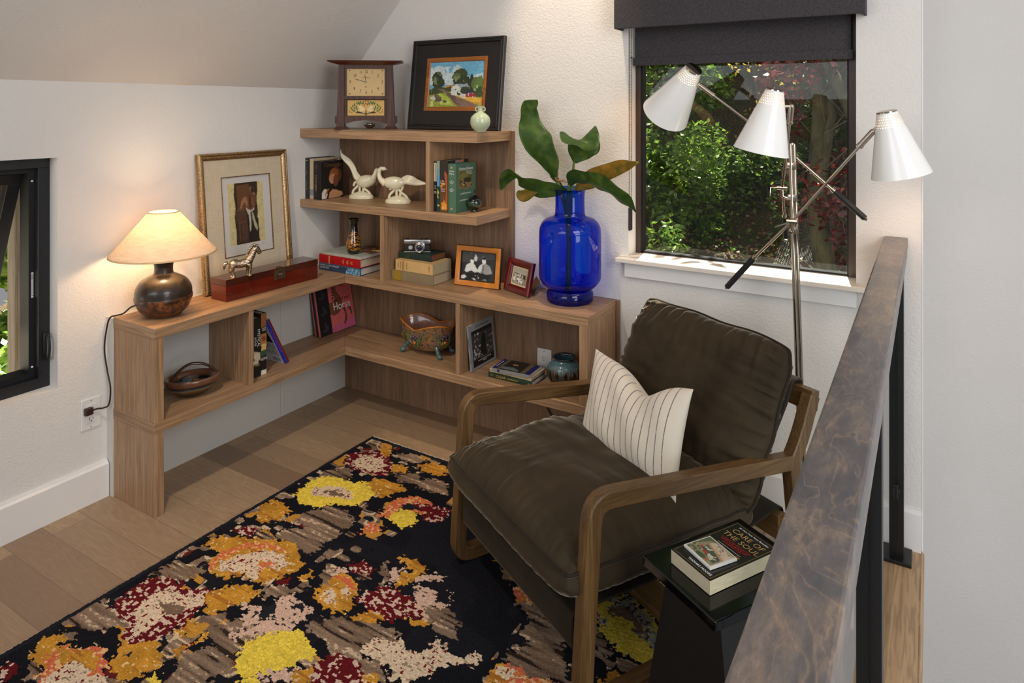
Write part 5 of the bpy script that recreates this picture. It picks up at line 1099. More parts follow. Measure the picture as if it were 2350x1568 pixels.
spine_art(r, .218, .0145, [('p', (112, 156, 168), [(0, 0), (.3, 0), (.3, 1), (0, 1)]), ('p', (136, 160, 140), [(0, 0), (.14, 0), (.16, 1), (0, 1)]), ('p', (88, 150, 186), [(.3, 0), (.5, 0), (.5, 1), (.3, 1)]), ('p', (24, 62, 54), [(.5, 0), (1, 0), (1, 1), (.5, 1)]), ('p', (196, 180, 80), [(.54, .1), (.62, .8), (.66, .3), (.74, .7), (.72, .1)]), ('p', (206, 190, 90), [(.86, .1), (.89, .1), (.89, .9), (.86, .9)])], nx=120, jit=.005)
r = book('thick book with an autumn coloured spine left of the green volume', upR(XB+.0345, -.235, ZS), .152, .222, .0405, (60, 40, 28), (190, 180, 166), group='paperbacks on the right of the tower')
aut = [('p', (44, 36, 32), [(0, 0), (1, 0), (1, 1), (0, 1)]), ('p', (92, 62, 26), [(.38, 0), (1, 0), (1, 1), (.4, 1)]), ('p', (176, 82, 30), [(.2, .62), (.28, .95), (.95, .98), (.9, .7), (.5, .8), (.26, .55)]), ('p', (206, 122, 34), [(.74, .4), (.86, .95), (.96, .8), (.92, .5)]), ('s', (206, 140, 44), [(.4, .05), (.95, .05), (.95, .6), (.45, .6)], .32, 24), ('p', (220, 150, 40), [(.86, .2), (.95, .2), (.95, .9), (.82, .7)])]
spine_art(r, .222, .0405, aut, nx=130, jit=.01)
text(r, 'The\nTourists', .0095, ink(WHT), (-.0024, .128, .016), (0, 0, 1), (0, 1, 0), sx=.8); text(r, 'Richard\nPowers', .0085, ink(WHT), (-.0024, .095, .016), (0, 0, 1), (0, 1, 0), sx=.8); text(r, 'Sun\nLeaf', .006, ink(WHT), (-.0024, .016, .016), (0, 0, 1), (0, 1, 0), sx=.8)
paint('cover_print', .148, .218, [('p', (40, 34, 32), [(0, 0), (1, 0), (1, 1), (0, 1)]), ('p', (96, 126, 156), [(.3, .85), (.7, .86), (.7, 1), (.35, 1)]), ('s', (206, 110, 34), [(.4, .8), (.8, .8), (.8, 1), (.4, 1)], .5, 20)], parent=r, M=Matrix.Translation((.002, .002, .0408)), nx=70)
r = book('green cloth boxed volume with gold square picture beside the round black vase', upR(XB+.0765, -.235, ZS), .150, .209, .0400, (74, 108, 84), (84, 100, 84), rough=.7, cloth=.15, group='paperbacks on the right of the tower')
for y_ in (.193, .018): obj('spine_stamp', bx(-.0026, y_-.004, .0145, -.0016, y_+.004, .0235), ink((214, 150, 124)), r)
for y_, s, z_ in ((.172, 'Charles\nDickens', .0105), (.132, 'A\nCHRISTMAS\nCAROL', .0062), (.098, 'THE\nCHRISTMAS\nBOOKS', .0062)): text(r, s, z_, ink(WHT), (-.0024, y_, .020), (0, 0, 1), (0, 1, 0), sx=.75, shear=.2 if z_ > .01 else 0)
for y_ in (.155, .115, .075): text(r, '*', .010, ink(GOLD), (-.0024, y_, .020), (0, 0, 1), (0, 1, 0))
text(r, 'Charles Dickens', .0165, ink(WHT), (.073, .185, .0405), (1, 0, 0), (0, 1, 0), shear=.3, sx=.95); text(r, 'A CHRISTMAS CAROL', .0085, ink(WHT), (.073, .078, .0405), (1, 0, 0), (0, 1, 0)); text(r, 'THE CHRISTMAS BOOKS', .0085, ink(WHT), (.073, .050, .0405), (1, 0, 0), (0, 1, 0)); text(r, '* * *', .014, ink((176, 120, 60)), (.073, .094, .0405), (1, 0, 0), (0, 1, 0))
obj('picture_border', bx(.0235, .102, .0402, .1225, .176, .0406), ink((150, 110, 44)), r)
paint('cover_print', .095, .070, [('p', (88, 84, 44), [(0, 0), (1, 0), (1, 1), (0, 1)]), ('p', (132, 142, 120), [(.55, .8), (.95, .75), (1, 1), (.5, 1)]), ('e', (112, 112, 54), .35, .68, .35, .25), ('e', (46, 42, 28), .6, .45, .32, .16), ('p', (138, 110, 62), [(0, 0), (1, 0), (1, .3), (0, .22)]), ('s', (34, 28, 22), [(0, .02), (1, .02), (1, .4), (0, .4)], .36, 22), ('e', (206, 130, 40), .28, .42, .03, .06), ('s', (214, 196, 160), [(.15, .15), (.6, .15), (.6, .35), (.15, .35)], .3, 30)], parent=r, M=Matrix.Translation((.0255, .104, .0408)), nx=90, jit=.012)
# pheasant figurines
m_iv = plain('ivory_glaze', (222, 214, 184), .22, coat=.4, var=.03)
def bird(label, loc, rz, neck, neckr, head, beak, tail, tailr, body, body_r, flip=1, crest=None):
    K = .000205; r = thing('bird_figurine', label, 'figurine', loc, rz, 'pair of ivory pheasant figurines')
    c = lambda p, d=0: (p[0]*K, d, p[1]*K)
    P = smoothprof([c(p) for p in body], 4); R = [x[0] for x in smoothprof([(v*K*1.18, 0) for v in body_r], 4)]
    b = tube(B(), P, R, 18, flat=1.0, up=(0, 0, 1)); 
    for v in b.verts: v.co.y *= .8
    P = smoothprof([c(p) for p in neck], 4); R = [x[0] for x in smoothprof([(v*K, 0) for v in neckr], 4)]; tube(b, P, R, 14, up=(0, 1, 0))
    ball(b, c(head), 52*K, (1.15, .8, .9), 3); 
    tube(b, [c(head), c(beak)], [34*K, 3*K], 8)
    if crest: tube(b, [c(head), c(crest)], [30*K, 4*K], 6)
    obj('body', b, m_iv, r, 'all')
    for k in range(6):
        o = (k-2.5)*10*K; P = smoothprof([(p[0]*K, o*(1-.8*i/(len(tail)-1)), p[1]*K+(k-2.5)*24*K*math.sin(PI*(.15+.8*i/(len(tail)-1)))) for i, p in enumerate(tail)], 5); R = [x[0] for x in smoothprof([(v*K*.60, 0) for v in tailr], 5)]
        obj('tail_feather', tube(B(), P, R, 8, up=(0, 1, 0), flat=.6), m_iv, r, 'all')
    b = lathe(B(), [(0, 0), (300*K, 0), (308*K, 14*K), (300*K, 26*K), (312*K, 50*K), (280*K, 92*K), (200*K, 128*K), (80*K, 170*K), (0, 175*K)], 40, sy=.55); obj('base', b, m_iv, r, 'all')
    for q_ in ([(-30, 120), (-40, 230), (-20, 330), (60, 420)], [(40, 120), (60, 260), (100, 340), (120, 420)], [(-220, 80), (-200, 190), (-110, 280), (-60, 380)], [(240, 80), (190, 160), (80, 240), (10, 320)], [(-60, 380), (-130, 400), (-180, 350), (-190, 300)]):
        obj('scroll', tube(B(), smoothprof([c(p) for p in q_], 5), 30*K, 10), m_iv, r, 'all')
    return r
bird('ivory pheasant figurine facing right with its long tail raised to the wall', (.203, -.093, ZS), math.radians(22), [(290, 470), (350, 590), (370, 690), (410, 710)], [85, 55, 38, 42], (425, 700), (500, 700), [(-20, 430), (-140, 560), (-200, 700), (-290, 850), (-420, 960), (-505, 1050), (-520, 1170)], [85, 82, 66, 50, 40, 28, 14], [(-100, 380), (0, 400), (130, 420), (260, 450), (350, 480)], [60, 115, 130, 105, 50], crest=(372, 745))
bird('ivory pheasant figurine turned back on its neighbour, tail feathers spread to the right', (.468, -.124, ZS), math.radians(22), [(-300, 440), (-420, 540), (-460, 660), (-440, 760), (-380, 800)], [90, 64, 45, 44, 46], (-355, 785), (-262, 765), [(60, 500), (200, 540), (330, 520), (460, 480), (660, 458)], [70, 92, 80, 52, 16], [(-360, 480), (-250, 470), (-110, 460), (40, 470), (140, 500)], [50, 105, 130, 110, 60])
# small vases
def swirlmat(name, base, c1, c2, z0, z1, s=30):
    t = NT(name); tc = t.n('ShaderNodeTexCoord'); sp = t.n('ShaderNodeSeparateXYZ'); t.l(tc.outputs['Object'], sp.inputs[0]); n = t.noise(t.coord((1, 1, 3)), s, 4, .6, 2.0)
    band = t.math('MULTIPLY', t.math('GREATER_THAN', sp.outputs[2], z0), t.math('LESS_THAN', sp.outputs[2], z1)); m = t.math('MULTIPLY', band, t.ramp(n, [(.50, (0, 0, 0)), (.56, (1, 1, 1))]))
    a = t.mix(m, lin(base), t.ramp(n, [(.5, lin(c1)), (.7, lin(c2))])); t.l(a, t.b.inputs['Base Color']); t.set(Roughness=.08, Coat_Weight=.7); return t.m
t_ = tag(obj('vase', lathe(B(), [(0, 0), (.018, 0), (.019, .002), (.015, .005), (.014, .009)]+[tuple(p) for p in smoothprof([(.018, .012), (.030, .026), (.033, .040), (.027, .055), (.012, .066), (.0045, .072), (.0035, .088)], 5)]+[(.0055, .094), (.004, .0935), (0, .07)], 48), swirlmat('black_green_lustre', (14, 14, 16), (60, 100, 36), (96, 110, 120), .016, .045, 34), None, 'all', M=Matrix.Translation((.919, -.146, ZS))), 'tiny round black bottle vase with green swirls beside the green boxed book', 'vase', 'small dark vases')
t_ = tag(obj('vase', lathe(B(), [(0, 0), (.025, 0)]+[tuple(p) for p in smoothprof([(.026, .002), (.034, .026), (.034, .050), (.026, .085), (.019, .115), (.018, .135), (.021, .155), (.0255, .166)], 6)]+[(.024, .1655), (.017, .135), (0, .12)], 48), swirlmat('black_amber_lacquer', (20, 17, 16), (196, 124, 30), (216, 150, 50), .02, .105, 40), None, 'all', M=Matrix.Translation((.262, -.205, Z0+.0890))), 'slim black lacquer vase with amber blossoms on the corner book stack', 'vase', 'small dark vases')
cel = thing('vase', 'round pale celadon bottle vase with two tiny handles in front of the landscape painting', 'vase', (.992, -.212, ZT+.0005)); m_cel = plain('celadon_glaze', (178, 190, 158), .16, coat=.5, var=.05, vscale=12)
obj('body', lathe(B(), [(0, 0), (.020, 0), (.022, .003)]+[tuple(p) for p in smoothprof([(.024, .006), (.038, .024), (.0425, .044), (.038, .064), (.022, .079), (.0115, .085), (.0105, .094), (.0115, .105), (.0135, .110)], 5)]+[(.011, .1095), (.008, .09), (0, .085)], 56), m_cel, cel, 'all')
for s in (-1, 1): obj('handle', tube(B(), smoothprof([(s*.84*.011, s*.52*.011, .088), (s*.84*.019, s*.52*.019, .090), (s*.84*.020, s*.52*.020, .099), (s*.84*.014, s*.52*.014, .105), (s*.84*.011, s*.52*.011, .103)], 4), .0026, 8), m_cel, cel, 'all')
tag(obj('silver_bowl', lathe(B(), [(0, 0), (.010, .0005), (.022, .008), (.029, .018), (.0305, .026), (.029, .0265), (.027, .018), (.018, .008), (0, .004)], 40), plain('silver', (206, 200, 186), .18, 1), None, 'all', M=Matrix.Translation((.240, -.072, ZT+.0005))), 'small silver bowl seen behind the clock arch', 'bowl')
# ------------------------------------------------------------------ mantel clock
m_oak = wood('dark_oak_clock', (54, 30, 22), (78, 46, 33), (96, 60, 44), 2, .4, 1.4)
ck = thing('mantel_clock', 'dark oak mission mantel clock with a cream dial and tree tile at the top shelf', 'clock', (.305, -.165, ZT+.0005), math.radians(37)); dd = .034
for s in (-1, 1):
    obj('post', prism(B(), [(s*.100, .012), (s*.135, .012), (s*.124, .308), (s*.100, .308)], -dd, dd*.8, 'y'), m_oak, ck)
    obj('foot', frustum(B(), (.031, dd+.012), (.020, dd), 0, .014), m_oak, ck, M=Matrix.Translation((s*.116, 0, 0)))
    obj('tenon', bx(min(s*.128, s*.145), -.016, .028, max(s*.128, s*.145), .016, .062, bev=.002), m_oak, ck)
def arch(z0, z1, n=16): return [(-.1005, z0)]+[(-.1+.2*i/n, z0+(z1-z0)*math.sin(PI*i/n)) for i in range(1, n)]+[(.1005, z0), (.1005, .063), (-.1005, .063)]
obj('apron', prism(B(), arch(.026, .043), -.026, -.006, 'y'), m_oak, ck)
obj('rail', bx(-.101, -.028, .141, .101, .0, .158, bev=.001), m_oak, ck); obj('rail', bx(-.101, -.028, .287, .101, .0, .308, bev=.001), m_oak, ck)
for s in (-1, 1): obj('stile', bx(min(s*.0895, s*.101), -.024, .060, max(s*.0895, s*.101), .0, .290), m_oak, ck)
obj('back_board', bx(-.1, -.012, .06, .1, .026, .300), m_oak, ck)
b = B(); lo_ = [b.verts.new(p) for p in ((-.126, -.040, .306), (.126, -.040, .306), (.126, .040, .306), (-.126, .040, .306))]; m1 = [b.verts.new(p) for p in ((-.174, -.062, .319), (.174, -.062, .319), (.174, .062, .319), (-.174, .062, .319))]; h1 = [b.verts.new(p) for p in ((-.172, -.060, .3245), (.172, -.060, .3245), (.172, .060, .3245), (-.172, .060, .3245))]
b.faces.new(lo_[::-1]); b.faces.new(h1)
for i in range(4):
    j = (i+1) % 4; b.faces.new((lo_[i], lo_[j], m1[j], m1[i])); b.faces.new((m1[i], m1[j], h1[j], h1[i]))
obj('roof', b, wood('clock_roof_oak', (64, 26, 14), (88, 38, 20), (108, 50, 28), 0, .35, 1.0), ck)
dl = obj('dial', bx(-.0895, -.0165, .158, .0895, -.0125, .287), plain('cream_brass_dial', (214, 182, 124), .35, var=.04), ck); dk_ = ink((64, 46, 40)); dk_['x'] = 1
u = 1/3802; DX = lambda x: (x-757)*u*1.0; DZ = lambda z: (1400-z)*u*1.0
for s, x, z in (('12', 764, 365), ('1', 870, 375), ('2', 973, 433), ('3', 1045, 550), ('4', 972, 668), ('5', 865, 722), ('6', 762, 737), ('7', 660, 718), ('8', 552, 670), ('9', 478, 550), ('10', 563, 437), ('11', 667, 375)):
    text(dl, s, .021, dk_, (DX(x), -.0168, DZ(z)+.0006), (1, 0, 0), (0, 0, 1), 'numeral', sx=.72)
for x, z in ((470, 342), (1052, 342), (470, 758), (1052, 758)): obj('dial_pin', cyl(B(), (DX(x), -.0185, DZ(z)), (DX(x), -.016, DZ(z)), .0028, 14), m_oak, ck, True)
def hand(x, z, w, sp_):
    c0 = Vector((DX(757), -.020, DZ(548))); c1 = Vector((DX(x), -.020, DZ(z))); d = c1-c0; L_ = d.length; d.normalize(); n = Vector((0, -1, 0)).cross(d)
    b = B(); pts = [c0+n*w, c0+d*L_*sp_+n*w*.5, c0+d*L_*(sp_+.05)+n*w*2.2, c0+d*L_*(sp_+.1)+n*w*.8, c1, c0+d*L_*(sp_+.1)-n*w*.8, c0+d*L_*(sp_+.05)-n*w*2.2, c0+d*L_*sp_-n*w*.5, c0-n*w]
    f = b.faces.new([b.verts.new(p) for p in pts]); bmesh.ops.solidify(b, geom=[f], thickness=.0006); obj('clock_hand', b, ink((58, 54, 56)), ck)
hand(738, 398, .0011, .60); hand(540, 487, .0011, .62)
obj('hand_boss', cyl(B(), (0, -.0225, DZ(548)), (0, -.016, DZ(548)), .0052, 18), m_nick, ck, True)
obj('winding_hole', cyl(B(), (0, -.0172, DZ(635)), (0, -.016, DZ(635)), .0028, 14), m_oak, ck, True)
text(dl, 'THE CRAFTSMAN', .0055, ink((110, 90, 70)), (0, -.0168, DZ(470)), (1, 0, 0), (0, 0, 1))
gold_ = (214, 174, 96); gr = (36, 104, 60); tl_ = [('p', gold_, [(0, 0), (1, 0), (1, 1), (0, 1)])]
def lf(x, y, a, L_=.055, c=gr):
    a = math.radians(a); dx, dy = math.cos(a), math.sin(a); return [('p', c, [(x-dx*L_, (y-dy*L_*2.25)), (x-dy*L_*.36, y+dx*L_*.8), (x+dx*L_, y+dy*L_*2.25), (x+dy*L_*.36, y-dx*L_*.8)])]
for s in (0, 1):
    for x, y, a in ((.10, .50, 110), (.145, .60, 95), (.19, .70, 85), (.13, .38, 130), (.19, .46, 110), (.235, .56, 100), (.26, .42, 95), (.18, .30, 170), (.26, .78, 100), (.30, .84, 85), (.33, .76, 90), (.36, .86, 80), (.40, .78, 100)):
        tl_ += lf(1-x if s else x, y, 180-a if s else a)
    X = (lambda v: 1-v) if s else (lambda v: v)
    tl_ += [('p', (228, 206, 158), [(X(.49), .42), (X(.42), .52), (X(.36), .66), (X(.30), .62), (X(.33), .46), (X(.31), .34), (X(.36), .26), (X(.44), .30)]), ('p', (40, 36, 42), [(X(.47), .0), (X(.485), .14), (X(.40), .19), (X(.26), .30), (X(.27), .24), (X(.20), .17), (X(.38), .14), (X(.46), .12)]), ('e', (150, 96, 34), X(.06), .24, .02, .045), ('e', (150, 96, 34), X(.12), .2, .018, .04), ('e', (150, 96, 34), X(.05), .38, .016, .036)]
tl_ += [('p', (40, 36, 42), [(.485, 0), (.515, 0), (.515, .2), (.503, .5), (.497, .5), (.485, .2)])]+[('e', (146, 92, 34), x, y, .022, .05) for x, y in ((.44, .9), (.5, .96), (.56, .9), (.43, .78), (.5, .79), (.56, .77), (.46, .66), (.54, .7))]
obj('tile_surround', bx(-.0895, -.017, .0625, .0895, -.0125, .1415), m_blk2, ck)
paint('tile', .172, .0735, tl_, parent=ck, M=basis((-.086, -.0172, .0650), (1, 0, 0), (0, 0, 1), (0, -1, 0)), nx=230, jit=.002, var=.05, blur=0, mat=paintmat('glazed_tile', .2, .4))
# ------------------------------------------------------------------ landscape painting in wide black frame
bl_, tl2 = Vector((.484, -.062, ZT+.0005)), Vector((.484, -.012, 1.768)); H_ = (tl2-bl_).length; up = (tl2-bl_).normalized()
Mp = basis(bl_-Vector((0, 0, 0)), (1, 0, 0), up, Vector((1, 0, 0)).cross(up)); m_bf = plain('black_painted_frame', (26, 22, 20), .38, var=.12, vscale=14)
r = thing('framed_painting', 'landscape painting of a farmhouse and road in a wide black frame', 'painting', M=Mp); Wp = .516
def framering(parent, name, mat, prof, w, h, sm=25):
    b = B(); rings = [[b.verts.new(p) for p in ((i, i, z), (w-i, i, z), (w-i, h-i, z), (i, h-i, z))] for i, z in prof]
    for a, c in zip(rings, rings[1:]+rings[:1]):
        for j in range(4): k = (j+1) % 4; b.faces.new((a[j], a[k], c[k], c[j]))
    return obj(name, b, mat, parent, sm)
framering(r, 'moulding', m_bf, [(0, 0), (0, .018), (.003, .021), (.009, .021), (.010, .0175), (.014, .0175), (.016, .020), (.020, .020), (.024, .012), (.088, .010), (.088, .001)], Wp, H_)
m_cu = wood('copper_gold_liner', (120, 66, 22), (156, 92, 34), (176, 110, 46), 0, .35, .6)
framering(r, 'liner', m_cu, [(.087, .004), (.087, .0125), (.092, .0135), (.103, .011), (.107, .006), (.107, .002)], Wp, H_)
obj('backing', bx(.05, .05, .0005, Wp-.05, H_-.05, .003), plain('frame_backing', (70, 52, 38), .8), r)
SKY = (110, 176, 206); CL = (196, 212, 214); DG = (46, 58, 34); MG = (92, 110, 58); RD = (128, 102, 88)
land = [('p', SKY, [(0, 0), (1, 0), (1, 1), (0, 1)]), ('e', CL, .14, .74, .15, .17, 20), ('e', CL, .06, .62, .12, .14), ('e', CL, .36, .62, .20, .14), ('e', CL, .50, .78, .09, .15, -20), ('p', (176, 206, 214), [(.7, .66), (1, .74), (1, .5), (.7, .5)]), ('s', (206, 220, 222), [(0, .5), (.6, .5), (.6, .9), (0, .9)], .3, 9),
 ('p', (196, 140, 52), [(.22, .40), (.32, .46), (.46, .49), (.60, .46), (.60, .36), (.22, .36)]), ('p', (150, 156, 60), [(0, 0), (1, 0), (1, .3), (.7, .34), (.3, .4), (0, .4)]), ('p', (60, 74, 36), [(0, .38), (.12, .46), (.3, .42), (.42, .46), (.42, .34), (.2, .30), (0, .26)]),
 ('p', (206, 146, 50), [(.66, .16), (1, .18), (1, .06), (.8, .08)]), ('p', (216, 170, 60), [(.4, .28), (.8, .1), (.96, .1), (.98, .2), (.7, .24)]), ('p', RD, [(.16, .40), (.26, .40), (.42, .30), (.62, .18), (.92, .04), (.98, 0), (.56, 0), (.44, .14), (.36, .26), (.26, .34)]), ('s', (102, 80, 72), [(.2, .39), (.42, .28), (.9, .02), (.6, 0), (.4, .2)], .32, 22), ('p', (176, 190, 70), [(.18, .30), (.34, .24), (.42, .14), (.48, .02), (.26, .04), (.16, .14)]),
 ('e', DG, .14, .66, .10, .13), ('e', DG, .17, .54, .12, .12), ('e', (70, 82, 48), .10, .62, .06, .06), ('p', (70, 60, 44), [(.13, .4), (.16, .4), (.16, .5), (.13, .5)]), ('s', (120, 136, 86), [(.04, .5), (.24, .5), (.22, .78), (.08, .76)], .26, 20),
 ('e', (62, 72, 36), .58, .72, .13, .13), ('e', DG, .60, .58, .16, .12), ('e', (92, 106, 60), .50, .66, .08, .08), ('p', DG, [(.46, .5), (.76, .5), (.72, .62), (.5, .6)]), ('s', (134, 146, 90), [(.45, .55), (.68, .55), (.66, .84), (.5, .82)], .24, 22), ('p', (40, 52, 34), [(.72, .46), (.78, .74), (.84, .6), (.88, .44), (.86, .3), (.72, .34)]), ('e', MG, .90, .50, .12, .15), ('p', (96, 122, 60), [(.82, .44), (.9, .66), (.97, .68), (1, .5), (1, .2), (.86, .2)]), ('e', (56, 78, 36), .93, .33, .08, .12), ('s', (156, 168, 110), [(.8, .3), (1, .3), (1, .66), (.84, .64)], .26, 20),
 ('p', (214, 216, 208), [(.42, .42), (.52, .50), (.62, .40), (.62, .24), (.42, .26)]), ('p', (150, 162, 168), [(.52, .50), (.72, .51), (.78, .40), (.62, .38)]), ('p', (128, 138, 146), [(.58, .44), (.62, .38), (.78, .40), (.75, .45)]), ('s', (46, 60, 52), [(.44, .26), (.62, .24), (.62, .4), (.44, .38)], .36, 26), ('e', (56, 66, 36), .68, .36, .09, .08), ('p', (44, 56, 58), [(.60, .30), (.72, .40), (.82, .38), (.88, .30)]), ('p', (150, 36, 56), [(.70, .29), (.88, .29), (.87, .22), (.70, .21)]), ('p', (206, 206, 206), [(.60, .29), (.69, .28), (.69, .18), (.62, .2)]), ('s', (214, 190, 196), [(.6, .18), (.9, .2), (.9, .3), (.6, .3)], .25, 40),
 ('p', (110, 96, 70), [(.05, .24), (.12, .30), (.25, .22), (.24, .18), (.14, .20)]), ('p', (206, 206, 196), [(.02, .19), (.09, .27), (.13, .19), (.12, .14)]), ('p', (96, 82, 66), [(.13, .19), (.24, .2), (.24, .11), (.13, .12)]), ('p', (64, 80, 74), [(.24, .16), (.36, .12), (.40, .10), (.26, .09)]), ('s', (196, 206, 120), [(0, .0), (.5, 0), (.45, .12), (0, .14)], .4, 16), ('p', (150, 150, 130), [(.025, .05), (.032, .05), (.045, .42), (.038, .42)])]
paint('canvas', Wp-.214, H_-.214, land, parent=r, M=Matrix.Translation((.107, .107, .0055)), blur=0, nx=270, jit=.012, var=.16, vs=26, mat=paintmat('oil_paint', .45, .1, 160))
# ------------------------------------------------------------------ sepia print, red box, metal horse
bl_, tl2 = Vector((.032, -.838, ZC+.0005)), Vector((-.022, -.838, 1.254)); H_ = (tl2-bl_).length; up = (tl2-bl_).normalized(); Wp = .460
r = thing('framed_print', 'large gold framed sepia print', 'picture', M=basis(bl_, (0, 1, 0), up, Vector((0, 1, 0)).cross(up)))
r['label'] = 'large gold framed sepia print with a wide linen mat leaning on the left wall'
def goldmat():
    t = NT('antique_gold_leaf'); n = t.noise(t.coord((220, 220, 90)), 1, 3, .6); t.l(t.ramp(n, [(.28, lin((104, 76, 44))), (.5, lin((156, 124, 84))), (.74, lin((200, 172, 130)))]), t.b.inputs['Base Color']); t.set(Roughness=.3, Metallic=.75); return t.m
m_gl = goldmat(); framering(r, 'moulding', m_gl, [(0, 0), (0, .016), (.003, .020), (.008, .022), (.011, .018), (.014, .021), (.018, .0215), (.021, .017), (.025, .015), (.030, .009), (.030, .001)], Wp, H_)
def linen():
    t = NT('linen_mat'); a = t.noise(t.coord((14, 600, 14)), 1, 2); b2 = t.noise(t.coord((600, 14, 14)), 1, 2); m = t.math('MULTIPLY', t.math('ADD', a, b2), .5); t.l(t.ramp(m, [(.4, lin((196, 180, 154))), (.6, lin((214, 200, 176)))]), t.b.inputs['Base Color']); t.set(Roughness=.9); return t.m
x0, x1, y0_, y1_ = .108, .364, .134, .482; b = B()
for q_ in ((.028, .028, x0, H_-.028), (x1, .028, Wp-.028, H_-.028), (x0, .028, x1, y0_), (x0, y1_, x1, H_-.028)): box(b, q_[0], q_[1], .004, q_[2], q_[3], .0075)
obj('linen_mat', b, linen(), r)
b = B()
for q_ in ((x0, y0_, x0+.004, y1_), (x1-.004, y0_, x1, y1_), (x0, y0_, x1, y0_+.004), (x0, y1_-.004, x1, y1_)): box(b, q_[0], q_[1], .004, q_[2], q_[3], .0095, bev=.001)
obj('gold_fillet', b, m_gl, r); obj('paper', bx(x0, y0_, .003, x1, y1_, .0045), plain('print_paper', (206, 202, 198), .7, var=.01), r)
sep = [('p', (206, 192, 140), [(0, 0), (1, 0), (1, 1), (0, 1)]), ('s', (182, 164, 108), [(0, 0), (1, 0), (1, 1), (0, 1)], .16, 36), ('p', (54, 38, 28), [(.17, 0), (.85, 0), (.80, .1), (.84, .2), (.78, .34), (.82, .5), (.80, .7), (.84, .86), (.84, 1), (.19, 1), (.16, .8), (.19, .6), (.15, .44), (.18, .2)]), ('p', (104, 68, 42), [(.24, .96), (.6, .97), (.62, .7), (.5, .56), (.24, .56)]), ('p', (132, 106, 76), [(.62, .9), (.78, .8), (.76, .6), (.64, .62)]), ('p', (78, 50, 34), [(.2, .55), (.48, .56), (.48, .36), (.2, .36)]), ('p', (112, 76, 52), [(.2, .565), (.48, .57), (.48, .55), (.2, .545)]), ('p', (110, 74, 50), [(.26, .36), (.5, .37), (.5, .35), (.29, .34), (.29, .04), (.26, .04)]), ('p', (84, 52, 32), [(.33, .33), (.5, .34), (.52, .06), (.33, .05)]), ('p', (40, 32, 28), [(.5, .4), (.66, .5), (.82, .38), (.82, .02), (.5, .02)]),
 ('e', (84, 64, 40), .665, .875, .075, .055), ('e', (112, 96, 58), .64, .88, .04, .045), ('e', (50, 38, 26), .69, .86, .04, .05), ('p', (112, 72, 48), [(.42, .76), (.52, .775), (.61, .79), (.62, .83), (.69, .83), (.70, .79), (.78, .765), (.79, .70), (.75, .60), (.72, .55), (.61, .52), (.50, .57), (.47, .66), (.44, .70)]), ('p', (158, 114, 80), [(.42, .76), (.50, .765), (.53, .68), (.52, .60), (.48, .62), (.47, .68), (.41, .65), (.36, .575), (.31, .58), (.35, .68)]), ('p', (78, 46, 30), [(.58, .78), (.64, .78), (.65, .60), (.60, .54), (.57, .64)]), ('p', (130, 90, 62), [(.65, .74), (.68, .76), (.70, .66), (.67, .60)]), ('p', (198, 192, 176), [(.48, .585), (.61, .525), (.72, .57), (.71, .53), (.63, .51), (.585, .505), (.56, .45), (.50, .52)]), ('p', (188, 182, 160), [(.545, .50), (.60, .505), (.61, .36), (.60, .20), (.55, .18), (.565, .30)]), ('p', (176, 168, 140), [(.635, .505), (.67, .50), (.74, .34), (.80, .22), (.775, .17), (.70, .25), (.655, .38)]), ('p', (60, 50, 42), [(.61, .50), (.64, .50), (.66, .36), (.62, .3)]), ('s', (84, 62, 46), [(.2, 0), (.5, 0), (.5, .5), (.2, .5)], .25, 26)]
paint('print', .182, .268, sep, parent=r, M=Matrix.Translation((x0+.033, y0_+.048, .0048)), nx=180, jit=.006, var=.10, vs=18, blur=4)
text(r, 'Dr', .014, ink((176, 170, 164)), (x0+.2, y0_+.034, .0047), (1, 0, 0), (0, 1, 0), shear=.5)
obj('glazing', bx(.028, .028, .0100, Wp-.028, H_-.028, .0112), clearglass('picture_glass', (.985, .985, .985), .6), r)
# lacquer box (hexagonal plan: the two short ends are canted)
m_lac = plain('red_lacquer', (92, 22, 8), .28, coat=.35, var=.22, vscale=9); m_lacd = plain('dark_lacquer_lid', (66, 26, 16), .22, coat=.5, var=.2, vscale=8); m_irn = plain('dark_brass', (96, 82, 58), .45, .7, var=.3, vscale=60)
kb = thing('lacquer_box', 'long red lacquer box with brass lock plate in front of the gold framed print', 'box', (.187, -.842, ZC+.0005), math.radians(88.2))
def plan(x0, x1, y0, y1): return [(x0, y0), (x1, y0), (x1, y1), (x0, y1)]
L_ = .468; Wb = .098
obj('case', prism(B(), plan(0, L_, 0, Wb), 0, .062), m_lac, kb); obj('lid', prism(B(), plan(-.001, L_+.001, -.001, Wb+.001), .0635, .088), m_lacd, kb)
obj('seam', prism(B(), plan(.001, L_-.001, .001, Wb-.001), .061, .0645), m_blk2, kb)
b = B(); box(b, .232, -.0035, .040, .288, 0, .082, bev=.001); cyl(b, (.26, -.005, .06), (.26, -.002, .06), .019, 24); obj('lock_plate', b, m_irn, kb)
obj('hasp', tube(B(), [(.245, -.001, .0885), (.25, .012, .0905), (.27, .012, .0905), (.275, -.001, .0885)], .0018, 8), m_irn, kb, True)
b = B(); tube(b, [(.252, -.006, .060), (.256, -.0085, .064), (.260, -.006, .060), (.264, -.0085, .064), (.268, -.006, .060)], .0018, 6); obj('knob', b, m_nick, kb, True)
for x in (.115, .405): obj('peg', bx(x-.0018, -.0016, .004, x+.0018, .0002, .030), m_irn, kb)
for x in (0, L_):
    obj('corner_strap', bx(x-.002 if x else -.0016, -.0016, .029, x+.026 if not x else L_+.0016, .0002, .0322) if not x else bx(L_-.028, -.0016, .029, L_+.0016, .0002, .0322), m_irn, kb)
obj('corner_strap', bx(-.0018, -.0016, .029, -.0002, .030, .0322), m_irn, kb)
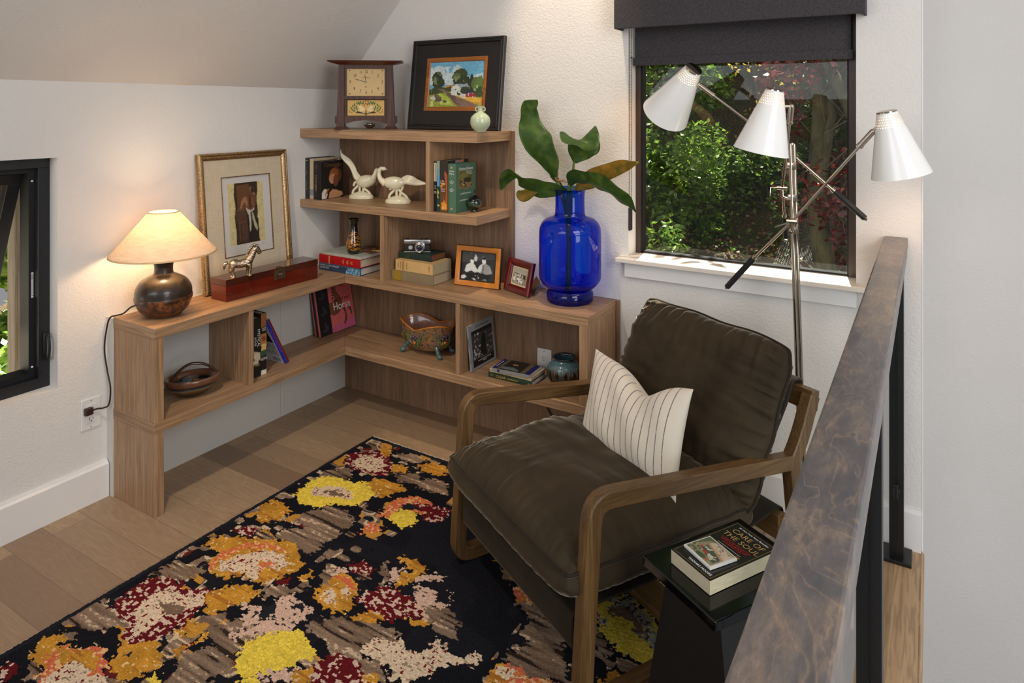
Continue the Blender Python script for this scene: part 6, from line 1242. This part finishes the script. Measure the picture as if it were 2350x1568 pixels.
obj('corner_strap', bx(-.0018, Wb-.026, .029, -.0002, Wb, .0322), m_irn, kb)
m_hs = plain('hammered_silver', (176, 160, 142), .2, 1, var=.25, vscale=160, bump=.9, bscale=230)
hz = thing('horse_figurine', 'small hammered metal horse standing on the red lacquer box', 'figurine', (.178, -.765, ZC+.0890), math.radians(62)); hz.scale = (1.25, 1.5, 1.25); b = B()
tube(b, smoothprof([(-.034, 0, .042), (-.020, 0, .043), (.0, 0, .040), (.020, 0, .045), (.030, 0, .052)], 4), [.009, .011, .013, .014, .0145, .0135, .013, .0125, .013, .0135, .014, .0135, .0135, .013, .013, .012, .011], 14); tube(b, smoothprof([(.024, 0, .050), (.034, 0, .066), (.040, 0, .082), (.046, 0, .088)], 4), [.014, .0135, .013, .0125, .012, .0115, .011, .0108, .0105, .010, .010, .009, .008], 12); tube(b, smoothprof([(.042, 0, .088), (.052, 0, .082), (.060, 0, .068)], 4), [.010, .0105, .0105, .010, .009, .008, .0075, .007, .006], 10)
obj('body', b, m_hs, hz, 'all')
for x, y_ in ((-.028, .008), (-.026, -.008), (.022, .008), (.024, -.008)): obj('leg', tube(B(), smoothprof([(x, y_, .040), (x+(-.003 if x < 0 else .002), y_, .022), (x+.001, y_, .008), (x+.002, y_, 0)], 4), [.0095, .009, .0085, .008, .007, .0062, .006, .0055, .0055, .0055, .006, .007, .0075], 10), m_hs, hz, 'all')
b = B()
for k in range(9): t = k/8; p = Vector((.018, 0, .062)).lerp(Vector((.040, 0, .098)), t) + Vector((-.004*math.sin(PI*t), 0, .002)); ball(b, p, .0042)
for k in range(3): ball(b, (.044+.005*k, 0, .098-.002*k), .0042)
obj('mane', b, m_hs, hz, 'all'); obj('tail', tube(B(), smoothprof([(-.040, 0, .048), (-.050, 0, .044), (-.052, 0, .028)], 4), [.004, .005, .006, .006, .006, .006, .005, .004, .002], 8), m_hs, hz, 'all'); obj('ear', tube(B(), [(.044, .005, .094), (.045, .006, .103)], [.003, .001], 6), m_hs, hz)
# ------------------------------------------------------------------ book and little card book on the side table
ZP = .009+.438+.0006
ex = (Vector((2.213, -1.176, 0))-Vector((2.112, -1.118, 0))).normalized(); ey = Vector((-ex.y, ex.x, 0))
BW, BLn, BT = .118, .205, .031
r = book('thick black paperback with gold title lying on the black side table', basis((2.111, -1.1185, ZP), ex, ey, (0, 0, 1)), BW, BLn, BT, (16, 14, 14), (226, 212, 178), soft=True, rough=.25)
gd = (150, 122, 70)
for q_ in ((.005, .005, BW-.005, .0056), (.005, BLn-.0056, BW-.005, BLn-.005), (.005, .005, .0056, BLn-.005), (BW-.0056, .005, BW-.005, BLn-.005)): obj('border_line', bx(q_[0], q_[1], BT+.0001, q_[2], q_[3], BT+.0004), ink(gd), r)
text(r, 'CARE OF\nTHE SOUL', .0215, ink((176, 140, 84)), (.062, .160, BT+.0005), (1, 0, 0), (0, 1, 0)); text(r, '#1 New York Times Bestseller', .0065, ink(WHT), (.062, .190, BT+.0005), (1, 0, 0), (0, 1, 0))
text(r, 'A GUIDE FOR CULTIVATING\nDEPTH AND SACREDNESS\nIN EVERYDAY LIFE', .0062, ink((176, 22, 24)), (.062, .127, BT+.0005), (1, 0, 0), (0, 1, 0)); obj('border_line', bx(.03, .112, BT+.0001, .094, .1126, BT+.0004), ink(WHT), r)
text(r, 'THOMAS MOORE', .0085, ink(WHT), (.075, .013, BT+.0005), (1, 0, 0), (0, 1, 0)); obj('foliage_print', paint('foliage_print', .07, .03, [('p', (20, 18, 18), [(0, 0), (1, 0), (1, 1), (0, 1)]), ('s', (150, 120, 40), [(0, 0), (1, 0), (1, 1), (0, 1)], .35, 18)], parent=r, M=Matrix.Translation((.024, .080, BT+.0004)), nx=70).data, paintmat('printed_picture'), None) if 0 else paint('foliage_print', .080, .030, [('p', (18, 16, 16), [(0, 0), (1, 0), (1, 1), (0, 1)]), ('s', (150, 120, 40), [(0, 0), (1, 0), (1, 1), (0, 1)], .35, 18)], parent=r, M=Matrix.Translation((.018, .078, BT+.0003)), nx=80)
A0 = Vector((2.134, -1.099, 0)); B0 = Vector((2.205, -1.147, 0)); e1 = (B0-A0).normalized(); e2 = Vector((-e1.y, e1.x, 0))
r = thing('gift_book', 'tiny white edged booklet with a cottage garden picture on the black paperback', 'booklet', M=basis(Vector((A0.x, A0.y, ZP+BT+.0010)), e1, e2, (0, 0, 1)))
obj('pages', bx(0, 0, 0, .086, .074, .0055, bev=.0006), plain('white_card', (226, 222, 214), .5, var=.01), r)
cot = [('p', (150, 140, 108), [(0, 0), (1, 0), (1, 1), (0, 1)]), ('p', (92, 104, 76), [(0, .3), (.2, .9), (.5, 1), (0, 1)]), ('p', (206, 188, 164), [(.3, .95), (1, .95), (1, .55), (.25, .75)]), ('p', (196, 140, 90), [(.25, .74), (1, .54), (1, .48), (.3, .68)]), ('p', (72, 84, 70), [(.25, .66), (.95, .46), (.95, .12), (.3, .3)]), ('s', (206, 200, 176), [(.3, .3), (.95, .15), (.95, .5), (.3, .66)], .36, 14), ('e', (176, 44, 36), .25, .42, .06, .05), ('e', (186, 48, 40), .48, .32, .09, .06), ('e', (196, 90, 66), .74, .10, .06, .05), ('e', (60, 84, 50), .5, .1, .18, .1), ('s', (70, 90, 58), [(0, 0), (.6, 0), (.5, .3), (0, .4)], .4, 16), ('s', (60, 60, 56), [(.3, .3), (.95, .15), (.95, .95), (.3, .95)], .2, 26)]
paint('cover_print', .078, .066, cot, parent=r, M=Matrix.Translation((.003, .005, .0057)), nx=100, jit=.012)
# ------------------------------------------------------------------ outside: wooded bank, shrubs, plum tree, netting, deck post
def leafcloud(n, centers, size, seed, jitter=.5, up=.3):
    """Mesh of n folded leaves scattered round the (x, y, z, r) centres."""
    rs = np.random.RandomState(seed); cc = np.array(centers, float); k = rs.randint(0, len(cc), n); c = cc[k, :3]; r = cc[k, 3:4]
    d = rs.randn(n, 3); d /= np.linalg.norm(d, axis=1, keepdims=True); P = c+d*r*(.35+.65*rs.rand(n, 1)**.5)
    a = rs.randn(n, 3); a[:, 2] = a[:, 2]*.5-.2; a /= np.linalg.norm(a, axis=1, keepdims=True); b_ = np.cross(a, rs.randn(n, 3)+np.array([0, 0, up])); b_ /= np.linalg.norm(b_, axis=1, keepdims=True)+1e-9
    s = size*(.6+.8*rs.rand(n, 1)); nn = np.cross(a, b_)
    V = np.stack([P, P+a*s*.45+b_*s*.28+nn*s*.06, P+a*s, P+a*s*.45-b_*s*.28+nn*s*.06], 1).reshape(-1, 3)
    F = np.arange(4*n).reshape(-1, 4); me = bpy.data.meshes.new('foliage'); me.vertices.add(4*n); me.vertices.foreach_set('co', V.ravel()); me.loops.add(4*n); me.loops.foreach_set('vertex_index', F.ravel())
    me.polygons.add(n); me.polygons.foreach_set('loop_start', np.arange(0, 4*n, 4)); me.polygons.foreach_set('loop_total', np.full(n, 4)); me.update(calc_edges=True); return me
def fol(name, cs, tr=.5):
    t = NT(name); n = t.noise(t.coord(), 14, 3, .7); c = t.ramp(n, [(.3+.4*i/(len(cs)-1), lin(x)) for i, x in enumerate(cs)]); d = t.n('ShaderNodeBsdfDiffuse'); l = t.n('ShaderNodeBsdfTranslucent'); g = t.n('ShaderNodeBsdfGlossy'); g.inputs['Roughness'].default_value = .35
    t.l(c, d.inputs[0]); t.l(c, l.inputs[0]); m = t.n('ShaderNodeMixShader'); m.inputs[0].default_value = tr; t.l(d.outputs[0], m.inputs[1]); t.l(l.outputs[0], m.inputs[2])
    m2 = t.n('ShaderNodeMixShader'); m2.inputs[0].default_value = .06; t.l(m.outputs[0], m2.inputs[1]); t.l(g.outputs[0], m2.inputs[2]); t.l(m2.outputs[0], t.out.inputs[0]); return t.m
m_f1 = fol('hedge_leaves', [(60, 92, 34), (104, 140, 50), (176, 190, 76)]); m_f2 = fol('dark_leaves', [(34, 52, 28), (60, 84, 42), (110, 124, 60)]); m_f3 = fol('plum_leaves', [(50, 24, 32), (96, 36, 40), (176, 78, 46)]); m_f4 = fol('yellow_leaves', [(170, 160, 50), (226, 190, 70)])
def bark(name, c1, c2):
    t = NT(name); n = t.noise(t.coord((9, 9, 3)), 1, 5, .7); t.l(t.ramp(n, [(.35, lin(c1)), (.65, lin(c2))]), t.b.inputs['Base Color']); t.set(Roughness=.9); t.bump(n, .5, .02); return t.m
m_bark = bark('mossy_bark', (52, 50, 36), (96, 92, 68)); m_twig = plain('grey_twig', (86, 80, 72), .8)
hx, hy = np.meshgrid(np.linspace(-7, 5, 121), np.linspace(0, 1, 90)); Yw = .7+9.3*hy; Zw = -1.15+.43*np.clip(Yw-.9, 0, 9)+.75*np.clip(Yw-4.2, 0, 9)+(vnoise(hx*2+20, Yw*2, 3)-.5)*.25+(vnoise(hx*9+90, Yw*9, 5)-.5)*.07
def groundmat():
    t = NT('leaf_litter_ground'); v = t.coord(); a = t.noise(v, 6, 4, .7); b_ = t.noise(v, 70, 4, .75, .5)
    c = t.ramp(b_, [(.30, lin((38, 30, 24))), (.46, lin((82, 66, 50))), (.58, lin((122, 102, 76))), (.72, lin((168, 148, 112)))]); c = t.mix(t.ramp(a, [(.5, (0, 0, 0)), (.62, (1, 1, 1))]), c, lin((70, 84, 42)))
    t.l(c, t.b.inputs['Base Color']); t.set(Roughness=.95); t.bump(b_, .8, .02); return t.m
cg = np.zeros((89, 120, 3)); tag(obj('hillside', gridmesh('hillside', hx, Yw, Zw, cg), groundmat(), None, 'all'), None, None, None, 'structure')
rr = random.Random(11)
def zg(x, y): return -1.15+.43*max(0, y-.9)+.75*max(0, y-4.2)
def shrub(label, x, y, w, h, n, size, mat, seed, group=None, name='shrub'):
    rs = random.Random(seed); z = zg(x, y)-.05; r = thing(name, label, 'shrub', (x, y, z), group=group)
    cs = [(rs.uniform(-w, w), rs.uniform(-w*.6, w*.6), rs.uniform(.15, 1)*h, rs.uniform(.15, .32)*w+.08) for _ in range(16)]
    obj('foliage', leafcloud(n, cs, size, seed), mat, r)['kind'] = 'stuff'
    b = B()
    for c in cs[:9]: tube(b, smoothprof([(rs.uniform(-.05, .05), 0, 0), (c[0]*.4, c[1]*.4, c[2]*.5), (c[0], c[1], c[2])], 3), [.012, .011, .010, .009, .008, .006, .004], 5)
    obj('stems', b, m_bark, r, True)
G_ = 'shrubs on the wooded bank outside'
shrub('bright green shrub filling the lower left of the big window', .62, 2.55, .42, .95, 4200, .05, m_f1, 1, G_)
shrub('sunlit hedge shrub behind the lower left window shrub', .25, 3.75, .62, 1.35, 5200, .06, m_f1, 2, G_)
shrub('sunlit leafy shrub at upper left behind the leftmost lamp shade', -.1, 5.0, .95, 1.9, 7000, .07, m_f1, 3, G_)
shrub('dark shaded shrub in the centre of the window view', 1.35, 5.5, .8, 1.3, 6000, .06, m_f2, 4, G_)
shrub('low green creeper on the leaf litter at the window bottom', 1.25, 2.1, .30, .22, 500, .045, m_f1, 5, G_)
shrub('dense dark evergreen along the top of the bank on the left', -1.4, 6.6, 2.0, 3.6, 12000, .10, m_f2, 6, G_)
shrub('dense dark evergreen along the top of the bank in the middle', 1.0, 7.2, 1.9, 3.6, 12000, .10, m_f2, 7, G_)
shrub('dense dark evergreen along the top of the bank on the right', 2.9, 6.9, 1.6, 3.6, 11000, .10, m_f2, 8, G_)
shrub('sparse mid green shrub above the netting in the centre of the window', 1.30, 4.35, .42, .75, 2600, .05, m_f1, 12, G_)
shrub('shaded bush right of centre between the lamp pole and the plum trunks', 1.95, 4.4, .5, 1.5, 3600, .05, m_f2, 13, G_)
shrub('yellow leaved branch between the left and middle lamp shades', 1.25, 4.5, .28, 2.4, 500, .05, m_f4, 9, G_)
oh = thing('sun_dapple_tree', None, None, (3.4, 3.3, zg(3.4, 3.3)-.1)); tag(oh, 'unseen leafy tree added outside, its crown breaking up the sun above the big window', 'tree')  # unseen crown added to block the sun and dapple the sill and bank
cs = [(rr.uniform(-3.4, .3), rr.uniform(-2.2, 2.0), rr.uniform(3.9, 5.0), rr.uniform(.2, .5)) for _ in range(46)]
obj('foliage', leafcloud(5200, cs, .12, 51), m_f2, oh)['kind'] = 'stuff'; obj('trunk', tube(B(), smoothprof([(0, 0, 0), (-.1, .05, 2), (-.3, .2, 3.6), (-1.2, .4, 4.6)], 5), [.14-.006*i for i in range(16)], 12), m_bark, oh, 'all')
def litter(n, mat, label, seed, x0, x1, y0, y1, size):
    rs = np.random.RandomState(seed); cs = [(x, y, zg(x, y)+.03, .05) for x, y in zip(rs.uniform(x0, x1, 900), rs.uniform(y0, y1, 900))]
    tag(obj('leaf_litter', leafcloud(n, cs, size, seed), mat), label, 'fallen leaves', None, 'stuff')
litter(9000, fol('fallen_leaves', [(70, 50, 34), (128, 98, 62), (176, 146, 98)], .2), 'brown fallen leaves covering the wooded bank outside the big window', 71, .2, 2.6, 1.2, 4.6, .035)
litter(2600, m_f1, 'scattered green ivy growing through the fallen leaves outside', 72, .2, 2.6, 1.4, 4.8, .045)
tr = thing('plum_tree', 'purple leaved plum tree with mossy trunks outside the right of the window', 'tree', (2.12, 2.35, zg(2.1, 2.35)-.1))
for pts, r0 in (([(-.02, 0, 0), (-.10, .05, .8), (-.17, .05, 1.5), (-.16, .1, 2.2), (-.30, .1, 3.2)], .085), ([(.04, .1, 0), (.16, .1, .7), (.20, .05, 1.4), (.10, 0, 1.9), (-.10, 0, 2.35), (-.42, .05, 2.75)], .070), ([(-.17, .05, 1.5), (-.05, .1, 2.3), (.12, .1, 3.3)], .05)):
    P = smoothprof(pts, 5); n_ = len(P); obj('trunk', tube(B(), P, [r0*(1-.55*i/(n_-1)) for i in range(n_)], 12), m_bark, tr, 'all')
cs = [(rr.uniform(-.45, .55), rr.uniform(-.35, .5), rr.uniform(.9, 3.1), rr.uniform(.12, .24)) for _ in range(30)]
obj('foliage', leafcloud(3600, cs, .055, 21), m_f3, tr)['kind'] = 'stuff'
b = B()
for i in range(26): c = cs[i % 30]; tube(b, smoothprof([(-.1+rr.uniform(-.1, .15), .05, c[2]-.3), (c[0]*.5, c[1]*.5, c[2]-.05), (c[0]+rr.uniform(-.2, .2), c[1], c[2]+.15)], 3), [.006, .005, .005, .004, .003, .003, .002], 5)
obj('twigs', b, m_twig, tr, True)
nt = B(); NX, NY = 22, 90
def npz(u, v): x = 1.56+u*.34-v*.12+.03*math.sin(v*9); y = 2.5+v*1.9; return Vector((x, y, zg(x, y)+.13+.05*math.sin(u*7+v*3)+.05*math.sin(v*8)))
for i in range(NX+1): tube(nt, [npz(i/NX, v/10) for v in range(11)], .0011, 4)
for j in range(NY+1): tube(nt, [npz(u/10, j/NY) for u in range(11)], .0011, 4)
tag(obj('garden_netting', nt, plain('pale_netting', (140, 140, 134), .7)), 'pale plastic garden netting draped on the bank behind the lamp pole', 'netting')
tag(obj('garden_stake', cyl(B(), (1.42, 2.75, zg(1.42, 2.75)-.1), (1.42, 2.75, zg(1.42, 2.75)+.75), .010, 8), m_twig, None, True), 'thin grey stake standing in the leaf litter in mid window', 'stake')
# left window view
tag(obj('deck_post', bx(-.80, -1.203, -1.5, -.73, -1.146, 2.6, bev=.003), wood('weathered_fir_post', (112, 100, 88), (138, 126, 112), (156, 144, 130), 2, .8, .5)), 'weathered grey wooden post outside the small left window', 'post')
tag(obj('eave_board', box(bx(-1.06, -4.2, .83, -1.0, .3, 1.9), -.62, -1.208, -1.5, -.58, -1.186, 2.6), wood('brown_stained_eave', (58, 42, 32), (78, 58, 44), (94, 70, 54), 2, .7, .5)), 'dark brown stained eave and trim boards outside the small left window', 'eave')
def shrubL(label, x, y, z, w, h, n, size, mat, seed):
    rs = random.Random(seed); r = thing('shrub', label, 'shrub', (x, y, z), group='plants outside the small left window'); cs = [(rs.uniform(-w, w), rs.uniform(-w, w), rs.uniform(.05, 1)*h, rs.uniform(.12, .3)) for _ in range(14)]
    obj('foliage', leafcloud(n, cs, size, seed), mat, r)['kind'] = 'stuff'
    b = B(); [tube(b, [(0, 0, 0), c[:3]], [.012, .004], 5) for c in cs[:6]]; obj('stems', b, m_bark, r, True)
m_f5 = fol('lime_leaves', [(70, 110, 30), (130, 170, 60), (200, 220, 120)], .6)
shrubL('bright lime shrub seen low through the small left window', -2.2, -.80, -.6, .45, .55, 1800, .10, m_f5, 31); shrubL('tall sunlit bush seen past the open sash of the small left window', -3.6, -.4, -.6, .9, 1.7, 4500, .11, m_f1, 32)
tag(obj('side_garden', bx(-9, -7, -.9, XW-.21, .4, -.62), plain('pale_garden_path', (196, 188, 170), .9, var=.1, vscale=3)), None, None, None, 'structure')
